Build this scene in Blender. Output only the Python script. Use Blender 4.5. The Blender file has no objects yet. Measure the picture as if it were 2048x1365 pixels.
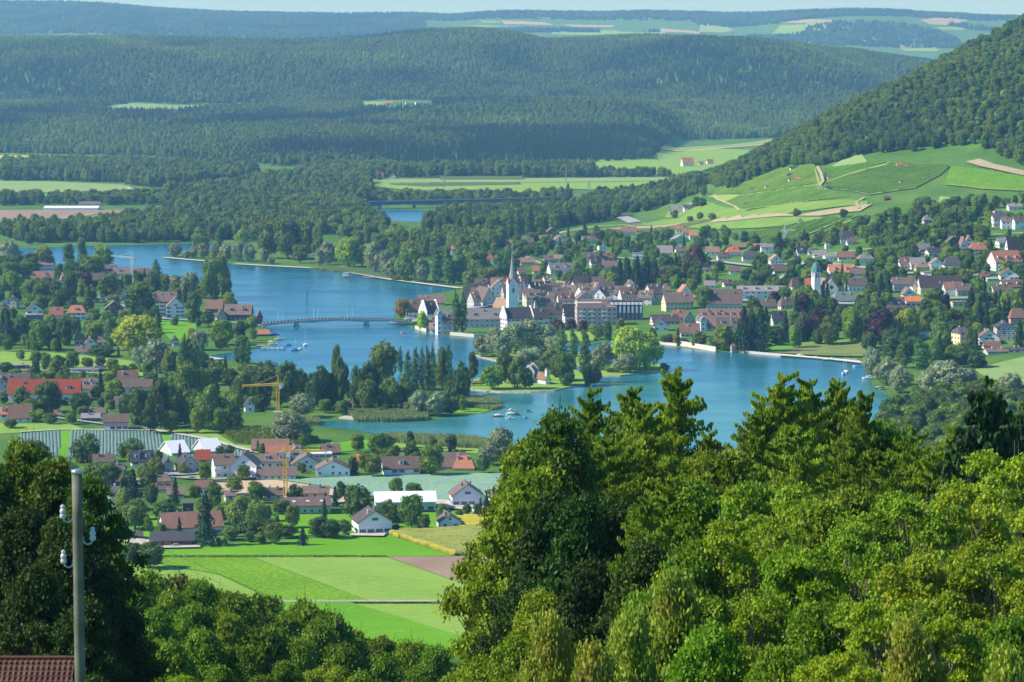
import bpy, bmesh, math, random
import numpy as np
from mathutils import Vector, Matrix
R=math.radians
random.seed(7); rng=np.random.default_rng(7)
sc=bpy.context.scene
col=sc.collection
# ---------------------------------------------------------------- camera, sky, sun, exposure
FPX=5700.0; CX,CY=1024.0,682.5; CAMZ=195.0
PITCH=math.atan((CY-100.0)/FPX)
cam_d=bpy.data.cameras.new('camera'); cam=bpy.data.objects.new('camera',cam_d); col.objects.link(cam)
cam_d.sensor_width=36.0; cam_d.lens=36.0*FPX/2048.0
cam_d.clip_start=0.5; cam_d.clip_end=60000
cam.location=(0,0,CAMZ); cam.rotation_euler=(math.pi/2-PITCH,0,0)
cam_d.dof.use_dof=True; cam_d.dof.focus_distance=1600; cam_d.dof.aperture_fstop=5.0
sc.camera=cam
SUN_EL=R(39); SUN_AZ=R(-7)            # light comes from the left, a little from ahead
sdir=Vector((-math.cos(SUN_EL)*math.cos(SUN_AZ), math.cos(SUN_EL)*math.sin(SUN_AZ), math.sin(SUN_EL)))
w=bpy.data.worlds.new('World'); sc.world=w; w.use_nodes=True
nt=w.node_tree; bg=nt.nodes['Background']
sky=nt.nodes.new('ShaderNodeTexSky'); sky.sky_type='NISHITA'; sky.sun_disc=False
sky.sun_elevation=SUN_EL; sky.sun_rotation=math.atan2(sdir.x,sdir.y)
sky.altitude=400; sky.air_density=1.3; sky.dust_density=0.0; sky.ozone_density=3.0
tint=nt.nodes.new('ShaderNodeMix'); tint.data_type='RGBA'; tint.blend_type='MULTIPLY'; tint.inputs[0].default_value=1.0; tint.inputs[7].default_value=(0.35,0.62,1.02,1)
nt.links.new(sky.outputs[0],tint.inputs[6]); nt.links.new(tint.outputs[2],bg.inputs[0]); bg.inputs[1].default_value=0.125
sd=bpy.data.lights.new('sun','SUN'); so=bpy.data.objects.new('sun',sd); col.objects.link(so)
sd.energy=5.0; sd.angle=R(0.5); sd.color=(1.0,0.93,0.80)
so.rotation_euler=sdir.to_track_quat('Z','Y').to_euler(); so.location=(-300,200,600)
sc.view_settings.view_transform='Standard'; sc.view_settings.look='None'
sc.view_settings.exposure=0.46; sc.view_settings.gamma=1.0
cy=sc.cycles; cy.max_bounces=6; cy.diffuse_bounces=2; cy.glossy_bounces=2; cy.transmission_bounces=2
cy.transparent_max_bounces=4; cy.volume_bounces=1; cy.use_denoising=True
cy.caustics_reflective=False; cy.caustics_refractive=False

# ---------------------------------------------------------------- helpers
def slope(py): return math.tan(math.atan((CY-py)/FPX)-PITCH)
def zrow(py,y): return CAMZ+y*slope(py)
def proj(x,y,z):
    dz=z-CAMZ; f=y*math.cos(PITCH)-dz*math.sin(PITCH); u=y*math.sin(PITCH)+dz*math.cos(PITCH)
    return CX+FPX*x/f, CY-FPX*u/f
def raydir(px,py):
    a=(px-CX)/FPX; b=(CY-py)/FPX
    return np.array([a, math.cos(PITCH)+b*math.sin(PITCH), -math.sin(PITCH)+b*math.cos(PITCH)])
def lin(*c): return tuple(c)
def tag(o,label=None,cat=None,group=None,kind=None):
    if label: o['label']=label
    if cat: o['category']=cat
    if group: o['group']=group
    if kind: o['kind']=kind
    return o
def mesh_np(name,V,Fq,mats=(),mi=None,smooth=False,tris=None):
    """V (n,3); Fq (m,4) quads, tris (k,3)"""
    me=bpy.data.meshes.new(name)
    V=np.asarray(V,dtype=np.float32)
    loops=[];starts=[];tot=[]
    n4=0 if Fq is None else len(Fq); n3=0 if tris is None else len(tris)
    ls=[]
    if n4: ls.append(np.asarray(Fq,dtype=np.int32).ravel())
    if n3: ls.append(np.asarray(tris,dtype=np.int32).ravel())
    L=np.concatenate(ls)
    st=np.concatenate([np.arange(n4)*4, n4*4+np.arange(n3)*3]).astype(np.int32)
    me.vertices.add(len(V)); me.vertices.foreach_set('co',V.ravel())
    me.loops.add(len(L)); me.loops.foreach_set('vertex_index',L)
    me.polygons.add(len(st)); me.polygons.foreach_set('loop_start',st)
    for m in mats: me.materials.append(m)
    if mi is not None: me.polygons.foreach_set('material_index',np.asarray(mi,dtype=np.int32))
    if smooth: me.polygons.foreach_set('use_smooth',np.ones(len(st),dtype=bool))
    me.update(calc_edges=True); me.validate()
    return me
def new_obj(name,me,parent=None,loc=None):
    o=bpy.data.objects.new(name,me); col.objects.link(o)
    if parent is not None: o.parent=parent
    if loc is not None: o.location=loc
    return o
def empty(name,loc,rz=0.0):
    o=bpy.data.objects.new(name,None); col.objects.link(o); o.location=loc; o.rotation_euler=(0,0,rz); o.empty_display_size=1
    return o
class MB:
    """small mesh builder with polygons and material slots"""
    def __init__(s): s.v=[]; s.f=[]; s.m=[]
    def poly(s,pts,m=0):
        b=len(s.v); s.v+= [tuple(p) for p in pts]; s.f.append(tuple(range(b,b+len(pts)))); s.m.append(m)
    def box(s,x0,x1,y0,y1,z0,z1,m=0):
        b=len(s.v)
        s.v+=[(x0,y0,z0),(x1,y0,z0),(x1,y1,z0),(x0,y1,z0),(x0,y0,z1),(x1,y0,z1),(x1,y1,z1),(x0,y1,z1)]
        for q in ((0,3,2,1),(4,5,6,7),(0,1,5,4),(1,2,6,5),(2,3,7,6),(3,0,4,7)):
            s.f.append(tuple(b+i for i in q)); s.m.append(m)
    def prism(s,pts,z0,z1,m=0,bottom=True):
        n=len(pts); b=len(s.v)
        s.v+=[(p[0],p[1],z0) for p in pts]+[(p[0],p[1],z1) for p in pts]
        s.f.append(tuple(b+n+i for i in range(n))); s.m.append(m)
        if bottom: s.f.append(tuple(b+n-1-i for i in range(n))); s.m.append(m)
        for i in range(n):
            j=(i+1)%n; s.f.append((b+i,b+j,b+n+j,b+n+i)); s.m.append(m)
    def bar(s,a,c,r,n=6,m=0,r2=None):
        a=Vector(a); c=Vector(c); d=(c-a)
        if d.length<1e-6: return
        r2=r if r2 is None else r2
        q=d.to_track_quat('Z','Y'); b=len(s.v)
        for k in range(n):
            an=2*math.pi*k/n; o=q@Vector((math.cos(an),math.sin(an),0)); s.v.append(tuple(a+o*r))
        for k in range(n):
            an=2*math.pi*k/n; o=q@Vector((math.cos(an),math.sin(an),0)); s.v.append(tuple(c+o*r2))
        for k in range(n):
            j=(k+1)%n; s.f.append((b+k,b+j,b+n+j,b+n+k)); s.m.append(m)
        s.f.append(tuple(b+n-1-k for k in range(n))); s.m.append(m)
        s.f.append(tuple(b+n+k for k in range(n))); s.m.append(m)
    def lathe(s,prof,n=12,m=0,cx=0,cy=0):
        b=len(s.v)
        for (r,z) in prof:
            for k in range(n):
                a=2*math.pi*k/n; s.v.append((cx+r*math.cos(a),cy+r*math.sin(a),z))
        for i in range(len(prof)-1):
            for k in range(n):
                j=(k+1)%n; s.f.append((b+i*n+k,b+i*n+j,b+(i+1)*n+j,b+(i+1)*n+k)); s.m.append(m)
        s.f.append(tuple(b+n-1-k for k in range(n))); s.m.append(m)
        s.f.append(tuple(b+(len(prof)-1)*n+k for k in range(n))); s.m.append(m)
    def mesh(s,name,mats,smooth=False):
        me=bpy.data.meshes.new(name); me.from_pydata(s.v,[],s.f)
        for m in mats: me.materials.append(m)
        me.polygons.foreach_set('material_index',s.m)
        if smooth: me.polygons.foreach_set('use_smooth',[True]*len(s.f))
        me.update(); return me
    def build(s,name,mats,parent=None,loc=None,smooth=False):
        return new_obj(name,s.mesh(name,mats,smooth),parent,loc)

# ---------------------------------------------------------------- materials
MAT={}
def base_mat(name,rgb,rough=0.8,spec=0.3,metal=0.0):
    m=bpy.data.materials.new(name); m.use_nodes=True; b=m.node_tree.nodes['Principled BSDF']
    b.inputs['Base Color'].default_value=(*rgb,1); b.inputs['Roughness'].default_value=rough
    b.inputs['Specular IOR Level'].default_value=spec; b.inputs['Metallic'].default_value=metal
    return m,m.node_tree,b
def ramp(nt,stops,src):
    r=nt.nodes.new('ShaderNodeValToRGB'); nt.links.new(src,r.inputs[0])
    e=r.color_ramp.elements
    while len(e)<len(stops): e.new(0.5)
    for i,(p,c) in enumerate(stops): e[i].position=p; e[i].color=(*c,1)
    return r.outputs[0]
def geo_pos(nt,scale=(1,1,1),rot=0.0):
    g=nt.nodes.new('ShaderNodeNewGeometry'); mp=nt.nodes.new('ShaderNodeMapping')
    mp.inputs['Scale'].default_value=scale; mp.inputs['Rotation'].default_value=(0,0,rot)
    nt.links.new(g.outputs['Position'],mp.inputs[0]); return mp.outputs[0]
def obj_pos(nt,scale=(1,1,1)):
    g=nt.nodes.new('ShaderNodeTexCoord'); mp=nt.nodes.new('ShaderNodeMapping'); mp.inputs['Scale'].default_value=scale
    nt.links.new(g.outputs['Object'],mp.inputs[0]); return mp.outputs[0]
def noise(nt,vec,scale,detail=3,rough=0.6):
    n=nt.nodes.new('ShaderNodeTexNoise'); n.inputs['Scale'].default_value=scale; n.inputs['Detail'].default_value=detail
    n.inputs['Roughness'].default_value=rough; nt.links.new(vec,n.inputs['Vector']); return n.outputs['Fac']
def mix(nt,a,b,fac,mode='MIX'):
    m=nt.nodes.new('ShaderNodeMix'); m.data_type='RGBA'; m.blend_type=mode
    for sock,val in ((6,a),(7,b)):
        if isinstance(val,tuple): m.inputs[sock].default_value=(*val,1)
        else: nt.links.new(val,m.inputs[sock])
    if isinstance(fac,(int,float)): m.inputs[0].default_value=fac
    else: nt.links.new(fac,m.inputs[0])
    return m.outputs[2]
def dirty(name,a,b,scale=0.4,rough=0.85,spec=0.25,detail=4,rnd=0.0,mottle=None):
    """wall / roof / ground paint: two tones of the same thing mixed by noise, small per-object shift"""
    if name in MAT: return MAT[name]
    m,nt,bs=base_mat(name,a,rough,spec)
    v=obj_pos(nt); f=noise(nt,v,scale,detail)
    c=ramp(nt,[(0.3,a),(0.7,b)],f)
    if rnd>0:
        oi=nt.nodes.new('ShaderNodeObjectInfo')
        hs=nt.nodes.new('ShaderNodeHueSaturation')
        mr=nt.nodes.new('ShaderNodeMapRange'); mr.inputs[3].default_value=1-rnd; mr.inputs[4].default_value=1+rnd
        nt.links.new(oi.outputs['Random'],mr.inputs[0]); nt.links.new(mr.outputs[0],hs.inputs['Value']); nt.links.new(c,hs.inputs['Color']); c=hs.outputs[0]
    nt.links.new(c,bs.inputs['Base Color']); MAT[name]=m; return m
def roofmat(name,a,b,c2):
    """pantile roof: courses run level (bump), tone patches from weathering"""
    if name in MAT: return MAT[name]
    m,nt,bs=base_mat(name,a,0.82,0.2)
    v=obj_pos(nt); f=noise(nt,v,0.5,5,0.7); f2=noise(nt,v,4.0,2)
    c=ramp(nt,[(0.3,a),(0.55,b),(0.8,c2)],f)
    oi=nt.nodes.new('ShaderNodeObjectInfo'); hs=nt.nodes.new('ShaderNodeHueSaturation')
    mr=nt.nodes.new('ShaderNodeMapRange'); mr.inputs[3].default_value=0.78; mr.inputs[4].default_value=1.25
    nt.links.new(oi.outputs['Random'],mr.inputs[0]); nt.links.new(mr.outputs[0],hs.inputs['Value']); nt.links.new(c,hs.inputs['Color'])
    c=mix(nt,hs.outputs[0],(0.03,0.025,0.02),ramp(nt,[(0.35,(0,0,0)),(0.75,(0.45,0.45,0.45))],f2))
    wv=nt.nodes.new('ShaderNodeTexWave'); wv.bands_direction='Z'; wv.inputs['Scale'].default_value=1.6; nt.links.new(v,wv.inputs['Vector'])
    bp=nt.nodes.new('ShaderNodeBump'); bp.inputs['Strength'].default_value=0.35; bp.inputs['Distance'].default_value=0.15
    nt.links.new(wv.outputs['Fac'],bp.inputs['Height']); nt.links.new(bp.outputs[0],bs.inputs['Normal'])
    nt.links.new(c,bs.inputs['Base Color']); MAT[name]=m; return m
def leafmat(name,a,b,trans=0.30,scale=0.35,rnd=0.25,hue=0.02,yellow=None,rough=0.6):
    if name in MAT: return MAT[name]
    m=bpy.data.materials.new(name); m.use_nodes=True; nt=m.node_tree; bs=nt.nodes['Principled BSDF']; out=nt.nodes['Material Output']
    v=obj_pos(nt); f=noise(nt,v,scale,2); gi=nt.nodes.new('ShaderNodeNewGeometry')
    c=ramp(nt,[(0.32,a),(0.68,b)],f)
    if yellow: c=mix(nt,c,yellow,ramp(nt,[(0.56,(0,0,0)),(0.66,(1,1,1))],noise(nt,v,scale*1.7,2)))
    # each leaf clump its own tone
    hs0=nt.nodes.new('ShaderNodeHueSaturation'); mr0=nt.nodes.new('ShaderNodeMapRange'); mr0.inputs[3].default_value=0.72; mr0.inputs[4].default_value=1.35
    nt.links.new(gi.outputs['Random Per Island'],mr0.inputs[0]); nt.links.new(mr0.outputs[0],hs0.inputs['Value']); nt.links.new(c,hs0.inputs['Color'])
    oi=nt.nodes.new('ShaderNodeObjectInfo')
    hs=nt.nodes.new('ShaderNodeHueSaturation')
    mr=nt.nodes.new('ShaderNodeMapRange'); mr.inputs[3].default_value=1-rnd; mr.inputs[4].default_value=1+rnd
    mh=nt.nodes.new('ShaderNodeMapRange'); mh.inputs[3].default_value=0.5-hue; mh.inputs[4].default_value=0.5+hue
    ml=nt.nodes.new('ShaderNodeMath'); ml.operation='FRACT'; mm=nt.nodes.new('ShaderNodeMath'); mm.operation='MULTIPLY'; mm.inputs[1].default_value=7.31
    nt.links.new(oi.outputs['Random'],mr.inputs[0]); nt.links.new(oi.outputs['Random'],mm.inputs[0]); nt.links.new(mm.outputs[0],ml.inputs[0]); nt.links.new(ml.outputs[0],mh.inputs[0])
    nt.links.new(mr.outputs[0],hs.inputs['Value']); nt.links.new(mh.outputs[0],hs.inputs['Hue']); nt.links.new(hs0.outputs[0],hs.inputs['Color'])
    nt.links.new(hs.outputs[0],bs.inputs['Base Color']); bs.inputs['Roughness'].default_value=rough; bs.inputs['Specular IOR Level'].default_value=0.25
    tr=nt.nodes.new('ShaderNodeBsdfTranslucent'); nt.links.new(mix(nt,hs.outputs[0],(1.6,1.5,0.4),0.5,'MULTIPLY'),tr.inputs[0])
    ms=nt.nodes.new('ShaderNodeMixShader'); ms.inputs[0].default_value=trans
    nt.links.new(bs.outputs[0],ms.inputs[1]); nt.links.new(tr.outputs[0],ms.inputs[2]); nt.links.new(ms.outputs[0],out.inputs[0])
    MAT[name]=m; return m
def plain(name,rgb,rough=0.6,spec=0.3,metal=0.0):
    if name not in MAT: MAT[name]=base_mat(name,rgb,rough,spec,metal)[0]
    return MAT[name]
# ---------------------------------------------------------------- terrain: profiles (distance, height) per picture column
NEAR=[(0,186),(30,180),(60,173),(120,157),(200,138),(300,110),(400,82),(500,56),(650,26),(800,6),(900,0)]
def ridge(rows,D,tree): return [(p,zrow(r+tree*FPX/D,D)) for p,r in rows]
silB=[(-600,78),(0,68),(300,66),(600,73),(740,68),(830,53),(960,50),(1050,58),(1062,68),(1075,73),(1200,66),(1300,62),(1450,74),(1600,84),(1700,92),(1830,112),(1950,128),(2048,150),(2600,200)]
silC=[(-600,-8),(0,1),(150,2),(230,6),(300,13),(450,22),(680,27),(830,25),(885,27),(910,31),(950,23),(1050,21),(1200,23),(1300,20),(1400,23),(1480,26),(1600,20),(1700,17),(1780,18),(1850,24),(1900,25),(1950,30),(2048,32),(2600,30)]
def ip(tab,p): return float(np.interp(p,[a for a,_ in tab],[b for _,b in tab]))
baseB=[(-600,5400),(0,5345),(300,5200),(560,4740),(700,4850),(1000,4800),(1190,4900),(1300,5050),(1318,5300),(1345,6000),(1540,6100),(2600,6300)]
HILL={ -600:[],0:[],400:[],800:[],1100:[(2200,0),(4400,0)],
 1250:[(2200,0),(3000,4),(3600,4),(4400,0)],
 1340:[(2000,0),(2400,5),(3000,10),(3400,16),(3650,18),(4300,0)],
 1480:[(1900,0),(2300,10),(2700,25),(2900,32),(3150,50),(3350,56),(4000,10),(4600,0)],
 1600:[(1900,0),(2000,6),(2300,18),(2600,36),(2800,52),(3000,70),(3200,84),(3480,90),(4300,0)],
 1700:[(1850,0),(1950,8),(2250,24),(2500,42),(2700,58),(2950,80),(3200,104),(3500,120),(4300,0)],
 1800:[(1800,0),(1950,12),(2200,26),(2450,46),(2700,66),(2900,84),(3200,120),(3550,150),(4400,20),(5000,0)],
 1912:[(1750,0),(1950,14),(2150,28),(2350,44),(2600,66),(2830,84),(3100,125),(3600,191),(4500,50),(5500,0)],
 2048:[(1700,0),(1950,16),(2150,30),(2300,42),(2500,62),(2700,78),(3000,128),(3600,234),(4500,100),(6000,0)],
 2600:[(1700,0),(1950,20),(2150,45),(2700,120),(3600,360),(5000,200),(6200,60)]}
NC,NR=150,520
pc=np.linspace(-560,2600,NC); ly=np.linspace(math.log(12),math.log(24000),NR); yy=np.exp(ly)
hk=sorted(HILL)
Zg=np.zeros((NR,NC))
hillprof={k:np.interp(yy,*(zip(*HILL[k]) if HILL[k] else ((0,1),(0,0)))) for k in hk}
nearp=np.interp(yy,*zip(*NEAR))
for i,p in enumerate(pc):
    j=max(0,min(len(hk)-2,np.searchsorted(hk,p)-1)); a,b=hk[j],hk[j+1]; t=min(1,max(0,(p-a)/(b-a)))
    hp=hillprof[a]*(1-t)+hillprof[b]*t
    b0=ip(baseB,p); rB=zrow(ip(silB,p)+17*FPX/8200,8200)
    rC=zrow(ip(silC,p)+8*FPX/15500,15500)
    if p<1330: prof=[(b0,0),(b0+350,22),(5900,50),(6600,66),(6900,74),(7500,0.62*rB+18),(8200,rB),(8700,rB-15),(9800,100),(11000,80),(12500,150),(14000,0.7*rC),(15500,rC),(17500,rC-40),(24000,rC-150)]
    else: prof=[(b0,0),(b0+250,14),(7000,0.5*rB),(7500,0.72*rB+10),(8200,rB),(8700,rB-15),(9800,100),(11000,95),(12500,170),(14000,0.72*rC),(15500,rC),(17500,rC-40),(24000,rC-150)]
    fb=np.interp(yy,*zip(*prof)); fb[yy<b0]=0
    Zg[:,i]=nearp+np.maximum(hp,fb)
# folds in the far hills so they do not read as a ramp
U=(pc[None,:]-CX)/FPX
Xg=U*yy[:,None]; Yg=np.repeat(yy[:,None],NC,1)
def vnoise(x,y,s,seed):
    r=np.random.default_rng(seed); T=r.random((64,64))
    fx=x/s; fy=y/s; ix=np.floor(fx).astype(int); iy=np.floor(fy).astype(int); tx=fx-ix; ty=fy-iy; tx=tx*tx*(3-2*tx); ty=ty*ty*(3-2*ty)
    g=lambda a,b:T[a%64,b%64]
    return (g(ix,iy)*(1-tx)+g(ix+1,iy)*tx)*(1-ty)+(g(ix,iy+1)*(1-tx)+g(ix+1,iy+1)*tx)*ty-0.5
bump=vnoise(Xg,Yg,620,1)*130+vnoise(Xg,Yg,240,2)*38
wB=np.clip((Yg-5500)/900,0,1)*np.clip((8050-Yg)/300,0,1); wB=wB*(1-0.75*np.exp(-((Yg-6600)/350)**2))
wR=np.clip((Zg-70)/60,0,1)*np.clip((Yg-2850)/200,0,1)*np.clip((3500-Yg)/100,0,1)
wC=np.clip((Yg-11500)/1500,0,1)*np.clip((15300-Yg)/500,0,1)
Zg=Zg+bump*(wB*0.9+wR*0.45)+ (vnoise(Xg,Yg,900,3)*90)*wC
for _ in range(2):
    Zs=Zg.copy(); Zs[1:-1]=(Zg[:-2]+2*Zg[1:-1]+Zg[2:])/4; Zg=Zs
    Zs=Zg.copy(); Zs[:,1:-1]=(Zg[:,:-2]+2*Zg[:,1:-1]+Zg[:,2:])/4; Zg=Zs
Zg[Zg<0.02]=0
dly=ly[1]-ly[0]; dpc=pc[1]-pc[0]
def th(x,y):
    x=np.asarray(x,float); y=np.maximum(np.asarray(y,float),12.5)
    fi=np.clip((np.log(y)-ly[0])/dly,0,NR-1.001); fj=np.clip((CX+FPX*x/y-pc[0])/dpc,0,NC-1.001)
    i=fi.astype(int); j=fj.astype(int); a=fi-i; b=fj-j
    return Zg[i,j]*(1-a)*(1-b)+Zg[i+1,j]*a*(1-b)+Zg[i,j+1]*(1-a)*b+Zg[i+1,j+1]*a*b
def hit(px,py,ymin=900.0,zoff=0.0):
    """point where the line of sight through a picture point meets the ground"""
    d=raydir(px,py); d=d/d[1]
    ys=np.exp(np.linspace(math.log(ymin),math.log(23000),1500))
    zz=CAMZ+d[2]*ys; g=th(d[0]*ys,ys)+zoff
    k=np.argmax(zz<=g)
    if zz[k]>g[k]: k=len(ys)-1
    if k==0: y=ys[0]
    else:
        lo,hi=ys[k-1],ys[k]
        for _ in range(30):
            mid=(lo+hi)/2
            if CAMZ+d[2]*mid<=float(th(d[0]*mid,mid))+zoff: hi=mid
            else: lo=mid
        y=hi
    x=d[0]*y
    return float(x),float(y),float(th(x,y))
# ground mesh
m,nt2,bs=base_mat('ground_grass',(0.06,0.14,0.02),0.95,0.1)
v=geo_pos(nt2); f=noise(nt2,v,0.02,5,0.6); f2=noise(nt2,v,0.6,2)
c=ramp(nt2,[(0.3,(0.06,0.15,0.018)),(0.5,(0.09,0.21,0.025)),(0.7,(0.15,0.25,0.04))],f)
c=mix(nt2,c,(0.03,0.06,0.015),ramp(nt2,[(0.4,(0,0,0)),(0.7,(0.5,0.5,0.5))],f2)); nt2.links.new(c,bs.inputs['Base Color'])
MAT['ground']=m
idx=np.arange(NR*NC).reshape(NR,NC)
Q=np.stack([idx[:-1,:-1],idx[:-1,1:],idx[1:,1:],idx[1:,:-1]],-1).reshape(-1,4)
V=np.stack([Xg,Yg,Zg],-1).reshape(-1,3)
g=new_obj('ground',mesh_np('ground',V,Q,[m],smooth=True)); tag(g,kind='structure')
# level lowest sheet reaching all round (behind the camera too)
mb=MB(); mb.poly([(-30000,-4000,-1.5),(30000,-4000,-1.5),(30000,24000,-1.5),(-30000,24000,-1.5)]); tag(mb.build('ground_plain',[m]),kind='structure')

# ---------------------------------------------------------------- drape a traced outline on the ground
def clip_poly(poly,x0,x1,y0,y1):
    def cl(P,ins,inter):
        out=[]
        for i in range(len(P)):
            a=P[i-1]; b=P[i]
            ia,ib=ins(a),ins(b)
            if ib:
                if not ia: out.append(inter(a,b))
                out.append(b)
            elif ia: out.append(inter(a,b))
        return out
    def ix(X): return lambda a,b:(X,a[1]+(b[1]-a[1])*(X-a[0])/(b[0]-a[0]))
    def iy(Y): return lambda a,b:(a[0]+(b[0]-a[0])*(Y-a[1])/(b[1]-a[1]),Y)
    P=poly
    for ins,it in ((lambda p:p[0]>=x0,ix(x0)),(lambda p:p[0]<=x1,ix(x1)),(lambda p:p[1]>=y0,iy(y0)),(lambda p:p[1]<=y1,iy(y1))):
        P=cl(P,ins,it)
        if len(P)<3: return []
    return P
def world_poly(pts,ymin=900): return [hit(px,py,ymin)[:2] for px,py in pts]
NDR=[0]
def drape(name,pts,mat,off=0.12,cell=None,world=False,kind='structure'):
    NDR[0]+=1; off+=0.006*NDR[0]
    P=pts if world else world_poly(pts)
    xs=[p[0] for p in P]; ys=[p[1] for p in P]
    zs=th(np.array(xs),np.array(ys))
    mb=MB()
    if cell is None: cell=None if float(np.max(zs))<0.05 else 25.0
    if cell is None: mb.poly([(p[0],p[1],off) for p in P])
    else:
        if cell<50: cell=12.0; off+=0.7
        X0,X1,Y0,Y1=min(xs),max(xs),min(ys),max(ys)
        nx=max(1,int((X1-X0)/cell)+1); ny=max(1,int((Y1-Y0)/cell)+1)
        for i in range(nx):
            for j in range(ny):
                q=clip_poly(P,X0+i*cell,X0+(i+1)*cell,Y0+j*cell,Y0+(j+1)*cell)
                if len(q)>=3: mb.poly([(a,b,float(th(a,b))+off) for a,b in q])
    o=mb.build(name,[mat])
    # make sure it faces up
    bm=bmesh.new(); bm.from_mesh(o.data)
    for fc in bm.faces:
        if fc.normal.z<0: fc.normal_flip()
    bm.to_mesh(o.data); bm.free()
    tag(o,kind=kind); return o
def ribbon(name,pts,width,mat,off=0.2,world=False,ymin=900,kind='structure'):
    P=pts if world else [hit(a,b,ymin)[:2] for a,b in pts]
    if max(float(th(q[0],q[1])) for q in P)>0.5: off+=0.9
    NDR[0]+=1; off+=0.006*NDR[0]+0.1
    dense=[]
    for a,b in zip(P[:-1],P[1:]):
        n=max(1,int(math.dist(a,b)/15))
        for k in range(n): dense.append((a[0]+(b[0]-a[0])*k/n,a[1]+(b[1]-a[1])*k/n))
    dense.append(P[-1]); mb=MB(); V=[]
    for i,p in enumerate(dense):
        a=dense[max(0,i-1)]; b=dense[min(len(dense)-1,i+1)]; dx,dy=b[0]-a[0],b[1]-a[1]; l=math.hypot(dx,dy) or 1
        nx,ny=-dy/l*width/2,dx/l*width/2
        V.append(((p[0]+nx,p[1]+ny),(p[0]-nx,p[1]-ny)))
    for (a,b),(c,d) in zip(V[:-1],V[1:]):
        mb.poly([(q[0],q[1],float(th(q[0],q[1]))+off) for q in (b,d,c,a)])
    o=mb.build(name,[mat]); 
    bm=bmesh.new(); bm.from_mesh(o.data)
    for fc in bm.faces:
        if fc.normal.z<0: fc.normal_flip()
    bm.to_mesh(o.data); bm.free(); tag(o,kind=kind); return o
def fieldmat(name,a,b,scale=0.05,fine=None,stripe=None):
    if name in MAT: return MAT[name]
    m,nt,bs=base_mat(name,a,0.95,0.08)
    v=geo_pos(nt); c=ramp(nt,[(0.35,a),(0.65,b)],noise(nt,v,scale,4))
    if fine: c=mix(nt,c,fine[0],ramp(nt,[(fine[2],(0,0,0)),(fine[2]+0.12,(fine[3],)*3)],noise(nt,v,fine[1],2,0.7)))
    if stripe:   # (colour, width m, angle, strength): tramlines or crop rows
        wv=nt.nodes.new('ShaderNodeTexWave'); wv.inputs['Scale'].default_value=0.314/stripe[1]*2; wv.inputs['Distortion'].default_value=0.6; wv.inputs['Detail'].default_value=1
        nt.links.new(geo_pos(nt,rot=stripe[2]),wv.inputs['Vector'])
        c=mix(nt,c,stripe[0],ramp(nt,[(0.55,(0,0,0)),(0.8,(stripe[3],)*3)],wv.outputs['Fac']))
    nt.links.new(c,bs.inputs['Base Color']); MAT[name]=m; return m
GB=fieldmat('mown_grass',(0.11,0.31,0.006),(0.15,0.36,0.012),0.03,((0.2,0.42,0.05),0.5,0.5,0.35))
GM=fieldmat('meadow',(0.16,0.32,0.02),(0.23,0.38,0.04),0.03,((0.26,0.40,0.10),0.25,0.5,0.5),((0.30,0.44,0.11),7,1.12,0.6))
GH=fieldmat('slope_meadow',(0.13,0.26,0.025),(0.20,0.32,0.05),0.03,((0.22,0.33,0.08),0.25,0.5,0.5))
GL=fieldmat('hay_meadow',(0.20,0.33,0.09),(0.26,0.38,0.12),0.02,((0.32,0.38,0.16),0.1,0.5,0.5))
GS=fieldmat('sugar_beet',(0.10,0.25,0.006),(0.15,0.31,0.010),0.02,((0.26,0.44,0.03),0.55,0.5,0.7))
GO=fieldmat('old_lawn',(0.15,0.22,0.05),(0.24,0.25,0.10),0.04,((0.12,0.22,0.04),0.3,0.5,0.4))
BR=fieldmat('ploughed_earth',(0.30,0.21,0.14),(0.36,0.27,0.18),0.05,((0.20,0.13,0.08),0.8,0.52,0.5),((0.24,0.17,0.11),4,0.5,0.25))
TN=fieldmat('stubble',(0.36,0.31,0.18),(0.42,0.36,0.21),0.02,((0.36,0.30,0.16),0.2,0.5,0.4))
YL=fieldmat('ripe_crop',(0.42,0.42,0.12),(0.50,0.47,0.14),0.02)
SND=fieldmat('building_sand',(0.50,0.38,0.22),(0.58,0.45,0.28),0.05)
CB=fieldmat('cabbage_soil',(0.13,0.20,0.145),(0.16,0.24,0.17),0.1)
CG=fieldmat('cabbage_pale',(0.22,0.38,0.27),(0.27,0.43,0.31),0.03,((0.06,0.15,0.07),0.8,0.52,0.7),((0.25,0.42,0.12),22,0.2,0.35))
VN=fieldmat('vine_ground',(0.22,0.32,0.06),(0.28,0.36,0.09),0.03)
PATH=fieldmat('gravel',(0.46,0.42,0.33),(0.56,0.51,0.42),0.3)
ASP=fieldmat('asphalt',(0.30,0.30,0.30),(0.36,0.36,0.35),0.3)
SANDB=fieldmat('shore_gravel',(0.50,0.46,0.36),(0.60,0.56,0.46),0.2)

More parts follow.
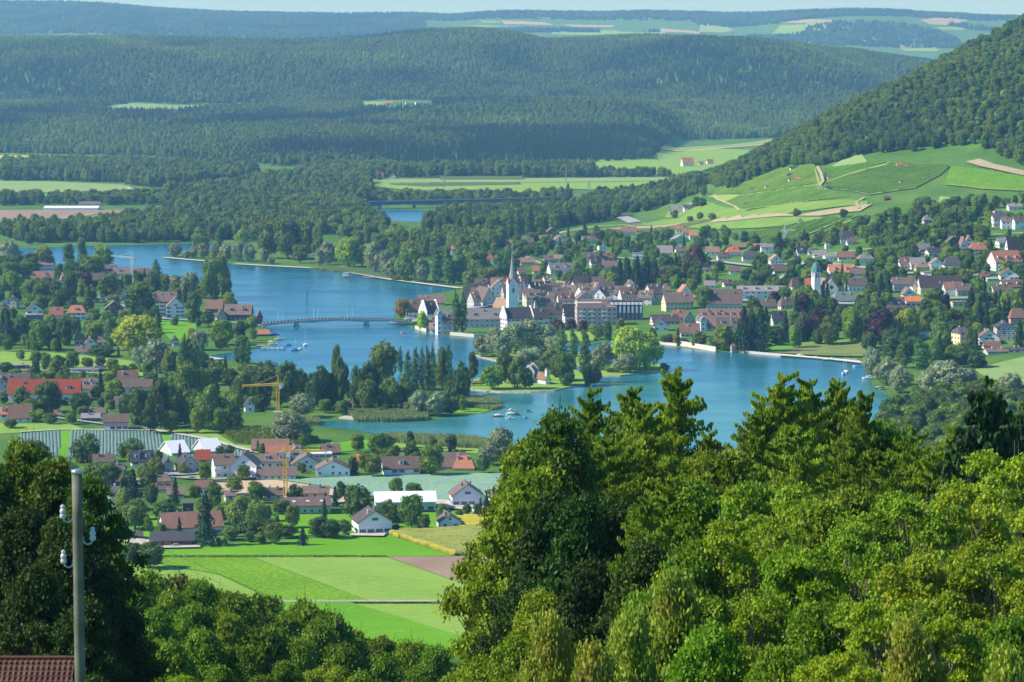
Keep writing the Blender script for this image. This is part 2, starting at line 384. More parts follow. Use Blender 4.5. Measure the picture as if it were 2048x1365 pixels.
# ---------------------------------------------------------------- water
WPTS=[(-500,488),(60,497),(180,492),(330,489),(425,486),(436,500),(345,508),(328,516),(395,522),(470,529),(530,533),(620,537),(700,546),(780,560),(830,568),(922,578),(850,590),(795,615),(788,640),(820,656),(850,666),(885,673),(945,676),(1000,684),(1180,688),(1215,685),(1320,690),(1350,695),(1430,704),(1560,712),(1660,720),(1700,722),(1728,728),(1735,750),(1745,775),(1790,800),(1820,830),(1700,900),(1450,960),(1250,960),(1080,915),(1000,892),(960,888),(930,880),(850,877),(780,873),(700,860),(640,853),(612,850),(640,843),(715,843),(770,844),(850,841),(930,832),(975,827),(1005,815),(1003,808),(975,800),(940,796),(932,784),(930,770),(900,760),(800,775),(640,790),(615,800),(605,770),(560,740),(500,722),(420,720),(410,712),(500,702),(545,692),(560,680),(545,668),(528,655),(500,640),(470,622),(455,590),(400,560),(300,548),(200,556),(0,552),(-500,552)]
m,nt2,bs=base_mat('lake_water',(0.01,0.10,0.14),0.12,0.5)
v=geo_pos(nt2,(1,0.55,1)); 
big=noise(nt2,geo_pos(nt2,(1,2.2,1)),0.006,4,0.6)
g=nt2.nodes.new('ShaderNodeNewGeometry'); sx=nt2.nodes.new('ShaderNodeSeparateXYZ'); nt2.links.new(g.outputs['Position'],sx.inputs[0])
mr=nt2.nodes.new('ShaderNodeMapRange'); mr.inputs[1].default_value=1430; mr.inputs[2].default_value=1850; mr.inputs[3].default_value=0.55; mr.inputs[4].default_value=0.0
nt2.links.new(sx.outputs[1],mr.inputs[0])   # the bays this side of the island are shallow over pale marl
ad=nt2.nodes.new('ShaderNodeMath'); nt2.links.new(big,ad.inputs[0]); nt2.links.new(mr.outputs[0],ad.inputs[1])
c=ramp(nt2,[(0.32,(0.006,0.09,0.15)),(0.52,(0.012,0.14,0.195)),(0.75,(0.02,0.17,0.19)),(1.0,(0.06,0.25,0.21))],ad.outputs[0])
nt2.links.new(c,bs.inputs['Base Color'])
wn=noise(nt2,v,0.35,3,0.65); wn2=noise(nt2,geo_pos(nt2,(0.6,1.6,1)),0.02,3,0.7)
mu=nt2.nodes.new('ShaderNodeMath'); mu.operation='MULTIPLY'; nt2.links.new(wn,mu.inputs[0]); nt2.links.new(wn2,mu.inputs[1])
bp=nt2.nodes.new('ShaderNodeBump'); bp.inputs['Strength'].default_value=0.55; bp.inputs['Distance'].default_value=0.6
nt2.links.new(mu.outputs[0],bp.inputs['Height']); nt2.links.new(bp.outputs[0],bs.inputs['Normal'])
rr=nt2.nodes.new('ShaderNodeMapRange'); rr.inputs[3].default_value=0.04; rr.inputs[4].default_value=0.42; nt2.links.new(wn2,rr.inputs[0]); nt2.links.new(rr.outputs[0],bs.inputs['Roughness'])
WATER=m
WW=[hit(a,b)[:2] for a,b in WPTS]
mb=MB(); mb.poly([(x,y,0.15) for x,y in WW]); 
o=mb.build('river_water',[WATER]); 
if o.data.polygons[0].normal.z<0: o.data.flip_normals()
tag(o,kind='structure')
P2=[hit(a,b)[:2] for a,b in [(730,417),(880,423),(900,436),(858,446),(790,442),(740,430)]]
mb=MB(); mb.poly([(x,y,0.15) for x,y in P2]); o=mb.build('river_water',[WATER]); 
if o.data.polygons[0].normal.z<0: o.data.flip_normals()
tag(o,kind='structure')
def inpoly(x,y,P):
    c=False; j=len(P)-1
    for i in range(len(P)):
        if (P[i][1]>y)!=(P[j][1]>y) and x<(P[j][0]-P[i][0])*(y-P[i][1])/(P[j][1]-P[i][1])+P[i][0]: c=not c
        j=i
    return c
STON=fieldmat('shore_stones',(0.30,0.29,0.25),(0.42,0.40,0.34),0.4,((0.14,0.14,0.12),1.2,0.5,0.7))
def island(pts,h=0.9):
    P=[hit(a,b)[:2] for a,b in pts]; mb=MB()
    cx=sum(p[0] for p in P)/len(P); cyy=sum(p[1] for p in P)/len(P)
    inner=[(cx+(p[0]-cx)*0.975,cyy+(p[1]-cyy)*0.975) for p in P]
    n=len(P)
    for i in range(n):
        j=(i+1)%n; mb.poly([(*P[i],0.16),(*P[j],0.16),(*inner[j],h),(*inner[i],h)],1)
    mb.poly([(*p,h) for p in inner],0)
    o=mb.build('island_ground',[GM,STON]); tag(o,kind='structure')
    bm=bmesh.new(); bm.from_mesh(o.data)
    for fc in bm.faces:
        if fc.normal.z<0: fc.normal_flip()
    bm.to_mesh(o.data); bm.free(); return P
ISL=[island([(936,781),(965,784),(1000,787),(1060,787),(1110,784),(1130,779),(1165,773),(1198,765),(1205,755),(1150,742),(1000,740),(945,762)]),
 island([(945,711),(965,718),(1000,726),(1060,735),(1150,738),(1200,728),(1205,712),(1100,697),(1000,694),(952,703)]),
 island([(1178,748),(1200,754),(1240,754),(1275,750),(1320,746),(1338,740),(1320,731),(1230,730),(1180,738)])]
# ---------------------------------------------------------------- fields and paths
for nm,mt,pts in [
 ('meadow_ground',GB,[(318,1096),(620,1078),(782,1072),(905,1113),(760,1114),(320,1114)]),
 ('beet_field',GS,[(322,1114.5),(500,1114.5),(740,1204),(556,1204),(440,1150),(320,1128)]),
 ('meadow_ground',GM,[(503,1114.5),(772,1114.5),(975,1186),(975,1204),(742,1204)]),
 ('ploughed_field',BR,[(775,1114.5),(985,1113),(985,1188),(978,1186)]),
 ('meadow_ground',GM,[(210,1130),(318,1129),(438,1151),(552,1204),(560,1215),(400,1240),(200,1200)]),
 ('meadow_ground',GB,[(560,1209),(700,1209),(1000,1300),(850,1310),(560,1240)]),
 ('meadow_ground',GM,[(702,1209),(990,1209),(1010,1299)]),
 ('cabbage_field',CB,[(40,868),(124,862),(117,914),(40,918)]),
 ('cabbage_field',CB,[(142,861),(310,864),(322,867),(332,908),(134,916)]),
 ('cabbage_field',CB,[(341,868),(360,870),(500,906),(480,918),(348,914)]),
 ('meadow_ground',GB,[(123.5,862),(142.5,861),(134,916),(116.5,914)]),
 ('meadow_ground',GB,[(322.5,867),(341,868),(348,914),(332.5,908)]),
 ('meadow_ground',GM,[(305,860),(425,862),(470,890),(640,902),(640,912),(520,906),(430,886)]),
 ('cabbage_field',CG,[(555,960),(700,954),(1005,946),(1040,985),(905,1002),(850,1000),(740,992),(640,972)]),
 ('building_plot',SND,[(425,961),(553,961),(640,974),(740,993),(690,1002),(560,1000),(430,985)]),
 ('lawn_ground',GM,[(340,945),(560,955),(560,961),(425,961),(340,960)]),
 ('lawn_ground',GM,[(0,704),(100,706),(200,714),(330,732),(300,757),(120,742),(0,733)]),
 ('lawn_ground',GM,[(-50,848),(140,848),(170,860),(120,862),(-50,872)]),
 ('lawn_ground',GB,[(315,640),(395,648),(392,660),(375,690),(345,684),(322,660)]),
 ('lawn_ground',GM,[(770,884),(960,896),(1000,905),(990,912),(860,900),(770,895)]),
 ('lawn_ground',GB,[(560,905),(720,880),(770,884),(770,897),(600,912)]),
 ('lawn_ground',GB,[(230,1050),(330,1028),(345,1045),(320,1096),(230,1090)]),
 ('lawn_ground',GB,[(540,1030),(700,1030),(1000,1020),(1000,1060),(780,1068),(560,1074)]),
 ('lawn_ground',GB,[(900,826),(960,829),(1003,814),(990,808),(930,815)]),
 ('field_ground',GL,[(1948,742),(2000,728),(2050,716),(2300,700),(2300,820),(1990,770)]),
 ('park_lawn',GO,[(1535,708),(1600,690),(1720,684),(1735,700),(1726,716),(1640,714),(1560,709)]),
 ('park_lawn',GB,[(1510,704),(1580,688),(1620,676),(1725,682),(1720,690),(1600,694),(1548,708)]),
 ('promenade_lawn',GM,[(1120,658),(1190,660),(1200,682),(1130,684)]),
 ('ploughed_field',BR,[(-60,421),(328,421),(330,430),(190,430),(90,449),(-60,456)]),
 ('field_ground',GM,[(95,450),(192,431),(320,431),(270,440),(240,452),(120,462)]),
 ('field_ground',GL,[(-60,362),(80,363),(245,370),(268,378),(262,388),(-60,384)]),
 ('field_ground',GM,[(-60,386),(262,390),(250,396),(-60,397)]),
 ('crop_field',YL,[(-60,310),(60,313),(245,319),(240,324),(-60,322)]),
 ('field_ground',GM,[(-60,323),(240,325),(200,332),(-60,332)]),
 ('field_ground',GL,[(742,360),(1190,357),(1345,355),(1345,362),(745,366)]),
 ('field_ground',GM,[(745,366.5),(1345,362.5),(1345,372),(1150,380),(1000,390),(850,386),(745,374)]),
 ('field_ground',GM,[(1185,322),(1312,320),(1330,330),(1325,350),(1195,350)]),
 ('field_ground',GM,[(1312,302),(1420,298),(1500,301),(1500,340),(1340,345),(1318,325)]),
 ('crop_field',YL,[(1314,293),(1540,286),(1520,292),(1320,298)]),
 ('field_ground',GL,[(1314,285),(1550,278),(1542,285),(1314,292)]),
 ('field_ground',GH,[(1020,488),(1060,474),(1200,460),(1330,440),(1500,424),(1700,402),(1735,405),(1735,412),(1560,432),(1400,444),(1260,452),(1180,466)]),
 ('stubble_field',TN,[(1090,474),(1260,454),(1400,441),(1480,432),(1600,432),(1700,415),(1745,410),(1720,425),(1640,434),(1500,440),(1400,449),(1200,468)]),
 ('field_ground',GH,[(1330,452),(1440,447),(1500,441),(1640,436),(1655,440),(1600,452),(1520,458),(1420,462)]),
 ('field_ground',GH,[(1340,418),(1400,402),(1440,415),(1500,422),(1440,437),(1330,438)]),
 ('vineyard_ground',VN,[(1415,395),(1440,376),(1500,360),(1560,341),(1628,331),(1646,378),(1700,395),(1560,414),(1482,422),(1450,408)]),
 ('vineyard_ground',VN,[(1648,340),(1780,327),(1900,333),(1880,352),(1830,378),(1740,392),(1655,378)]),
 ('vineyard_ground',VN,[(1902,334),(1950,340),(2060,357),(2060,384),(1960,380),(1890,372)]),
 ('vineyard_ground',VN,[(1480,472),(1560,456),(1660,436),(1690,440),(1640,462),(1560,492),(1500,490)]),
 ('vineyard_ground',VN,[(1640,472),(1715,436),(1740,432),(1735,448),(1690,470),(1640,486)]),
 ('meadow_ground',GL,[(1662,335),(1700,313),(1722,308),(1735,327),(1680,336)]),
 ('meadow_ground',GL,[(1880,395),(1915,400),(1905,432),(1870,428)]),
 ('field_ground',GL,[(215,213),(262,207),(350,212),(440,210),(490,208),(488,214),(390,216),(290,219),(215,216)]),
 ('field_ground',GL,[(725,205),(770,205),(770,212),(728,212)]),
]: drape(nm,pts,mt)
for (pts,mt) in [([(1400,48),(1440,44),(1468,62),(1395,66)],GL),([(1545,38),(1640,40),(1680,44),(1600,47),(1550,46)],TN),([(1560,52),(1700,56),(1640,66),(1540,72)],GM),
  ([(1520,76),(1700,74),(1768,78),(1700,86),(1570,88)],TN),([(1840,42),(1880,32),(1935,34),(1930,54),(1860,50)],TN),([(1890,55),(1935,55),(1925,62),(1850,60)],GL),
  ([(1785,90),(1870,88),(1870,94),(1800,97)],TN),([(1000,42),(1090,46),(1110,52),(1010,50)],TN),([(1070,33),(1120,35),(1120,38),(1065,37)],GL),
  ([(835,34),(900,33),(905,38),(850,41)],GM),([(960,42),(1000,44),(1000,47),(965,46)],GM),([(1120,50),(1180,51),(1230,52),(1225,56),(1150,55)],TN),
  ([(1130,60),(1230,62),(1330,66),(1330,72),(1100,70)],GM),([(175,15),(215,18),(210,21),(178,19)],GM),([(1320,58),(1390,63),(1400,70),(1330,66)],TN),([(1620,42),(1680,46),(1660,52),(1610,50)],GL),([(930,52),(1000,53),(1100,56),(1000,60)],GL),([(1800,98),(1870,96),(1880,104),(1810,104)],GM)]:
    drape('field_ground',pts,mt,off=1.5,cell=120)
for pts,wd,mt,nm in [([(296,860),(330,866),(380,874),(430,884),(470,896),(520,908),(560,914)],4,PATH,'gravel_path'),
 ([(40,866),(120,861),(300,863)],2.0,PATH,'gravel_path'),([(540,1207.2),(760,1207.0),(1010,1206.8)],1.0,PATH,'gravel_path'),([(540,1205.2),(760,1205.2),(1010,1205.4)],0.9,PATH,'gravel_path'),
 ([(1728,398),(1712,408),(1718,420)],3,TN,'gravel_path'),([(1634,336),(1642,350),(1646,366),(1636,378),(1640,384)],3,TN,'gravel_path'),
 ([(1425,388),(1435,402),(1470,416),(1478,424)],2.5,TN,'gravel_path'),([(1945,324),(1975,334),(2060,352)],14,TN,'earth_track'),
 ([(1070,482),(1130,466),(1200,455),(1290,448)],4,PATH,'gravel_path'),([(1020,488),(1080,473),(1075,480)],7,ASP,'road'),
 ([(255,374),(265,384)],4,PATH,'gravel_path'),([(50,452),(110,440),(190,429)],5,PATH,'gravel_path'),
 ([(1230,430),(1270,448)],14,ASP,'road'),([(790,358),(1100,356),(1350,353)],7,TN,'road'),
 ([(600,1012),(760,1000),(960,1024),(1040,1030)],6,PATH,'road'),([(840,1005),(960,1016)],14,PATH,'yard_paving'),([(250,1082),(330,1096),(400,1094)],10,PATH,'yard_paving'),([(700,1072),(770,1073)],7,PATH,'yard_paving'),([(330,952),(395,948)],10,ASP,'yard_paving')]:
    ribbon(nm,pts,wd,mt)
for pts,wd in [([(180,1000),(330,957),(420,962),(560,957)],4),([(190,965),(300,962),(345,955)],3.5),([(0,745),(60,742),(240,752)],3),([(0,828),(110,838),(200,850),(300,861)],3),([(40,560),(140,580),(240,612),(330,640),(470,648),(524,654)],5),([(822,648),(900,628),(1000,612),(1150,596),(1300,592),(1500,606),(1700,612),(1960,600)],6),
  ([(1130,492),(1240,520),(1340,520),(1500,535),(1640,530),(1760,545),(1900,560),(2048,545)],4.5),([(1500,606),(1560,560),(1620,520),(1760,500),(1900,478),(2048,470)],4),([(1020,488),(1060,520),(1160,560),(1180,596)],4)]: ribbon('road',pts,wd,ASP,off=0.3)
# pale gravel strips along the water
for pts in [[(328,517),(395,523),(440,526)],[(470,530),(560,535),(620,538)],[(700,547),(780,561),(850,570),(922,579)],[(1000,892),(960,889)],[(400,716),(440,722)],[(1560,713),(1660,721),(1728,729)]]:
    ribbon('gravel_shore',pts,7,SANDB,off=0.35)
# ---------------------------------------------------------------- foliage meshes (many small leaf-clump faces through a crown's volume)
def leaf_quads(C,S,rg,up=0.35,aspect=1.0,N=None,droop=0.0):
    """C (n,3) centres, S (n,) sizes -> verts, quads: bent leaf sprays, random orientation biased upward / along N"""
    n=len(C); a=rg.normal(size=(n,3)); 
    if N is not None: a=a*0.6+N*1.0
    a[:,2]+=up; a/=np.linalg.norm(a,axis=1)[:,None]
    t=rg.normal(size=(n,3)); t-= (t*a).sum(1)[:,None]*a; t/=np.linalg.norm(t,axis=1)[:,None]+1e-9
    if droop>0:
        d=np.tile(np.array([0,0,-1.0]),(n,1))+rg.normal(size=(n,3))*0.25; d-=(d*a).sum(1)[:,None]*a*(1-droop); t=d/(np.linalg.norm(d,axis=1)[:,None]+1e-9)
    b=np.cross(a,t); b/=np.linalg.norm(b,axis=1)[:,None]+1e-9
    s=S[:,None]; t=t*s*aspect*0.5; b=b*s*0.5
    v=np.stack([C-t-b*0.55,C-b+t*0.1,C+t*1.05,C+b*0.8-t*0.2],1)
    return v.reshape(-1,3), np.arange(4*n).reshape(n,4)
def merge(parts):
    Vs=[];Qs=[];M=[];o=0
    for V,Q,m in parts:
        V=np.asarray(V,float);Q=np.asarray(Q)
        Vs.append(V);Qs.append(Q+o);M.append(np.full(len(Q),m));o+=len(V)
    return np.concatenate(Vs),np.concatenate(Qs),np.concatenate(M)
def tube(pts,rad,n=5):
    pts=[Vector(p) for p in pts];V=[];Q=[]
    for i,p in enumerate(pts):
        d=(pts[min(i+1,len(pts)-1)]-pts[max(i-1,0)]); q=d.to_track_quat('Z','Y')
        for k in range(n):
            a=2*math.pi*k/n; V.append(tuple(p+q@Vector((math.cos(a),math.sin(a),0))*rad[i]))
    for i in range(len(pts)-1):
        for k in range(n):
            j=(k+1)%n; Q.append((i*n+k,i*n+j,(i+1)*n+j,(i+1)*n+k))
    return np.array(V),np.array(Q)
def blob(c,r,n=7,rg=None):
    V=[];Q=[]
    for i in range(n):
        ph=math.pi*(i+0.02)/(n-0.96)
        for k in range(n+2):
            a=2*math.pi*k/(n+2); V.append((c[0]+r[0]*math.sin(ph)*math.cos(a),c[1]+r[1]*math.sin(ph)*math.sin(a),c[2]+r[2]*math.cos(ph)))
    m=n+2
    for i in range(n-1):
        for k in range(m):
            j=(k+1)%m; Q.append((i*m+k,i*m+j,(i+1)*m+j,(i+1)*m+k))
    return np.array(V),np.array(Q)
def crown_lobes(kind,rg):
    """lobes (centre, radii) in a unit tree: height 1, crown half width 0.5"""
    L=[]
    if kind=='round':
        L.append((0,0,0.50,0.36,0.36,0.40))
        for k in range(19):
            a=rg.uniform(0,6.28); e=rg.uniform(-0.95,1.25); r=0.30*math.cos(e*0.8)*rg.uniform(0.8,1.12); rr=rg.uniform(0.11,0.20)
            L.append((r*math.cos(a),r*math.sin(a),0.50+0.35*math.sin(e),rr,rr,rr*0.80))
    elif kind=='tall':
        for k in range(15):
            h=rg.uniform(0.12,0.9); wd=0.33*math.sin(math.pi*min(1,(h-0.05)/0.95)**0.8)+0.05; a=rg.uniform(0,6.28); rr=rg.uniform(0.14,0.22)
            L.append((wd*0.7*math.cos(a),wd*0.7*math.sin(a),h,rr,rr,rr*0.75))
        L.append((0,0,0.55,0.27,0.27,0.38))
    elif kind=='poplar':
        for k in range(16):
            h=0.12+0.82*k/15; wd=0.42*math.sin(math.pi*(0.12+0.84*k/15)**0.85)+0.05; a=rg.uniform(0,6.28)
            L.append((0.14*math.cos(a),0.14*math.sin(a),h,wd,wd,0.075))
    elif kind=='willow':
        L.append((0,0,0.42,0.40,0.40,0.38))
        for k in range(22):
            a=rg.uniform(0,6.28); e=rg.uniform(-0.4,1.3); r=0.34*math.cos(e)*rg.uniform(0.85,1.1); rr=rg.uniform(0.11,0.18)
            L.append((r*math.cos(a),r*math.sin(a),0.40+0.40*math.sin(e),rr,rr,rr*0.95))
    elif kind=='bush':
        for k in range(9):
            a=rg.uniform(0,6.28); r=rg.uniform(0,0.3); rr=rg.uniform(0.18,0.28); L.append((r*math.cos(a),r*math.sin(a),rg.uniform(0.25,0.7),rr,rr,rr*1.1))
    return L
def crown(kind,n,size,seed,leaf_up=0.3,core=0.72):
    rg=np.random.default_rng(seed)
    if kind in('spruce','pine'):
        P=[];N=[];per=n//24
        for k in range(24):
            h=0.10+0.88*k/24; R0=0.5*(1-h)**(0.85 if kind=='spruce' else 0.55)+0.02
            a=rg.uniform(0,6.28,per); arms=9; a=np.round(a*arms/6.28)*6.28/arms+k*1.3+rg.normal(0,0.16,per); r=R0*np.sqrt(rg.uniform(0.05,1,per))*(0.8+0.35*np.sin(a*3+k))
            z=h-0.10*r/0.5+rg.normal(0,0.012,per)
            P.append(np.stack([r*np.cos(a),r*np.sin(a),z],1)); N.append(np.stack([np.cos(a)*0.5,np.sin(a)*0.5,np.full(per,0.6)],1))
        C=np.concatenate(P); N=np.concatenate(N)
        V,Q=leaf_quads(C,rg.uniform(0.7,1.3,len(C))*size,rg,0.2,1.4,N)
        vb,qb=tube([(0,0,0.12),(0,0,0.5),(0,0,0.9)],[0.26*core,0.17*core,0.02],7)
        return merge([(V,Q,0),(vb,qb,0)])[:2]
    L=crown_lobes(kind,rg); L=np.array(L); w=L[:,3]*L[:,5]; w/=w.sum()
    pick=rg.choice(len(L),size=int(n*1.7),p=w); d=rg.normal(size=(len(pick),3)); d/=np.linalg.norm(d,axis=1)[:,None]
    rad=rg.uniform(0.82,1.10,len(pick))
    C=L[pick,:3]+d*L[pick,3:6]*rad[:,None]
    # keep only what lies outside the other lobes
    inside=np.zeros(len(C),bool)
    for k in range(len(L)):
        q=((C-L[k,:3])/L[k,3:6]); inside|=((q**2).sum(1)<0.58)&(pick!=k)
    keep=np.where(~inside)[0][:n]; C=C[keep]; N=d[keep]
    V,Q=leaf_quads(C,rg.uniform(0.6,1.5,len(C))*size,rg,leaf_up,1.1,N)
    parts=[(V,Q,0)]
    if core>0:
        for k in range(len(L)):
            if kind=='poplar' and k%2: continue
            vb,qb=blob(L[k,:3],L[k,3:6]*core,6); parts.append((vb,qb,0))
    V,Q,_=merge(parts); return V,Q
G1=leafmat('leaf_green',(0.100,0.172,0.016),(0.175,0.255,0.026))
G2=leafmat('leaf_dark',(0.050,0.105,0.014),(0.100,0.170,0.022),trans=0.25)
G3=leafmat('leaf_bright',(0.16,0.28,0.018),(0.24,0.34,0.03),trans=0.35)
G4=leafmat('leaf_yellow',(0.30,0.43,0.025),(0.42,0.50,0.04),trans=0.35)
G5=leafmat('leaf_golden',(0.38,0.30,0.03),(0.45,0.30,0.04),trans=0.35)
GW=leafmat('leaf_silver',(0.20,0.265,0.12),(0.29,0.345,0.18),trans=0.2,rnd=0.18)
GP=leafmat('leaf_poplar',(0.060,0.150,0.026),(0.11,0.215,0.040),trans=0.25)
GS_=leafmat('needle_spruce',(0.018,0.062,0.022),(0.036,0.095,0.03),trans=0.12)
GC=leafmat('leaf_copper',(0.050,0.020,0.022),(0.08,0.034,0.026),trans=0.15,hue=0.005)
GO_=leafmat('leaf_olive',(0.14,0.22,0.03),(0.21,0.28,0.05),trans=0.3)
BARK=dirty('bark',(0.05,0.038,0.028),(0.09,0.07,0.05),2.0,0.95,0.1)
BARKP=dirty('bark_pale',(0.22,0.18,0.14),(0.32,0.27,0.20),2.0,0.9,0.1)
TREES={}
def cmesh(key,kind,mat,n,size,seed,**k):
    V,Q=crown(kind,n,size,seed,**k); TREES[key]=mesh_np(key,V,Q,[mat])
# mid-distance kinds: 3 shapes each
for s in range(3):
    cmesh('R%d'%s,'round',G1,1500,0.052,10+s); cmesh('D%d'%s,'round',G2,1500,0.052,20+s); cmesh('L%d'%s,'round',G3,1500,0.052,30+s)
    cmesh('T%d'%s,'tall',G1,1500,0.050,40+s); cmesh('Y%d'%s,'willow',G4,1900,0.045,50+s); cmesh('W%d'%s,'willow',GW,1900,0.045,60+s)
    cmesh('P%d'%s,'poplar',GP,1500,0.055,70+s,leaf_up=0.9); cmesh('S%d'%s,'spruce',GS_,2000,0.05,80+s)
    cmesh('C%d'%s,'round',GC,1400,0.052,90+s); cmesh('B%d'%s,'bush',G1,700,0.085,100+s); cmesh('A%d'%s,'round',G5,1400,0.055,110+s)
    cmesh('V%d'%s,'willow',GO_,1900,0.045,120+s); cmesh('N%d'%s,'tall',G2,1500,0.05,130+s); cmesh('K%d'%s,'bush',GW,700,0.085,140+s)
# ---------------------------------------------------------------- woods: one object each, crowns of real size standing on the slopes
def gn_scatter(name,srcs,P,S,Rz,kid,label=None):
    """one object: points carry size, turn and kind; the crown of that kind stands on each"""
    me=bpy.data.meshes.new(name); me.vertices.add(len(P)); me.vertices.foreach_set('co',np.asarray(P,np.float32).ravel())
    a=me.attributes.new('siz','FLOAT_VECTOR','POINT'); a.data.foreach_set('vector',np.asarray(S,np.float32).ravel())
    a=me.attributes.new('rotz','FLOAT_VECTOR','POINT'); rz=np.zeros((len(P),3),np.float32); rz[:,2]=Rz; a.data.foreach_set('vector',rz.ravel())
    a=me.attributes.new('kid','INT','POINT'); a.data.foreach_set('value',np.asarray(kid,np.int32))
    o=new_obj(name,me); ng=bpy.data.node_groups.new(name+'_nodes','GeometryNodeTree')
    ng.interface.new_socket('Geometry',in_out='INPUT',socket_type='NodeSocketGeometry'); ng.interface.new_socket('Geometry',in_out='OUTPUT',socket_type='NodeSocketGeometry')
    gi=ng.nodes.new('NodeGroupInput'); go=ng.nodes.new('NodeGroupOutput'); jn=ng.nodes.new('GeometryNodeJoinGeometry'); L=ng.links
    n1=ng.nodes.new('GeometryNodeInputNamedAttribute'); n1.data_type='FLOAT_VECTOR'; n1.inputs[0].default_value='siz'
    n2=ng.nodes.new('GeometryNodeInputNamedAttribute'); n2.data_type='FLOAT_VECTOR'; n2.inputs[0].default_value='rotz'
    n3=ng.nodes.new('GeometryNodeInputNamedAttribute'); n3.data_type='INT'; n3.inputs[0].default_value='kid'
    for k,src in enumerate(srcs):
        ip_=ng.nodes.new('GeometryNodeInstanceOnPoints'); oi=ng.nodes.new('GeometryNodeObjectInfo'); oi.inputs['Object'].default_value=src; oi.transform_space='ORIGINAL'
        cp=ng.nodes.new('FunctionNodeCompare'); cp.data_type='INT'; cp.operation='EQUAL'
        si=[q for q in cp.inputs if q.enabled and q.type=='INT']; L.new(n3.outputs[0],si[0]); si[1].default_value=k
        L.new(gi.outputs[0],ip_.inputs['Points']); L.new(cp.outputs[0],ip_.inputs['Selection']); L.new(oi.outputs['Geometry'],ip_.inputs['Instance'])
        L.new(n2.outputs[0],ip_.inputs['Rotation']); L.new(n1.outputs[0],ip_.inputs['Scale']); L.new(ip_.outputs[0],jn.inputs[0])
    L.new(jn.outputs[0],go.inputs[0])
    md=o.modifiers.new('scatter','NODES'); md.node_group=ng
    tag(o,label,'woodland' if label else None,kind='stuff'); return o
SRC={}   # crown objects that stand in the scene themselves; filled by the first tree of each kind
# first tree of each kind stands in the scene; its crown is reused
KINDS={'R':('broadleaf_tree','tree'),'D':('broadleaf_tree','tree'),'L':('broadleaf_tree','tree'),'T':('broadleaf_tree','tree'),'N':('broadleaf_tree','tree'),
 'A':('maple_tree','tree'),'Y':('golden_willow','tree'),'W':('silver_willow','tree'),'V':('olive_willow','tree'),'P':('poplar_tree','tree'),'S':('spruce_tree','tree'),'C':('copper_beech','tree'),'B':('garden_bush','bush'),'K':('garden_bush','bush')}
LOOK={'R':'round green','D':'round dark green','L':'bright green','T':'tall green','N':'tall dark green','A':'golden yellow','Y':'yellow-green billowing','W':'silvery grey billowing','V':'olive green billowing','P':'slender columnar poplar','S':'dark pointed spruce','C':'dark purple copper beech','B':'low green','K':'low grey-green'}
TL=[]   # (kind, object, px, py, height m, width m)
def trunkmesh(key):
    if key in TREES: return TREES[key]
    V,Q=tube([(0,0,-0.02),(0.01,0,0.12),(0,0.01,0.4),(0,0,0.7)],[0.035,0.026,0.02,0.006],6)
    parts=[(V,Q,0)]
    for k in range(5):
        a=k*1.3; V,Q=tube([(0,0,0.22+0.05*k),(0.14*math.cos(a),0.14*math.sin(a),0.36+0.06*k),(0.26*math.cos(a),0.26*math.sin(a),0.46+0.06*k)],[0.014,0.009,0.003],4); parts.append((V,Q,0))
    V,Q,_=merge(parts); TREES[key]=mesh_np(key,V,Q,[BARK]); return TREES[key]
def add_tree(k,x,y,z,h,wd,rg=random,var=None):
    """only noted here; built by plant() once the largest ones are known"""
    v=rg.randrange(3) if var is None else var; px,py=proj(x,y,z+h*0.5)
    TL.append([k,(x,y),px,py,h,wd,z,v,rg.uniform(0,6.28)])
def build_tree(t):
    k,(x,y),px,py,h,wd,z,v,rz=t; key='%s%d'%(k,v); nm,cat=KINDS[k]; s=FPX/max(y,1)
    if wd*s<24 or k in'BK':
        ob=new_obj(nm,TREES[key],None,(x,y,z-(0.1*h if k in 'BK' else 0.02*h))); ob.scale=(wd,wd,h); ob.rotation_euler=(0,0,rz); cr=ob
    else:
        ob=empty(nm,(x,y,z),rz); cr=new_obj('crown',TREES[key],ob); cr.scale=(wd,wd,h)
        tr=new_obj('trunk',trunkmesh('trunk'),ob); tr.scale=(max(wd*0.9,h*0.25),)*2+(h,)
    SRC.setdefault(key,cr); return ob
LIMIT={'broadleaf_tree':228,'garden_bush':300,'spruce_tree':280,'poplar_tree':290,'silver_willow':290}
BUILT=[]   # trees that are objects of their own
def plant():
    byk={}
    for t in TL: byk.setdefault(KINDS[t[0]][0],[]).append(t)
    rest=[]
    for nm,L in byk.items():
        lim=LIMIT.get(nm,290); L.sort(key=lambda t:-t[4]*t[5]*(FPX/t[1][1])**2)
        for t in L[:lim]: BUILT.append((t,build_tree(t)))
        if len(L)>lim: rest.append((nm,L[lim:]))
    for nm,L in rest:
        keys=sorted(set('%s%d'%(t[0],t[7]) for t in L)); keys=[q for q in keys if q in SRC]
        L=[t for t in L if '%s%d'%(t[0],t[7]) in keys]
        gn_scatter(nm,[SRC[q] for q in keys],[(t[1][0],t[1][1],t[6]) for t in L],[(t[5],t[5],t[4]) for t in L],[t[8] for t in L],[keys.index('%s%d'%(t[0],t[7])) for t in L],'the many smaller garden trees filling the gaps between houses')
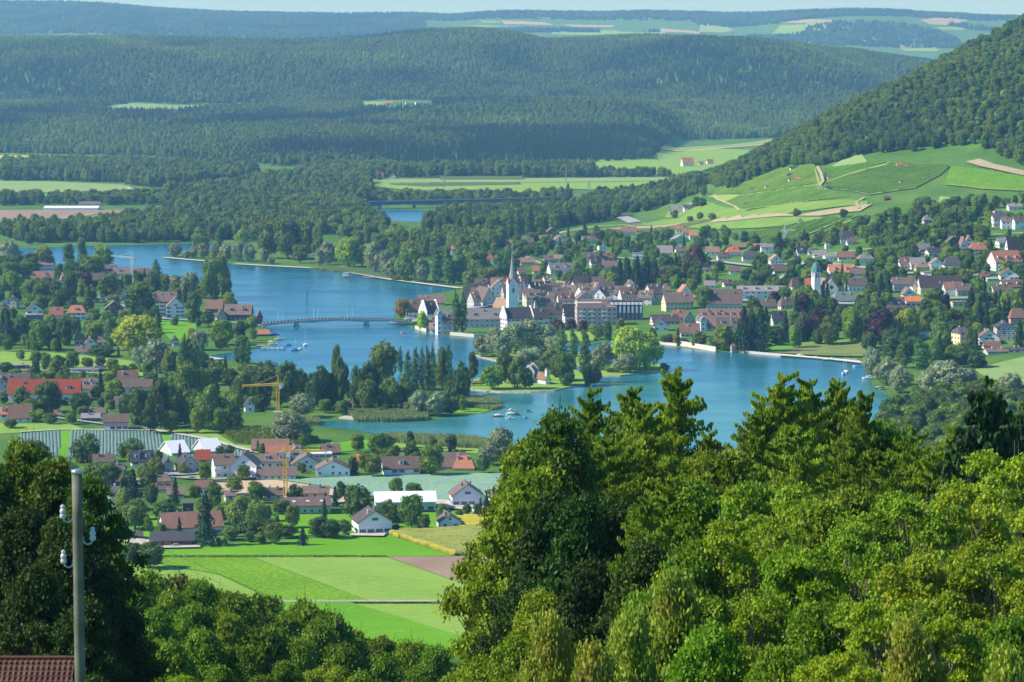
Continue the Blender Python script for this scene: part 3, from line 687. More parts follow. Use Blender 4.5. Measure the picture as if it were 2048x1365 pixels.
# ---------------------------------------------------------------- houses
def timber():
    if 'timber' in MAT: return MAT['timber']
    m,nt,bs=base_mat('half_timber',(0.7,0.66,0.58),0.85,0.2)
    g=nt.nodes.new('ShaderNodeTexCoord'); sp=nt.nodes.new('ShaderNodeSeparateXYZ'); nt.links.new(g.outputs['Object'],sp.inputs[0])
    ad=nt.nodes.new('ShaderNodeMath'); nt.links.new(sp.outputs[0],ad.inputs[0]); nt.links.new(sp.outputs[1],ad.inputs[1])
    cb=nt.nodes.new('ShaderNodeCombineXYZ'); nt.links.new(ad.outputs[0],cb.inputs[0]); nt.links.new(sp.outputs[2],cb.inputs[1])
    br=nt.nodes.new('ShaderNodeTexBrick'); br.offset=0.5; br.inputs['Scale'].default_value=1.0; br.inputs['Brick Width'].default_value=1.5; br.inputs['Row Height'].default_value=1.4; br.inputs['Mortar Size'].default_value=0.12
    br.inputs['Color1'].default_value=(0.72,0.68,0.6,1); br.inputs['Color2'].default_value=(0.66,0.62,0.55,1); br.inputs['Mortar'].default_value=(0.07,0.03,0.02,1)
    nt.links.new(cb.outputs[0],br.inputs['Vector']); nt.links.new(br.outputs['Color'],bs.inputs['Base Color']); MAT['timber']=m; return m
WALLM={'w':dirty('wall_white',(0.82,0.82,0.81),(0.88,0.88,0.87),0.35,rnd=0.06),'c':dirty('wall_cream',(0.62,0.55,0.42),(0.70,0.63,0.50),0.35,rnd=0.08),
 'p':dirty('wall_pink',(0.60,0.42,0.35),(0.66,0.48,0.40),0.35,rnd=0.05),'g':dirty('wall_grey',(0.50,0.51,0.50),(0.58,0.59,0.58),0.35,rnd=0.08),
 'n':dirty('wall_wood',(0.10,0.055,0.035),(0.16,0.09,0.055),1.2,rnd=0.2),'y':dirty('wall_yellow',(0.72,0.58,0.36),(0.78,0.64,0.42),0.35,rnd=0.04),
 's':dirty('wall_slate',(0.11,0.13,0.17),(0.15,0.17,0.21),0.6),'u':dirty('wall_blue_grey',(0.28,0.36,0.42),(0.33,0.41,0.47),0.5),'h':timber(),'r':dirty('wall_red',(0.50,0.05,0.05),(0.55,0.07,0.06),0.6),
 'm':dirty('wall_metal',(0.40,0.46,0.48),(0.46,0.52,0.54),0.3)}
ROOFM={'b':roofmat('roof_brown',(0.17,0.120,0.095),(0.22,0.16,0.125),(0.29,0.215,0.17)),'r':roofmat('roof_red_brown',(0.24,0.125,0.085),(0.30,0.165,0.11),(0.35,0.22,0.15)),
 'R':roofmat('roof_red',(0.42,0.075,0.03),(0.47,0.095,0.04),(0.50,0.13,0.06)),'o':roofmat('roof_orange',(0.50,0.19,0.10),(0.55,0.23,0.12),(0.50,0.25,0.15)),
 't':roofmat('roof_tan',(0.30,0.19,0.12),(0.36,0.24,0.15),(0.40,0.29,0.19)),'d':roofmat('roof_slate',(0.075,0.075,0.085),(0.10,0.10,0.11),(0.14,0.13,0.13)),
 'D':roofmat('roof_dark_brown',(0.075,0.062,0.058),(0.10,0.082,0.075),(0.14,0.115,0.10)),'g':roofmat('roof_grey',(0.24,0.22,0.20),(0.31,0.28,0.26),(0.37,0.34,0.31)),
 'W':dirty('roof_white_metal',(0.78,0.80,0.82),(0.84,0.85,0.86),0.3,0.5,0.4),'O':roofmat('roof_bright_orange',(0.68,0.20,0.06),(0.72,0.24,0.08),(0.70,0.27,0.11)),'G':roofmat('roof_copper_green',(0.10,0.30,0.25),(0.14,0.38,0.32),(0.2,0.42,0.36)),'e':roofmat('roof_green_grey',(0.16,0.21,0.20),(0.19,0.25,0.23),(0.22,0.27,0.25))}
ROOFM['s']=dirty('roof_felt',(0.08,0.085,0.09),(0.12,0.12,0.125),0.4)
WN={'w':'white','c':'cream','p':'pink','g':'grey','n':'brown timber','y':'yellow','s':'dark slate','u':'blue-grey','h':'half-timbered','r':'red','m':'pale grey'}
RN={'b':'brown','r':'red-brown','R':'bright red','o':'pale orange','t':'tan','d':'slate grey','D':'dark brown','g':'light grey','W':'white','O':'bright orange','G':'green','e':'grey-green','s':'dark grey'}
TN_={'E':'','G':'','H':'hipped','F':'flat','P':'pointed'}
GLASS=plain('window_glass',(0.02,0.03,0.045),0.12,0.6); FRAME=plain('window_frame_paint',(0.75,0.75,0.72),0.5); 
SHUT={'g':plain('shutter_green',(0.03,0.10,0.08),0.6),'r':plain('shutter_red',(0.50,0.04,0.04),0.6),'n':plain('shutter_brown',(0.10,0.05,0.03),0.6)}
CHIM=dirty('chimney_brick',(0.30,0.20,0.16),(0.40,0.30,0.25),2.0); CHIW=dirty('chimney_plaster',(0.70,0.68,0.64),(0.78,0.76,0.72),1.0); METAL=plain('painted_metal',(0.5,0.52,0.54),0.4,0.5,0.6)
WINM={}
def winmesh(kind,ww,wh):
    k=(kind,round(ww,1),round(wh,1))
    if k in WINM: return WINM[k]
    mb=MB(); f=0.09
    mb.box(-ww/2,ww/2,-0.04,0.05,0,wh,1); mb.box(-ww/2+f,-0.03,-0.055,-0.03,f,wh-f,0); mb.box(0.03,ww/2-f,-0.055,-0.03,f,wh-f,0)
    mb.box(-ww/2-0.08,ww/2+0.08,-0.12,0.02,-0.08,0.0,1)
    mats=[GLASS,FRAME]
    if kind in SHUT:
        mats.append(SHUT[kind]); s=ww*0.5
        mb.box(-ww/2-s,-ww/2-0.02,-0.09,-0.02,0,wh,2); mb.box(ww/2+0.02,ww/2+s,-0.09,-0.02,0,wh,2)
    WINM[k]=mb.mesh('window',mats); return WINM[k]
def window(parent,x,y,z,rz,kind='p',ww=1.2,wh=1.45):
    o=new_obj('window',winmesh(kind,ww,wh),parent,(x,y,z)); o.rotation_euler=(0,0,rz); return o
CHM={}
def chimney(parent,x,y,z,h=1.6,white=True,w=0.8):
    k=(round(h,1),white,w)
    if k not in CHM:
        mb=MB(); mb.box(-w/2,w/2,-0.35,0.35,-1.2,h,0); mb.box(-w/2-0.1,w/2+0.1,-0.45,0.45,h,h+0.15,0); mb.bar((0,0,h+0.1),(0,0,h+0.55),0.14,6,1); CHM[k]=mb.mesh('chimney',[CHIW if white else CHIM,METAL])
    return new_obj('chimney',CHM[k],parent,(x,y,z))
def gable_roof(mb,w,d,z0,rh,ov=0.6,th_=0.32,ax='x',hip=0.0,m=0):
    """two slabs meeting at the ridge; hip>0 cuts the ends back (fraction of half length)"""
    L,Wd=(w,d) if ax=='x' else (d,w)
    l=L/2+ov; q=Wd/2+ov; zl=z0-ov*rh/(Wd/2); zr=z0+rh; hr=hip*L/2 if hip>0 else -0.0
    rl=l-hr if hip>0 else l
    def T(x,y,z): return (x,y,z) if ax=='x' else (-y,x,z)
    up=[(-l,-q,zl),(l,-q,zl),(rl,0,zr),(-rl,0,zr)]; up2=[(l,q,zl),(-l,q,zl),(-rl,0,zr),(rl,0,zr)]
    t=th_
    for s in (up,up2): mb.poly([T(*p) for p in s],m); mb.poly([T(p[0],p[1],p[2]-t) for p in reversed(s)],m)
    if hip>0:
        for s in ([(-l,q,zl),(-l,-q,zl),(-rl,0,zr)],[(l,-q,zl),(l,q,zl),(rl,0,zr)]): mb.poly([T(*p) for p in s],m); mb.poly([T(p[0],p[1],p[2]-t) for p in reversed(s)],m)
    per=[(-l,-q,zl),(l,-q,zl),(rl,0,zr),(l,q,zl),(-l,q,zl),(-rl,0,zr)] if hip<=0 else [(-l,-q,zl),(l,-q,zl),(l,q,zl),(-l,q,zl)]
    n=len(per)
    for i in range(n):
        a=per[i]; b=per[(i+1)%n]; mb.poly([T(a[0],a[1],a[2]-t),T(b[0],b[1],b[2]-t),T(*b),T(*a)],m)
def wall_mesh(w,d,h,rh,t,wm,step=False,plinth=None):
    mb=MB(); a,b=w/2,d/2
    if t in('E','G') and rh>0:
        rr=rh-0.33
        if t=='E': pts=[(-b,0),(b,0),(b,h),(0,h+rr),(-b,h)]; f=lambda p,x:(x,p[0],p[1]); ex=a
        else: pts=[(-a,0),(a,0),(a,h),(0,h+rr),(-a,h)]; f=lambda p,x:(p[0],x,p[1]); ex=b
        n=5; z=[(-1.5 if q[1]==0 else q[1]) for q in pts]; pts=[(q[0],zz) for q,zz in zip(pts,z)]
        lo=[f(p,-ex) for p in pts]; hi=[f(p,ex) for p in pts]
        mb.poly(lo); mb.poly(list(reversed(hi)))
        for i in range(n):
            j=(i+1)%n; mb.poly([lo[j],lo[i],hi[i],hi[j]])
        if step:   # crow-stepped gable standing above the roof
            k=5; W2=(b if t=='E' else a)
            for s in ((-1,) if step==1 else (-1,1)):
                for i in range(k):
                    hw=W2*(1-(i)/k)+0.3; z0=h+rh*i/k; z1=h+rh*(i+1)/k+0.9
                    e0,e1=(ex*s-0.05 if s>0 else ex*s-0.55),(ex*s+0.55 if s>0 else ex*s+0.05)
                    if t=='E': mb.box(e0,e1,-hw,hw,z0-0.5+i*0.001,z1)
                    else: mb.box(-hw,hw,e0,e1,z0-0.5,z1)
    else: mb.box(-a,a,-b,b,-1.5,h-0.02)
    bm_mats=[wm]
    if plinth:
        mb.box(-a-0.06,a+0.06,-b-0.06,b+0.06,-1.5,plinth[1],1); bm_mats.append(plinth[0])
    return mb,bm_mats
HOUSES=[]   # record for labels and for keeping trees off the facades
def house(px,py,wpx,hpx,rpx,t,rc,wc,rot=None,depth=None,label=None,step=False,shut=None,dorm=0,cat='house',name='house',hip=None,chim=1,win=True,skylights=0,xyz=None,zo=0.0,plinth=None,wwin=1.2):
    x,y,z=hit(px,py) if xyz is None else xyz
    s=FPX/y; tot=wpx/s; h=max(1.8,hpx/s); rh=rpx/s*1.02
    rr=random.uniform(-4,16) if rot is None else rot; c_,s_=math.cos(R(abs(rr))),math.sin(R(abs(rr)))
    if depth is None: k=0.72 if t in'EHF' else 1.05; w=tot/(c_+k*s_); d=w*k; d=min(13,max(6,d)); w=max(3,(tot-d*s_)/c_) if tot>d*s_+3 else tot*0.7
    else: d=depth; w=max(3,(tot-d*s_)/c_)
    rz=R(rr)
    # steeper roofs are seen foreshortened: height read off the picture plus what the slope hides
    cyv=y+d/2*c_+w/2*abs(s_)*0.5
    ob=empty(name,(x,cyv,z+zo),rz)
    wm,mats=wall_mesh(w,d,h,rh,t,WALLM[wc],step,plinth); wo=wm.build('wall',mats,ob)
    rb=MB()
    if t=='E': gable_roof(rb,w,d,h,rh,ov=(0.1 if step else 0.6),ax='x')
    elif t=='G': gable_roof(rb,w,d,h,rh,ov=(0.1 if step else 0.6),ax='y')
    elif t=='H': gable_roof(rb,w,d,h,rh,ax='x',hip=hip or 0.5)
    elif t=='P': 
        q=[(-w/2-.4,-d/2-.4,h),(w/2+.4,-d/2-.4,h),(w/2+.4,d/2+.4,h),(-w/2-.4,d/2+.4,h)]
        for i in range(4): rb.poly([q[i],q[(i+1)%4],(0,0,h+rh)])
        rb.poly(list(reversed(q)))
    else: rb.box(-w/2-0.25,w/2+0.25,-d/2-0.25,d/2+0.25,h,h+0.35); 
    ro=rb.build('roof',[ROOFM[rc]],ob)
    zr=h+rh
    if t in 'EGH' and chim:
        for k in range(chim):
            u=(k+0.5)/chim-0.5+random.uniform(-0.12,0.12); off=random.choice((-1,1))*0.16
            if t=='G': chimney(ro,w*off,d*u,zr-abs(off)*2*rh,1.3,random.random()<0.5)
            else: chimney(ro,w*u*0.8,d*off,zr-abs(off)*2*rh,1.3,random.random()<0.5)
    if t=='F' and w>7: mb=MB(); mb.box(-0.7,0.7,-0.6,0.6,0,0.9); mb.build('vent_box',[METAL],ro,(w*0.2,0,h+0.35))
    if win:
        st=max(1,min(4,int(h/2.7))); nc=max(1,min(8,int((w-1)/2.7))); kind=shut or 'p'
        wh=1.35 if h>2.4 else 0.8
        for i in range(st):
            zz=0.9+i*(h/st) if h>2.4 else 0.6
            for j in range(nc):
                xx=-w/2+w*(j+0.5)/nc+random.uniform(-.1,.1); 
                if random.random()<0.92: window(wo,xx,-d/2-0.02,zz,0,kind,wwin,wh)
        if rr>3 and y<2700:
            ns=max(1,min(3,int(d/3.6)))
            for i in range(st):
                for j in range(ns): window(wo,-w/2-0.02,-d/2+d*(j+0.5)/ns,0.9+i*(h/st) if h>2.4 else 0.6,-math.pi/2,kind,wwin,wh)
        if t=='G' and rh>2.6: window(wo,0,-d/2-0.02,h+0.25,0,kind,wwin,1.2)
        if t=='E' and rh>2.6 and rr>3 and y<2700: window(wo,-w/2-0.02,0,h+0.25,-math.pi/2,kind,wwin,1.2)
    for k in range(dorm):
        xx=-w/2+w*(k+0.5)/dorm; dh=min(1.7,rh*0.45); yb=-d/2+d*0.14; zb=h+rh*0.28; mb=MB(); dw=1.1
        L=dh/(rh/(d/2))+0.6
        mb.box(xx-dw,xx+dw,yb,yb+L,zb-0.4,zb+dh-0.1,0); mb.box(xx-dw-0.25,xx+dw+0.25,yb-0.3,yb+L+0.5,zb+dh-0.1,zb+dh+0.12,1)
        do=mb.build('dormer',[WALLM[wc if wc!='h' else 'w'],ROOFM[rc]],ro); window(do,xx,yb-0.02,zb,0,'p',1.3,dh*0.7)
    for k in range(skylights):
        xx=-w/2+w*(k+0.6)/(skylights+0.2); t_=0.5; mb=MB(); sl=rh/(d/2); yy=-d/4
        zc=h+rh*0.5+0.05; mb.poly([(xx-.7,yy-.5,zc-.5*sl),(xx+.7,yy-.5,zc-.5*sl),(xx+.7,yy+.5,zc+.5*sl),(xx-.7,yy+.5,zc+.5*sl)]); mb.build('skylight',[plain('skylight',(0.8,0.75,0.7),0.2,0.6)],ro)
    px0,pt=proj(x,cyv,z+h+rh); pxm,pb=proj(x,y,z)
    HOUSES.append(dict(o=ob,x=x,y=y,px=px,py=py,w=wpx,top=pt,rc=rc,wc=wc,t=t,label=label,cat=cat,W=w,D=d,H=h,rh=rh,wall=wo,roof=ro)); return HOUSES[-1]
HL='''
742 1070 84 27 22 G D w
897 1059 50 17 13 G b w
932 1014 70 24 22 G b w
995 1001 42 9 12 E b w
265 1081 38 7 6 E D n
630 998 53 13 11 E b p
547 1001 40 13 11 E b c
458 1004 26 14 8 E b c
407 991 32 18 11 E r w
489 958 56 29 22 G t w
548 937 60 15 12 E b w
592 930 42 19 17 G t w
558 922 58 8 20 E o w
540 906 72 9 16 E r n
611 941 66 13 18 G b w
664 954 72 16 17 G b w
642 917 44 8 0 F W w
660 911 40 8 13 E t n
724 927 32 7 9 H O w
904 939 56 7 24 E b w
928 941 42 6 20 H o w
205 936 42 14 12 E b c
234 946 32 8 10 H b c
282 933 50 12 18 E d w
405 929 30 12 16 E R w
223 970 42 5 9 E r w
213 985 46 8 9 E b w
225 998 28 15 9 E d w
322 969 40 6 9 H b w
324 986 46 8 10 E b w
350 997 36 10 10 E b w
213 1021 32 6 8 E g w
374 1028 26 20 0 F s n
25 776 66 6 21 E b c
4 790 28 22 13 G b h
38 846 50 12 23 E r w
6 839 18 12 12 E o w
178 784 36 9 17 E b w
190 797 26 5 12 E r w
253 771 42 8 21 E r w
272 787 62 13 13 E b w
240 816 24 8 14 E b w
190 834 40 9 8 E b n
180 843 38 8 7 E g n
114 836 16 5 8 E b w
35 738 46 4 0 F g n
170 746 54 5 0 F g w
207 744 40 6 5 E d n
158 691 21 13 12 H t w
180 703 26 16 13 G b w
164 711 30 8 10 E b w
206 693 26 11 16 H b w
112 638 26 10 13 E o h
66 629 38 9 12 G D w
66 644 40 13 0 F g s
18 619 32 16 10 G b c
6 621 16 7 8 G b w
226 634 40 17 14 G g n
207 603 14 8 8 G b w
78 564 56 8 12 E r w
84 556 16 5 9 G r w
43 536 48 6 10 E r w
92 533 30 4 7 E r w
30 546 18 6 9 G o w
132 549 30 5 10 E r w
125 573 14 15 12 G o w
195 573 26 14 12 E b n
210 546 42 6 9 E b w
250 554 50 7 10 E b w
287 551 22 5 9 E r w
250 601 18 10 14 G b w
428 626 34 10 15 E r n
441 642 24 10 13 G D h
476 641 54 13 18 E b n
518 651 14 19 12 G b n
350 693 18 10 10 G D w
832 637 42 16 22 E t w
862 612 54 7 14 E b w
862 661 18 14 12 E t w
868 668 18 12 10 E t w
893 646 34 10 16 E g w
894 671 22 29 13 E b h
1080 651 36 16 17 E D w
943 606 32 12 20 E D n
1110 649 28 24 19 E b p
1139 646 28 18 19 E D w
1235 601 30 7 19 E r w
1212 591 18 8 13 G b h
1260 610 38 12 27 G g g
1190 628 62 8 20 E b w
1356 622 64 18 17 E b y
1449 620 72 14 26 E b g
1420 661 32 10 16 E b w
1380 676 38 12 16 E r w
1322 663 28 12 14 G D w
1330 651 58 8 12 E D w
1378 649 26 9 16 G D h
1357 641 28 8 12 E o w
1455 661 42 9 16 E b w
1535 619 34 7 12 E b w
1572 619 30 10 14 H b c
1557 651 28 12 16 E d w
1316 596 34 11 14 G b w
1370 591 28 8 13 G o w
1333 585 16 6 11 H t w
1682 554 50 10 14 E o w
1716 554 26 7 10 E b w
1715 584 46 14 13 E b w
1661 523 28 10 5 E g w
1694 521 34 7 10 E r w
1732 528 32 11 8 H g w
1590 581 20 11 14 H b w
1618 576 14 8 10 E O w
1552 529 26 9 10 G t w
1558 548 26 7 12 E b w
1690 606 60 5 16 H e g
1790 621 44 7 18 E b w
1826 614 32 12 8 E O w
1817 599 28 11 12 G b w
1808 581 48 13 12 E b w
1907 591 38 14 12 E r w
1928 593 28 13 12 E b g
1812 539 30 12 12 E r w
1836 538 30 10 12 E g w
1846 542 30 8 8 H t c
1875 539 28 12 10 G g w
1906 541 36 12 14 H d w
1848 513 26 15 10 E g w
1868 514 32 10 8 E d w
1907 496 28 11 12 G b n
1926 504 18 10 20 G r w
1938 494 14 11 12 G o w
1957 513 36 15 12 H o w
2010 496 34 11 8 E g w
2028 506 32 9 22 E D w
2000 454 30 19 8 E d w
2016 458 26 15 8 E b w
2038 459 24 17 8 E b w
2030 421 28 8 5 E g w
1997 430 18 7 0 F g w
1855 447 18 8 7 H g w
2020 561 38 11 12 G b w
2025 578 50 5 12 E r w
2005 591 42 11 10 E b w
1970 557 18 5 7 E r n
1985 563 26 4 0 F W g
1853 554 18 8 0 F g w
1980 691 42 17 14 G b w
2012 681 38 27 10 G d h
2036 651 38 17 16 H r p
1985 703 36 7 12 E r w
1996 709 52 4 6 E b g
2034 706 40 6 4 E D w
1848 677 30 14 0 F g w
1920 614 34 9 0 F g c
1983 621 14 5 12 H o w
1103 473 26 8 9 G b n
1012 496 22 8 7 E t w
1057 491 20 7 8 E b w
1118 489 26 9 9 G t w
907 511 12 13 6 H o w
949 497 14 9 5 E g w
980 528 12 11 7 H R w
1055 531 28 7 8 E r c
1043 553 18 9 8 E t w
1072 548 14 7 8 E o w
1097 526 20 7 8 E b w
1114 524 26 7 7 E t w
1120 548 52 9 12 E g w
1172 481 18 7 0 F g w
1185 488 22 9 7 H b w
1204 508 18 15 0 F g w
1258 471 30 8 9 E r w
1358 466 15 9 6 E o w
1372 472 15 9 6 E o w
1386 479 15 9 6 E o w
1360 488 36 9 8 G g g
1180 526 24 10 11 E b w
1192 536 26 10 12 E D w
1216 524 20 8 9 E r w
1222 543 36 9 11 E b w
1276 518 22 11 0 F g w
1330 511 30 6 13 E g w
1362 509 24 8 8 E b w
1425 511 26 8 9 E t w
1445 520 22 7 8 E b w
1355 429 28 6 12 E g n
1378 422 22 6 6 E D w
1467 515 30 11 9 H O w
1480 501 34 7 8 E t n
1526 499 36 9 0 F g r
1534 509 24 15 6 E g w
1500 521 30 9 9 H d w
1604 511 22 7 10 E D w
1621 510 9 9 6 G r w
1640 514 26 5 8 E g w
1684 488 12 13 13 G D w
1697 482 20 8 12 E D w
1703 491 20 7 7 E b w
1655 498 9 9 0 F g w
1420 578 22 8 8 E g w
1455 574 20 7 7 E b w
1300 555 22 7 8 E b w
1410 545 22 7 8 E t w
1470 548 22 7 8 E b w
1602 447 8 5 3 G D w
754 358 25 5 8 E o w
785 358 12 6 6 G t w
1375 334 26 8 10 E o w
1420 329 14 5 5 E o w
1402 331 10 4 4 E r w
178 412 44 4 4 E b w
778 210 14 4 4 E o w
815 210 10 5 0 F W w
842 210 26 5 0 F W w
905 402 20 5 6 E b w
935 401 18 5 6 E r w
965 402 22 5 6 E t w
990 404 20 4 6 E o w
1010 402 18 5 6 E b w
1040 398 30 5 7 E r w
1075 402 20 5 6 E b w
1110 400 26 4 6 E r w
880 404 18 4 6 E b w
1305 405 14 5 6 E b w
1325 402 14 6 6 G b w
1290 398 14 5 5 E g w
'''
for ln in HL.strip().split('\n'):
    a=ln.split(); house(float(a[0]),float(a[1]),float(a[2]),float(a[3]),float(a[4]),a[5],a[6],a[7],
        shut=random.choice([None,None,'g','n','r']) if a[7]=='w' else None,chim=1 if float(a[2])<40 else 2,dorm=(1 if float(a[2])<34 else 2) if (a[5]=='E' and random.random()<0.3 and float(a[4])>9) else 0)
# named buildings
MARK={}
def mk(k,**kw): h=house(**kw); MARK[k]=h; return h
mk('hall',px=808,py=1027,wpx=128,hpx=24,rpx=14,t='E',rc='W',wc='m',rot=5,depth=18,label='long hall with a gleaming white metal roof and pale grey walls',chim=0,plinth=(plain('blue_band',(0.03,0.08,0.16),0.6),1.2),cat='hall',name='hall',win=False)
mk('shed',px=612,py=1030,wpx=98,hpx=19,rpx=12,t='E',rc='b',wc='m',rot=8,depth=14,label='long low shed with three pale skylights in its brown roof',skylights=3,chim=0,cat='shed',name='long_shed',plinth=(dirty('red_plinth',(0.4,0.25,0.2),(0.5,0.3,0.25)),0.8))
mk('farm',px=377,py=1075,wpx=134,hpx=21,rpx=25,t='E',rc='r',wc='w',rot=17,depth=13,label='big farmhouse with red shutters and a long red-brown roof',shut='r',chim=2,cat='farmhouse',name='farmhouse')
mk('barn',px=340,py=1095,wpx=92,hpx=14,rpx=12,t='E',rc='d',wc='n',rot=6,depth=14,label='low timber barn with grey roof in front of the farmhouse',chim=0,cat='barn',name='barn',win=False)
mk('flats',px=444,py=958,wpx=52,hpx=30,rpx=17,t='E',rc='b',wc='w',rot=14,depth=12,label='white block of flats with stacked balconies in the lower village',cat='block of flats',name='block_of_flats')
mk('long',px=550,py=960,wpx=82,hpx=10,rpx=14,t='E',rc='b',wc='w',rot=5,depth=9,label='long low white building with open porch under brown roof',chim=0,cat='outbuilding',name='outbuilding')
mk('tent',px=345,py=912,wpx=64,hpx=5,rpx=19,t='E',rc='W',wc='g',rot=28,depth=16,label='building with a wide shining white roof, the one above the big grey gable',chim=0,cat='hall',name='white_roofed_hall',win=False)
mk('tent2',px=412,py=909,wpx=64,hpx=5,rpx=20,t='E',rc='W',wc='g',rot=28,depth=16,label='building with a wide shining white roof beside the bright red roof',chim=0,cat='hall',name='white_roofed_hall',win=False)
mk('greygable',px=372,py=948,wpx=60,hpx=16,rpx=19,t='G',rc='d',wc='g',rot=16,depth=15,label='large house with slate grey roof and wide pale gable',chim=1)
mk('blueg',px=331,py=948,wpx=28,hpx=20,rpx=12,t='G',rc='d',wc='u',rot=14,depth=10,label='blue-grey gabled house joined to the large slate-roofed house')
mk('dormer',px=800,py=950,wpx=80,hpx=14,rpx=20,t='E',rc='b',wc='w',rot=9,depth=11,label='white house with a gabled dormer breaking its brown tiled roof',shut='g',dorm=1)
mk('redrow',px=86,py=804,wpx=146,hpx=18,rpx=25,t='E',rc='R',wc='w',rot=4,depth=12,label='long terrace with bright red roof, dormers and white chimneys',shut='g',dorm=3,chim=3,cat='terrace',name='terrace_house')
mk('pinkh',px=229,py=862,wpx=54,hpx=19,rpx=13,t='E',rc='b',wc='p',rot=8,depth=10,label='pinkish house on a white cellar storey above the cabbage field',shut='n',plinth=(WALLM['w'],2.0))
mk('orangev',px=151,py=641,wpx=39,hpx=16,rpx=13,t='H',rc='o',wc='w',rot=5,depth=12,label='white villa with pale orange hipped roof and central dormer',dorm=1,shut='g')
mk('villa',px=330,py=632,wpx=46,hpx=30,rpx=17,t='E',rc='b',wc='w',rot=6,depth=13,label='tall white villa with green shutters and brown roof',shut='g',chim=2)
mk('villa2',px=349,py=636,wpx=40,hpx=23,rpx=18,t='G',rc='t',wc='w',rot=8,depth=12,label='white villa with timbered gable in front of the tall white villa',shut='g')
mk('boath',px=525,py=673,wpx=24,hpx=5,rpx=7,t='E',rc='o',wc='n',rot=5,depth=8,label='little boathouse with reddish roof at the bridge end',win=False,chim=0,cat='boathouse',name='boathouse')
mk('steph',px=858,py=642,wpx=40,hpx=14,rpx=24,t='E',rc='D',wc='w',rot=30,depth=12,label='white crow-stepped house with steep dark roof near the bridgehead',step=2)
mk('abbeytower',px=877,py=671,wpx=10,hpx=40,rpx=8,t='G',rc='b',wc='w',rot=20,depth=5,label='narrow white stepped tower house rising from the water edge',step=2,cat='tower house',name='tower_house',chim=0)
mk('abbey',px=968,py=656,wpx=84,hpx=19,rpx=19,t='E',rc='g',wc='g',rot=4,depth=12,label='long monastery wing with grey roof and a row of windows',chim=1,dorm=2,cat='monastery',name='monastery_wing')
mk('redsh',px=1034,py=662,wpx=66,hpx=25,rpx=20,t='E',rc='D',wc='w',rot=22,depth=12,label='white crow-stepped house with red shutters beside the monastery wing',step=2,shut='r')
mk('hotel',px=1192,py=651,wpx=84,hpx=35,rpx=0,t='F',rc='t',wc='p',rot=6,depth=13,label='big flat-roofed pink hotel with white balconies on the promenade',cat='hotel',name='hotel',wwin=1.8)
mk('bays',px=1252,py=641,wpx=68,hpx=34,rpx=6,t='E',rc='D',wc='s',rot=2,depth=13,label='long dark slate building with a row of upright bays',cat='building',name='town_building',dorm=6,chim=0)
mk('clinic',px=1524,py=598,wpx=98,hpx=16,rpx=9,t='E',rc='g',wc='w',rot=2,depth=12,label='long white building with light grey roof and wide dormers',dorm=4,chim=0,cat='building',name='town_building')
mk('rowb',px=1450,py=643,wpx=104,hpx=8,rpx=16,t='E',rc='r',wc='w',rot=3,depth=10,label='long old row of houses with many small dormers and chimneys',dorm=7,chim=5,cat='terrace',name='terrace_house')
mk('steps',px=1404,py=663,wpx=18,hpx=19,rpx=9,t='G',rc='b',wc='w',rot=10,depth=12,label='white stepped gable house among the brown riverside roofs',step=2)
mk('nave2',px=1656,py=589,wpx=42,hpx=13,rpx=17,t='G',rc='t',wc='w',rot=18,depth=18,label='white church nave with tan roof and round window under the green-capped tower',cat='church',name='church_nave',chim=0,win=False)
mk('chalet',px=1882,py=587,wpx=88,hpx=14,rpx=20,t='E',rc='D',wc='y',rot=4,depth=14,label='large house with huge dark roof and roof window on the hillside',dorm=1,chim=1)
for i,pxx in enumerate((1831,1842,1854)): mk('ch%d'%i,px=pxx,py=587,wpx=15,hpx=17,rpx=13,t='G',rc='D',wc='w',rot=4,depth=10,label=['first of three tall white gables','middle of three tall white gables','last of three tall white gables'][i]+' beside the huge dark roof',chim=0)
mk('apt',px=2012,py=541,wpx=70,hpx=18,rpx=20,t='E',rc='o',wc='w',rot=22,depth=14,label='large white apartment house with pale orange roof and balconies',dorm=3,chim=1)
mk('yellowv',px=1925,py=691,wpx=36,hpx=26,rpx=9,t='H',rc='d',wc='y',rot=20,depth=12,label='pale yellow cube villa with slate hipped roof near the meadow')
mk('green',px=142,py=421,wpx=108,hpx=5,rpx=3,t='E',rc='W',wc='w',rot=0,depth=20,label='very long white greenhouse beyond the river fields',chim=0,cat='greenhouse',name='greenhouse',win=False)
mk('gnave',px=1006,py=626,wpx=40,hpx=11,rpx=16,t='G',rc='t',wc='w',rot=28,depth=20,label='white church nave with pale tan roof beside the tall spire',cat='church',name='church_nave',chim=0,win=False)
mk('biggable',px=968,py=614,wpx=48,hpx=13,rpx=25,t='G',rc='b',wc='g',rot=24,depth=20,label='broad grey gable with tall brown roof in the old town',chim=1)
mk('fort',px=1139,py=590,wpx=17,hpx=17,rpx=9,t='G',rc='d',wc='h',rot=5,depth=8,label='half-timbered gate tower rising above the old town roofs',cat='gate tower',name='gate_tower',chim=0)
mk('chapel',px=1085,py=772,wpx=22,hpx=13,rpx=9,t='G',rc='t',wc='w',rot=30,depth=12,label='small white chapel with belfry on the wooded island',cat='chapel',name='chapel',chim=0,win=False,zo=0.7)
mk('islh',px=1062,py=768,wpx=30,hpx=18,rpx=14,t='G',rc='t',wc='w',rot=-12,depth=12,label='white crow-stepped house half hidden by trees on the island',step=2,zo=0.7)
mk('pav',px=1467,py=706,wpx=8,hpx=13,rpx=6,t='P',rc='r',wc='h',rot=5,depth=4,label='tiny white pavilion tower with painted top on the shore wall',cat='pavilion',name='pavilion',chim=0,win=False)
mk('lakeh',px=497,py=825,wpx=24,hpx=14,rpx=12,t='G',rc='D',wc='w',rot=10,depth=9,label='small white house among trees beside the crane at the bay')
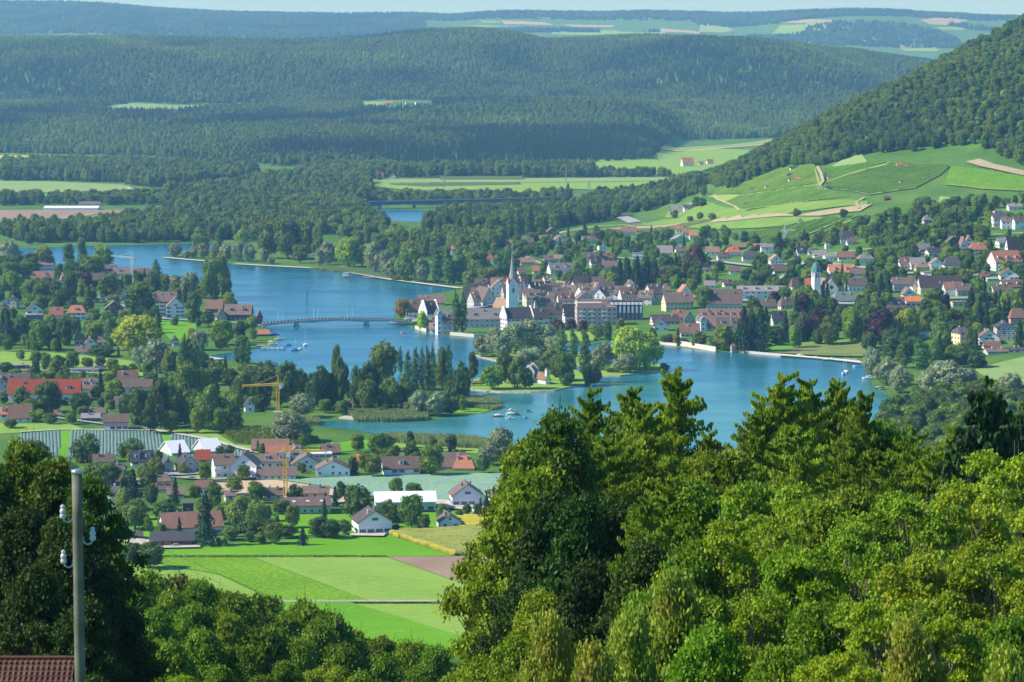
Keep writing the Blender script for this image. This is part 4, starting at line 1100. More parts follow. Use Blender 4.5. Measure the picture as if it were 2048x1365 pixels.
# old town: tightly packed steep roofs
otp=world_poly([(925,612),(940,590),(1040,583),(1150,586),(1300,590),(1310,612),(1220,612),(1150,628),(1060,636),(1040,610),(1000,604),(960,622)])
cand=[]; tries=0; rgo=random.Random(3)
while len(cand)<46 and tries<4000:
    tries+=1; bx=[q[0] for q in otp]; by=[q[1] for q in otp]; x,y=rgo.uniform(min(bx),max(bx)),rgo.uniform(min(by),max(by))
    if inpoly(x,y,otp) and all(abs(x-a)>9.5 or abs(y-b)>17 for a,b in cand) and all(abs(x-h['x'])>(h['W']/2+3) or abs(y-h['y']-6)>14 for h in HOUSES): cand.append((x,y))
cand.sort(key=lambda c:-c[1])
for x,y in cand:
    s=FPX/y; px,py=proj(x,y,0)
    house(px,py,rgo.uniform(10,15)*s,rgo.uniform(6,9)*s,rgo.uniform(5,7)*s,rgo.choice('EEG'),rgo.choice('bbbbrttD'),rgo.choice('wwwcchg'),rot=rgo.choice([8,14,30,38,-20]),depth=rgo.uniform(9,12),xyz=(x,y,0.0),chim=rgo.choice([1,2,2]),dorm=rgo.choice([0,0,1,2]))
# ---------------------------------------------------------------- towers, bridges, cranes, boats and other single things
THINGS=[]   # (object, px, py, look, cat) that need a located label
WHITE=plain('paint_white',(0.8,0.8,0.78),0.45); YEL=plain('crane_yellow',(0.75,0.45,0.05),0.45); DARK=plain('dark_paint',(0.03,0.03,0.035),0.5); REDP=plain('paint_red',(0.6,0.03,0.03),0.5)
CONC=dirty('concrete',(0.42,0.41,0.38),(0.52,0.50,0.47),0.6)
STONE=dirty('wall_stone',(0.55,0.52,0.45),(0.68,0.65,0.58),0.8)
for k,hh in MARK.items():
    if k in('flats','hotel','apt'):
        W,D,H=hh['W'],hh['D'],hh['H']; st=max(2,int(H/2.7))
        for i in range(st):
            for u in ((-0.38,-0.05) if k=='flats' else (-0.36,-0.12,0.2) if k=='hotel' else (-0.35,-0.1,0.2)):
                mb=MB(); xc=W*u; zb=i*H/st+0.3; mb.box(xc-1.6,xc+1.6,-D/2-1.3,-D/2,zb-0.15,zb); mb.box(xc-1.6,xc+1.6,-D/2-1.35,-D/2-1.28,zb,zb+1.0); mb.box(xc-1.65,xc-1.58,-D/2-1.3,-D/2,zb,zb+1.0); mb.box(xc+1.58,xc+1.65,-D/2-1.3,-D/2,zb,zb+1.0)
                mb.build('balcony',[WHITE],hh['wall'])
hh=MARK['bays']; W,D,H=hh['W'],hh['D'],hh['H']
for i in range(8):
    mb=MB(); xc=-W/2+W*(i+0.5)/8; mb.box(xc-0.9,xc+0.9,-D/2-0.9,-D/2+0.3,0,H*0.93,0); mb.box(xc-0.7,xc+0.7,-D/2-0.95,-D/2-0.88,H*0.45,H*0.85,1); mb.poly([(xc-1.2,-D/2-1.1,H*0.93),(xc+1.2,-D/2-1.1,H*0.93),(xc+1.2,-D/2+0.4,H*1.06),(xc-1.2,-D/2+0.4,H*1.06)],2); mb.build('bay',[WALLM['s'],WHITE,WALLM['g']],hh['wall'])
hh=MARK['hotel']; W,D,H=hh['W'],hh['D'],hh['H']; mb=MB(); mb.box(-W*0.48,W*0.15,-D*0.2,D*0.5,H+0.36,H+3.2); mb.build('upper_storey',[WALLM['p']],hh['wall'])
# church towers
def tower(px,py,wpx,shaft_row,rot):
    x,y,z=hit(px,py); s=FPX/y; w=wpx/s; return x,y,z,w,zrow(shaft_row,y)-z,s
x,y,z,w,h,s=tower(1024.5,628,20,567,14); ob=empty('church_tower',(x,y+4,z),R(14)); tag(ob,'tall white church tower with a needle spire and four red corner pinnacles','church tower')
MARK['spire']=dict(o=ob,px=1025,py=560)
mb=MB(); a=w/2; mb.box(-a,a,-a,a,-1,h,0)
for zz in (h*0.33,h*0.98): mb.box(-a-0.12,a+0.12,-a-0.12,a+0.12,zz,zz+0.3,0)
wt=mb.build('wall',[WALLM['w']],ob)
for sx_,sy_,rz in ((0,-a-0.03,0),(-a-0.03,0,-math.pi/2)):
    window(wt,sx_,sy_,h*0.68,rz,'p',1.6,4.2)
    mb=MB(); mb.lathe([(0.0,0),(1.5,0),(1.5,0.12),(0.0,0.12)],20,0); mb.box(-0.08,0.08,0,1.2,0.12,0.2,1); mb.box(0,0.8,-0.08,0.08,0.12,0.2,1); c_=mb.build('clock_face',[WHITE,DARK],wt,(sx_,sy_,h*0.90)); c_.rotation_euler=(math.pi/2,0,rz)
# four gables at the foot of the spire
mb=MB(); gz=h
for k in range(4):
    c2,s2=math.cos(k*math.pi/2),math.sin(k*math.pi/2); f=lambda x_,y_,z_:(x_*c2-y_*s2,x_*s2+y_*c2,z_)
    mb.poly([f(-a,-a-0.02,gz),f(a,-a-0.02,gz),f(0,-a-0.02,gz+4.6)],0); mb.poly([f(-a,-a,gz),f(0,-a,gz+4.6),f(0,0,gz+4.6)],1); mb.poly([f(0,-a,gz+4.6),f(a,-a,gz),f(0,0,gz+4.6)],1)
    mb.bar(f(-a,-a-0.1,gz),f(0,-a-0.1,gz+4.7),0.22,5,2); mb.bar(f(a,-a-0.1,gz),f(0,-a-0.1,gz+4.7),0.22,5,2)
mb.build('gable',[WALLM['w'],ROOFM['g'],ROOFM['R']],wt)
ht=zrow(500,y)-z-h; mb=MB(); mb.lathe([(a*1.02,h+1.0),(a*0.72,h+4.2),(a*0.46,h+ht*0.34),(a*0.24,h+ht*0.62),(0.1,h+ht)],8); sp=mb.build('spire',[roofmat('spire_shingle',(0.36,0.34,0.33),(0.44,0.42,0.40),(0.50,0.48,0.46))],ob)
mb=MB(); mb.bar((0,0,h+ht),(0,0,h+ht+2.6),0.12,5); mb.bar((-0.6,0,h+ht+1.8),(0.6,0,h+ht+1.8),0.1,5); mb.build('cross',[METAL],sp)
for sx_ in(-1,1):
    for sy_ in(-1,1): mb=MB(); mb.lathe([(0.75,0),(0.75,2.2),(0.9,2.2),(0.0,6.0)],6); mb.build('pinnacle',[ROOFM['R']],sp,(sx_*a*0.92,sy_*a*0.92,h-0.2))
x,y,z,w,h,s=tower(1632.5,592,14,545,18); ob=empty('church_tower',(x,y+3,z),R(20)); tag(ob,'square white bell tower with a green copper cap','church tower'); MARK['green_cap']=dict(o=ob,px=1632,py=555)
a=w/2; mb=MB(); mb.box(-a,a,-a,a,-1,h,0); wt=mb.build('wall',[WALLM['w']],ob)
for q in (-0.9,0.9): window(wt,q,-a-0.03,h*0.76,0,'p',1.1,3.4); window(wt,-a-0.03,q,h*0.76,-math.pi/2,'p',1.1,3.4)
mb=MB(); mb.lathe([(a*1.5,h),(a*1.45,h+0.5),(a*1.25,h+3.2),(a*0.8,h+6.2),(0.35,h+7.4),(0.25,h+8.4)],8); cp=mb.build('cap',[ROOFM['G']],ob); cp.rotation_euler=(0,0,math.pi/8)
mb=MB(); mb.bar((0,0,h+8),(0,0,h+12),0.1,5); mb.bar((-0.7,0,h+10.6),(0.7,0,h+10.6),0.1,5); mb.build('cross',[METAL],cp)
for k,(w_,h_) in (('nave2',(3.0,3.0)),):
    hh=MARK[k]; mb=MB(); mb.lathe([(0,0),(1.5,0),(1.5,0.12),(0,0.12)],16); c_=mb.build('round_window',[GLASS],hh['wall'],(0,-hh['D']/2-0.03,hh['H']+0.4)); c_.rotation_euler=(math.pi/2,0,0)
hh=MARK['chapel']; mb=MB(); hz=hh['H']+hh['rh']; mb.box(-0.9,0.9,-hh['D']/2-0.2,-hh['D']/2+1.6,hz-2,hz+2.2,0); mb.poly([(-1.2,-hh['D']/2-.5,hz+2.2),(1.2,-hh['D']/2-.5,hz+2.2),(0,-hh['D']/2+.7,hz+3.6)],1); mb.poly([(-1.2,-hh['D']/2+1.9,hz+2.2),(-1.2,-hh['D']/2-.5,hz+2.2),(0,-hh['D']/2+.7,hz+3.6)],1); mb.poly([(1.2,-hh['D']/2-.5,hz+2.2),(1.2,-hh['D']/2+1.9,hz+2.2),(0,-hh['D']/2+.7,hz+3.6)],1); mb.build('belfry',[WALLM['w'],ROOFM['t']],hh['roof'])
hh=MARK['long']; mb=MB()
for q in (-1,1): mb.bar((-hh['W']/2-3,q*3,-0.5),(-hh['W']/2-3,q*3,2.6),0.15,6)
mb.poly([(-hh['W']/2-3.8,-5,2.3),(-hh['W']/2,-5,2.3),(-hh['W']/2,0,6.0),(-hh['W']/2-3.8,0,6.0)]); mb.build('porch',[WHITE],hh['o'])
hh=MARK['barn']; mb=MB()
for q in (-0.33,-0.1,0.1): mb.box(hh['W']*q-1.3,hh['W']*q+1.3,-hh['D']/2-0.08,-hh['D']/2+0.01,0,2.3)
mb.build('door',[dirty('barn_door',(0.35,0.10,0.04),(0.45,0.16,0.07))],hh['wall'])
hh=MARK['hall']
for i in range(6): 
    mb=MB(); mb.box(-1.2,1.2,-0.06,0.02,0,1.3); mb.build('window',[GLASS],hh['wall'],(-hh['W']/2+hh['W']*(i+0.5)/6,-hh['D']/2-0.08,1.4))
# river bridge: cambered deck on two piers
A=np.array(hit(524,655)[:2]); B=np.array(hit(822,650)[:2]); Ld=np.linalg.norm(B-A); dv=(B-A)/Ld
yb=float((A+B)[1]/2); ob=empty('river_bridge',(A[0],A[1],0)); ob.rotation_euler=(0,0,math.atan2(dv[1],dv[0])); tag(ob,'low arched river bridge on two piers with flower boxes and slim masts','bridge'); MARK['bridge']=dict(o=ob,px=680,py=645)
def deck(t): return 2.4+2.7*math.sin(math.pi*min(1,max(0,t)))**0.8
mb=MB(); n=40
for i in range(n):
    t0,t1=i/n,(i+1)/n; x0,x1=t0*Ld,t1*Ld; z0,z1=deck(t0),deck(t1); b0=z0-1.0-0.9*abs(2*((t0*3)%1)-1)**2; b1=z1-1.0-0.9*abs(2*((t1*3)%1)-1)**2
    for yy_ in(-4.5,4.5): mb.poly([(x0,yy_,b0),(x1,yy_,b1),(x1,yy_,z1+0.3),(x0,yy_,z0+0.3)] if yy_<0 else [(x1,yy_,b1),(x0,yy_,b0),(x0,yy_,z0+0.3),(x1,yy_,z1+0.3)],0)
    mb.poly([(x0,-4.5,z0+0.3),(x1,-4.5,z1+0.3),(x1,4.5,z1+0.3),(x0,4.5,z0+0.3)],1); mb.poly([(x0,4.5,b0),(x1,4.5,b1),(x1,-4.5,b1),(x0,-4.5,b0)],0)
mb.build('deck',[CONC,ASP],ob)
mb=MB()
for i in range(120):
    t0=i/120; mb.bar((t0*Ld,-4.6,deck(t0)+0.3),(t0*Ld,-4.6,deck(t0)+1.3),0.04,4)
for i in range(40): 
    for dz in (0.8,1.3): mb.bar((i/40*Ld,-4.6,deck(i/40)+dz),((i+1)/40*Ld,-4.6,deck((i+1)/40)+dz),0.05,4)
mb.build('railing',[METAL],ob)
for i in range(44):
    t0=(i+0.5)/44; mb=MB(); mb.box(-0.9,0.9,-0.3,0.3,0,0.45,0); mb.box(-0.8,0.8,-0.28,0.28,0.45,0.75,1); mb.build('flower_box',[DARK,G2 if i%3 else REDP],ob,(t0*Ld,-4.95,deck(t0)+0.55))
for t0 in (0.23,0.70):
    mb=MB(); mb.box(-1.3,1.3,-4,4,-2,deck(t0)-1.2); mb.box(-1.9,1.9,-5,5,-2,0.8); mb.build('pier',[CONC],ob,(t0*Ld,0,0))
for t0 in (0.105,0.135,0.34,0.37,0.565,0.60): 
    mb=MB(); mb.bar((0,0,0),(0,0,8.5),0.12,6,r2=0.07); mb.build('mast',[WHITE],ob,(t0*Ld,-4.4,deck(t0)+0.3))
# motor road bridge far behind: long blue-grey girder
A=np.array(hit(725,419)[:2]); B=np.array(hit(1130,408)[:2]); y0=float(A[1])*0.5+float(B[1])*0.5; Ld=np.linalg.norm(B-A); dv=(B-A)/Ld
ob=empty('road_bridge',(A[0],A[1],0),math.atan2(dv[1],dv[0])); tag(ob,'long level blue-grey girder bridge crossing the river behind the woods','bridge'); MARK['girder']=dict(o=ob,px=880,py=409)
hz=9.0; mb=MB(); mb.box(0,Ld,-5,5,hz-4.2,hz,0); mb.box(0,Ld,-6,6,hz,hz+0.4,1); mb.build('girder',[dirty('blue_steel',(0.07,0.12,0.17),(0.10,0.16,0.22),0.1),CONC],ob)
for k in range(6): mb=MB(); mb.box(-1.2,1.2,-3,3,-2,hz-4.1); mb.build('pier',[CONC],ob,((k+0.5)/6*Ld,0,0))
mb=MB(); mb.box(0,Ld,-5.9,-5.75,hz+0.4,hz+1.4); mb.build('parapet',[METAL],ob)
# footbridge to the island
A=np.array(hit(928,777)[:2]); B=np.array(hit(968,777)[:2]); Ld=np.linalg.norm(B-A); ob=empty('footbridge',(A[0],A[1]+6,0)); tag(ob,'small dark wooden footbridge joining the peninsula to the island','footbridge')
mb=MB(); mb.box(0,Ld,-1.5,1.5,2.3,2.6); mb.build('deck',[WALLM['n']],ob)
mb=MB(); [mb.bar((Ld*i/8,-1.5,2.6),(Ld*i/8,-1.5,3.6),0.08,4) for i in range(9)]; mb.bar((0,-1.5,3.6),(Ld,-1.5,3.6),0.08,4); mb.build('railing',[WALLM['n']],ob)
for i in range(3): mb=MB(); mb.bar((0,-1.2,-1),(0,-1.2,2.3),0.25,6); mb.bar((0,1.2,-1),(0,1.2,2.3),0.25,6); mb.build('pier',[WALLM['n']],ob,(Ld*(i+0.5)/3,0,0))
# tower cranes
def lattice(mb,a,b,w,n,r=0.09,m=0,taper=1.0):
    a=Vector(a);b=Vector(b); d=(b-a).normalized(); q=d.to_track_quat('Z','Y'); C4=[Vector((w,w,0)),Vector((-w,w,0)),Vector((-w,-w,0)),Vector((w,-w,0))]
    pr=None
    for i in range(n+1):
        t=i/n; p=a.lerp(b,t); k=1+(taper-1)*t; cur=[p+q@(c*k) for c in C4]
        for j in range(4): mb.bar(cur[j],cur[(j+1)%4],r*0.7,4,m)
        if pr:
            for j in range(4): mb.bar(pr[j],cur[j],r,4,m); mb.bar(pr[j],cur[(j+1)%4],r*0.7,4,m)
        pr=cur
def crane(px,base,top_row,jib_px,cjib_px,jib_drop,mat,label,hook=None,zo=0):
    x,y,z=hit(px,base); s=FPX/y; h=zrow(top_row,y)-z; ob=empty('tower_crane',(x,y,z)); tag(ob,label,'crane')
    mb=MB(); lattice(mb,(0,0,-0.5),(0,0,h),0.75,int(h/2.2),0.13); mb.build('mast',[mat],ob)
    mb=MB(); mb.box(-2.4,2.4,-2.4,2.4,-0.5,0.7); mb.build('base',[CONC],ob)
    jl=(jib_px-px)/s; cl=(cjib_px-px)/s; dz=-jib_drop/s
    mb=MB(); lattice(mb,(0,0,h),(jl,0,h+dz),0.55,int(abs(jl)/2),0.11,taper=0.6); jb=mb.build('jib',[mat],ob)
    mb=MB(); lattice(mb,(0,0,h),(cl,0,h),0.5,4,0.11); mb.build('counter_jib',[mat],ob); mb=MB(); mb.box(-1.2,1.2,-0.8,0.8,-1.8,0); mb.build('counterweight',[CONC],ob,(cl*0.85,0,h))
    mb=MB(); lattice(mb,(0,0,h),(0,0,h+5),0.5,3,0.1,taper=0.3); mb.bar((0,0,h+5),(jl*0.6,0,h+dz*0.6+0.5),0.06,4); mb.bar((0,0,h+5),(cl*0.9,0,h),0.06,4); mb.build('tower_head',[mat],ob)
    mb=MB(); mb.box(0.7,2.1,-0.9,0.9,h-2.4,h-0.4); mb.build('cab',[WHITE],ob)
    if hook: mb=MB(); hx=(hook-px)/s; mb.bar((hx,0,h+dz*0.5),(hx,0,h-9),0.04,4); mb.box(hx-0.3,hx+0.3,-0.3,0.3,h-10,h-9); mb.build('hook',[mat],jb)
    return ob,px,(top_row+base)/2
o_,a_,b_=crane(556,826,769,484,565,3,YEL,'orange-yellow tower crane standing among trees by the bay'); MARK['crane1']=dict(o=o_,px=556,py=790)
o_,a_,b_=crane(571,1004,903,650,566,-1,YEL,'yellow tower crane over the sandy building plot in the village'); MARK['crane2']=dict(o=o_,px=571,py=950)
o_,a_,b_=crane(264.5,572,516,222,270,-4,WHITE,'white tower crane in front of the river behind old roofs'); MARK['crane3']=dict(o=o_,px=264,py=530)
o_,a_,b_=crane(1569,500,462,1590,1564,-2,WHITE,'small pale tower crane below the vineyards'); MARK['crane4']=dict(o=o_,px=1569,py=475)
# wooden pole with insulators, tiled roof nearby
WOODP=dirty('weathered_wood',(0.09,0.095,0.07),(0.21,0.21,0.155),1.5,0.9,0.1)
D=52.0; xp=(148-CX)/FPX*D/math.cos(PITCH)*0.998; zt=zrow(944,D); r0=0.096; zb=float(th(xp,D))
ob=empty('utility_pole',(xp,D,zb)); tag(ob,'weathered wooden utility pole with white insulators and a metal cap','utility pole'); MARK['pole']=dict(o=ob,px=148,py=1150)
h=zt-zb; mb=MB(); prof=[(r0*1.12-r0*0.12*i/12,h*i/12-0.3*(i==0)) for i in range(13)]; mb.lathe(prof,18); pl=mb.build('shaft',[WOODP],ob,smooth=True)
mb=MB(); mb.lathe([(0.106,h-0.03),(0.106,h+0.03),(0.05,h+0.05)],18); mb.build('cap',[plain('zinc',(0.6,0.62,0.62),0.3,0.5,0.7)],ob,smooth=True)
CER=plain('porcelain',(0.50,0.55,0.53),0.15,0.6)
for sgn,row in ((-1,1024),(-1,1114),(1,1068)):
    zz=zrow(row+12,D)-zb; sx_=sgn
    mb=MB(); pts=[(sx_*0.1,0,zz+0.06)]+[(sx_*(0.18+0.09*math.sin(a_)),0,zz-0.0-0.09*math.cos(a_)+0.0) for a_ in (-1.5,-0.8,0,0.8,1.4)]
    for p,q in zip(pts[:-1],pts[1:]): mb.bar(p,q,0.014,6)
    br=mb.build('bracket',[METAL],ob)
    mb=MB(); mb.lathe([(0.03,-0.02),(0.066,0.0),(0.066,0.07),(0.045,0.085),(0.06,0.10),(0.066,0.16),(0.05,0.19),(0.035,0.20),(0.05,0.225),(0.045,0.27),(0.01,0.285)],14,cx=sx_*0.27); io=mb.build('insulator',[CER],br,(sx*0 if False else sx_*0.04,0,zz+0.0),smooth=True); io.scale=(0.86,0.86,0.86)
for row,sg in ((1024,-1),(1114,-1),(1068,1)):
    zz=zrow(row+12,D)-zb+0.24; mb=MB(); P0=Vector((sg*0.27,0,zz))
    for E in (Vector((-14,-22,zz+2.5)),Vector((26,60,zz-22))):
        pr=P0
        for k in range(1,13):
            t=k/12; q=P0.lerp(E,t)+Vector((0,0,-1.2*math.sin(math.pi*t))); mb.bar(pr,q,0.0025,4); pr=q
    mb.build('wire',[DARK],ob)
# tiled roof in the near corner: real pantiles
D=135.0; xr=(137-CX)/FPX*D; zr=zrow(1318,D); ob=empty('near_house',(xr-6,D,float(th(xr-6,D)))); tag(ob,'house with red pantile roof at the foot of the wooden pole','house')
zb=float(th(xr-6,D)); W_=12.0; mb=MB(); sl=math.tan(R(40)); TW,TL_=0.26,0.36; TC=roofmat('pantile_red',(0.085,0.042,0.03),(0.155,0.070,0.045),(0.25,0.13,0.09))
for side in(-1,1):
    for r_ in range(14 if side<0 else 3):
        y0=r_*TL_*0.77; y1=y0+TL_*0.82
        for c_ in range(int(W_/TW)):
            x0=-W_/2+c_*TW; p=[]
            for (yy_,lift) in ((y0-0.04,0.0),(y1,0.045)):
                row_=[]
                for (fx,fz) in ((0,0.03),(0.25,0.075),(0.5,0.03),(0.75,-0.0),(1.0,0.03)): row_.append((x0+fx*TW,side*yy_,(zr-zb)-yy_*sl+fz+lift))
                p.append(row_)
            for k in range(4):
                q=[p[0][k],p[0][k+1],p[1][k+1],p[1][k]] if side>0 else [p[1][k],p[1][k+1],p[0][k+1],p[0][k]]; mb.poly(q)
            mb.poly([p[1][0],p[1][1],(p[1][1][0],p[1][1][1],p[1][1][2]-0.06),(p[1][0][0],p[1][0][1],p[1][0][2]-0.06)])
for c_ in range(int(W_/0.4)): mb.lathe([(0.1,0),(0.1,0.01)],3) if False else mb.bar((-W_/2+c_*0.4,0,(zr-zb)+0.04),(-W_/2+c_*0.4+0.42,0,(zr-zb)+0.05),0.11,8)
mb.build('roof',[TC],ob); mb=MB(); mb.box(-W_/2+0.3,W_/2-0.3,-3.6,3.6,-1,(zr-zb)-3.4); mb.poly([(W_/2-0.35,-3.6,(zr-zb)-3.4),(W_/2-0.35,3.6,(zr-zb)-3.4),(W_/2-0.35,0,(zr-zb)-0.15)]); mb.build('wall',[WALLM['c']],ob)
# boats
def hull(L,B,H,open_=False):
    V=[];n=9
    for i in range(n):
        t=i/(n-1); w_=B/2*(math.sin(math.pi*(0.15+0.85*t))**0.6 if t<1 else 0.03); x=-L/2+L*t; x_=L/2-L*t
        V.append([(x_,-w_,H),(x_,-w_*0.7,0.05),(x_,w_*0.7,0.05),(x_,w_,H)])
    mb=MB()
    for a,b in zip(V[:-1],V[1:]):
        for k in range(3): mb.poly([a[k],a[k+1],b[k+1],b[k]])
        mb.poly([a[3],a[0],b[0],b[3]],1)
    mb.poly(V[0]); return mb
def boat(px,py,L,rz,hullc,cover,label,sail=False,cabin=False):
    x,y,z=hit(px,py); ob=empty('sailboat' if sail else 'motorboat',(x,y,0.12),rz); tag(ob,label,'sailboat' if sail else 'boat','moored boats')
    ob.rotation_euler=(0,0,rz); mb=hull(L,L*0.33,L*0.13); mb.build('hull',[hullc,WHITE],ob)
    if cover: mb=MB(); mb.lathe([(0.9,0),(0.7,0.45),(0.1,0.75)],8); c_=mb.build('cover',[cover],ob,(0,0,L*0.13)); c_.scale=(L*0.40,L*0.15,1)
    if cabin: mb=MB(); mb.box(-L*0.18,L*0.16,-L*0.1,L*0.1,0,0.8); mb.box(-L*0.1,L*0.17,-L*0.105,L*0.105,0.35,0.65,1); mb.build('cabin',[WHITE,GLASS],ob,(0,0,L*0.13))
    if sail: mb=MB(); mb.bar((L*0.08,0,0),(L*0.08,0,L*1.35),0.07,6); mb.bar((L*0.08,0,1.3),(-L*0.35,0,1.3),0.07,6); mb.build('mast',[WHITE],ob)
    return ob
BLU=plain('cover_blue',(0.03,0.12,0.50),0.6); LBL=plain('cover_light_blue',(0.10,0.45,0.75),0.6); GRN=plain('cover_green',(0.02,0.12,0.11),0.6); REDH=plain('hull_red',(0.35,0.03,0.03),0.4); CRM=plain('cover_cream',(0.75,0.70,0.55),0.6)
for a in [(610,692,8,1.5,WHITE,None,'white sailboat with bare mast, alone before the river bridge',True),(559,680,7,0.2,WHITE,None,'white cabin boat moored off the boathouse',False,True),
 (548,670,7,0.1,BLU,BLU,'boat under a dark blue cover at the boathouse pier'),(577,692,5,0.3,LBL,BLU,'small boat with blue peaked cover in the harbour bay'),(566,697,4.5,0.6,WHITE,LBL,'small boat with light blue cover in the harbour bay'),
 (590,702,6,0.4,LBL,BLU,'blue boat with folded sail and short mast in the harbour',True),(600,700,4,0.1,WHITE,CRM,'small cream rowing boat near the blue boats'),(545,690,6,0.1,WHITE,None,'white motorboat close to the harbour shore',False,True),(520,694,6,0.1,BLU,None,'blue rowing boat drawn up at the harbour shore'),
 (527,697,6,0.2,GRN,None,'dark boat moored at the harbour shore'),(542,686,5,0.1,WHITE,CRM,'small white boat beside the white motorboat'),
 (996,834,6,0.15,REDH,CRM,'boat with red hull and pale cover in the bay'),(1022,830,6,0.1,WHITE,CRM,'boat with domed cream cover in the bay'),(1033,831,5,0.2,GRN,GRN,'boat with dark green cover in the bay'),(1023,823,5,0.3,WHITE,None,'small white boat, farthest out in the bay',False,True),
 (1056,825,5,0.5,WHITE,GRN,'small boat with white bow and dark cover in the bay'),(1020,839,5,0.1,WHITE,None,'low white boat nearest the reeds in the bay',False,True),(1051,837,4.5,1.2,LBL,LBL,'boat wrapped in a bright sky blue cover'),
 (1687,750,8,1.3,WHITE,LBL,'white sailboat with blue sail cover near the right bank',True),(1692,746,8,1.5,WHITE,None,'slim white sailboat beside the one with a blue sail cover',True),
 (1718,735,8,0.1,WHITE,BLU,'white motorboat with bright blue cover by the willows'),(1739,759,9,0.05,WHITE,None,'long white motorboat beneath the silver willows',False,True),(1632,718,6,0.3,WHITE,None,'small white boat at the long shore wall',False,True),(1600,713,6,0.1,WHITE,CRM,'boat with cream cover at the grassy park shore'),(1665,721,7,0.1,WHITE,None,'white boat at the wooden jetty',False,True),
 (1765,780,6,0.5,WHITE,GRN,'first of two boats at the rocky landing'),(1755,777,5,0.9,BLU,None,'blue boat at the rocky landing'),
 (819,640,8,0.1,WHITE,None,'white excursion boat at the landing stage by the bridgehead',False,True),(808,667,5,0.2,WHITE,REDH,'little boat with reddish cover below the bridgehead'),(700,836,6,0.1,REDH,None,'orange-red rowing boat on the stone quay'),(646,487,5,0,WHITE,None,'tiny white boat behind the willow spit',False,True)]:
    px,py,L,rz,hc,cv,lb=a[:7]; sail=a[7] if len(a)>7 else False; cab=a[8] if len(a)>8 else False; boat(px,py,L,rz,hc,cv,lb,sail,cab)
# swim raft, quay walls, jetties
x,y,z=hit(692,556); ob=empty('diving_platform',(x,y,0)); tag(ob,'white diving platform standing in the open river','diving platform')
mb=MB(); [mb.bar((a,b,-1),(a,b,4),0.2,6) for a in(-2,2) for b in(-2,2)]; mb.build('frame',[METAL],ob); mb=MB(); mb.box(-3,3,-3,3,2,2.3); mb.box(-2,2,-2,2,4,4.2); mb.build('deck',[WHITE],ob)
x,y,z=hit(637,640); 
def quay(pts,h,label,w=0.8,mat=STONE,nm='shore_wall'):
    P=[hit(a,b)[:2] for a,b in pts]; mb=MB()
    for a,b in zip(P[:-1],P[1:]):
        dx,dy=b[0]-a[0],b[1]-a[1]; l=math.hypot(dx,dy); nx,ny=-dy/l*w,dx/l*w
        mb.prism([(a[0],a[1]),(b[0],b[1]),(b[0]+nx,b[1]+ny),(a[0]+nx,a[1]+ny)],-0.5,h)
    o=mb.build(nm,[mat]); tag(o,label,'wall'); return o
quay([(1353,691),(1431,704)],3.2,'bright stone shore wall below the stepped gable house')
quay([(1478,706),(1560,713),(1640,720),(1720,727)],1.6,'long low shore wall in front of the sloping park')
quay([(1318,689),(1353,693)],1.8,'short grey shore wall beside the yellow-green willow islet')
quay([(830,658),(852,665)],2.2,'stone landing at the bridgehead'); quay([(900,671),(948,675),(968,674)],2.2,'stone river wall below the two poplars in the town')
quay([(678,838),(713,841)],1.0,'stone quay of the peninsula garden',w=6,mat=CONC)
def jetty(px,py,L,w,label):
    x,y,z=hit(px,py); ob=empty('jetty',(x,y,0)); tag(ob,label,'jetty'); mb=MB(); mb.box(-L/2,L/2,-w/2,w/2,0.9,1.15); mb.build('deck',[WALLM['g']],ob); mb=MB(); [mb.bar((-L/2+L*i/5,s_*w/2,-1),(-L/2+L*i/5,s_*w/2,1.5),0.12,5) for i in range(6) for s_ in(-1,1)]; mb.build('posts' if False else 'piling',[WALLM['n']],ob)
jetty(545,700,16,3,'narrow jetty in the small harbour below the bridge'); jetty(1680,722,22,3,'wooden jetty with boats at the park end'); jetty(736,557,10,3,'white bathing raft near the river bank'); jetty(800,648,16,4,'landing stage beside the bridgehead')
# channel marker, flag, pylons
x,y,z=hit(614,612); ob=empty('channel_marker',(x,y,0)); tag(ob,'slim channel marker post standing in mid river','marker post'); mb=MB(); mb.bar((0,0,-1),(0,0,11),0.28,6); mb.build('post',[DARK],ob); mb=MB(); mb.box(-0.7,0.7,-0.1,0.1,7,9); mb.build('board',[WALLM['g']],ob)
x,y,z=hit(706,825); ob=empty('flagpole',(x,y,z)); tag(ob,'white flagpole with a red flag on the peninsula shore','flag'); mb=MB(); mb.bar((0,0,0),(0,0,7),0.12,6); mb.build('pole',[WHITE],ob); mb=MB(); mb.box(-1.6,0,-0.04,0.04,4.6,6.8,0); mb.box(-1.1,-0.5,-0.07,0.07,5.5,5.9,1); mb.box(-0.95,-0.65,-0.075,0.075,5.2,6.2,1); mb.build('flag',[REDP,WHITE],ob)
for px,py,t_,lb in ((888,396,350,'thin electricity pylon on the far plain before the wood'),(1132,391,336,'taller electricity pylon behind the dark conifer on the plain'),(1178,405,366,'short pylon at the edge of the far houses')):
    x,y,z=hit(px,py); h=zrow(t_,y)-z; ob=empty('pylon',(x,y,z)); tag(ob,lb,'pylon','electricity pylons'); mb=MB(); lattice(mb,(0,0,0),(0,0,h),1.0,12,0.22,taper=0.3); mb.build('mast',[METAL],ob); mb=MB(); [mb.bar((-4+k,0,h*(0.75+0.1*k)),(4-k,0,h*(0.75+0.1*k)),0.25,4) for k in range(3)]; mb.build('crossarm',[METAL],ob)
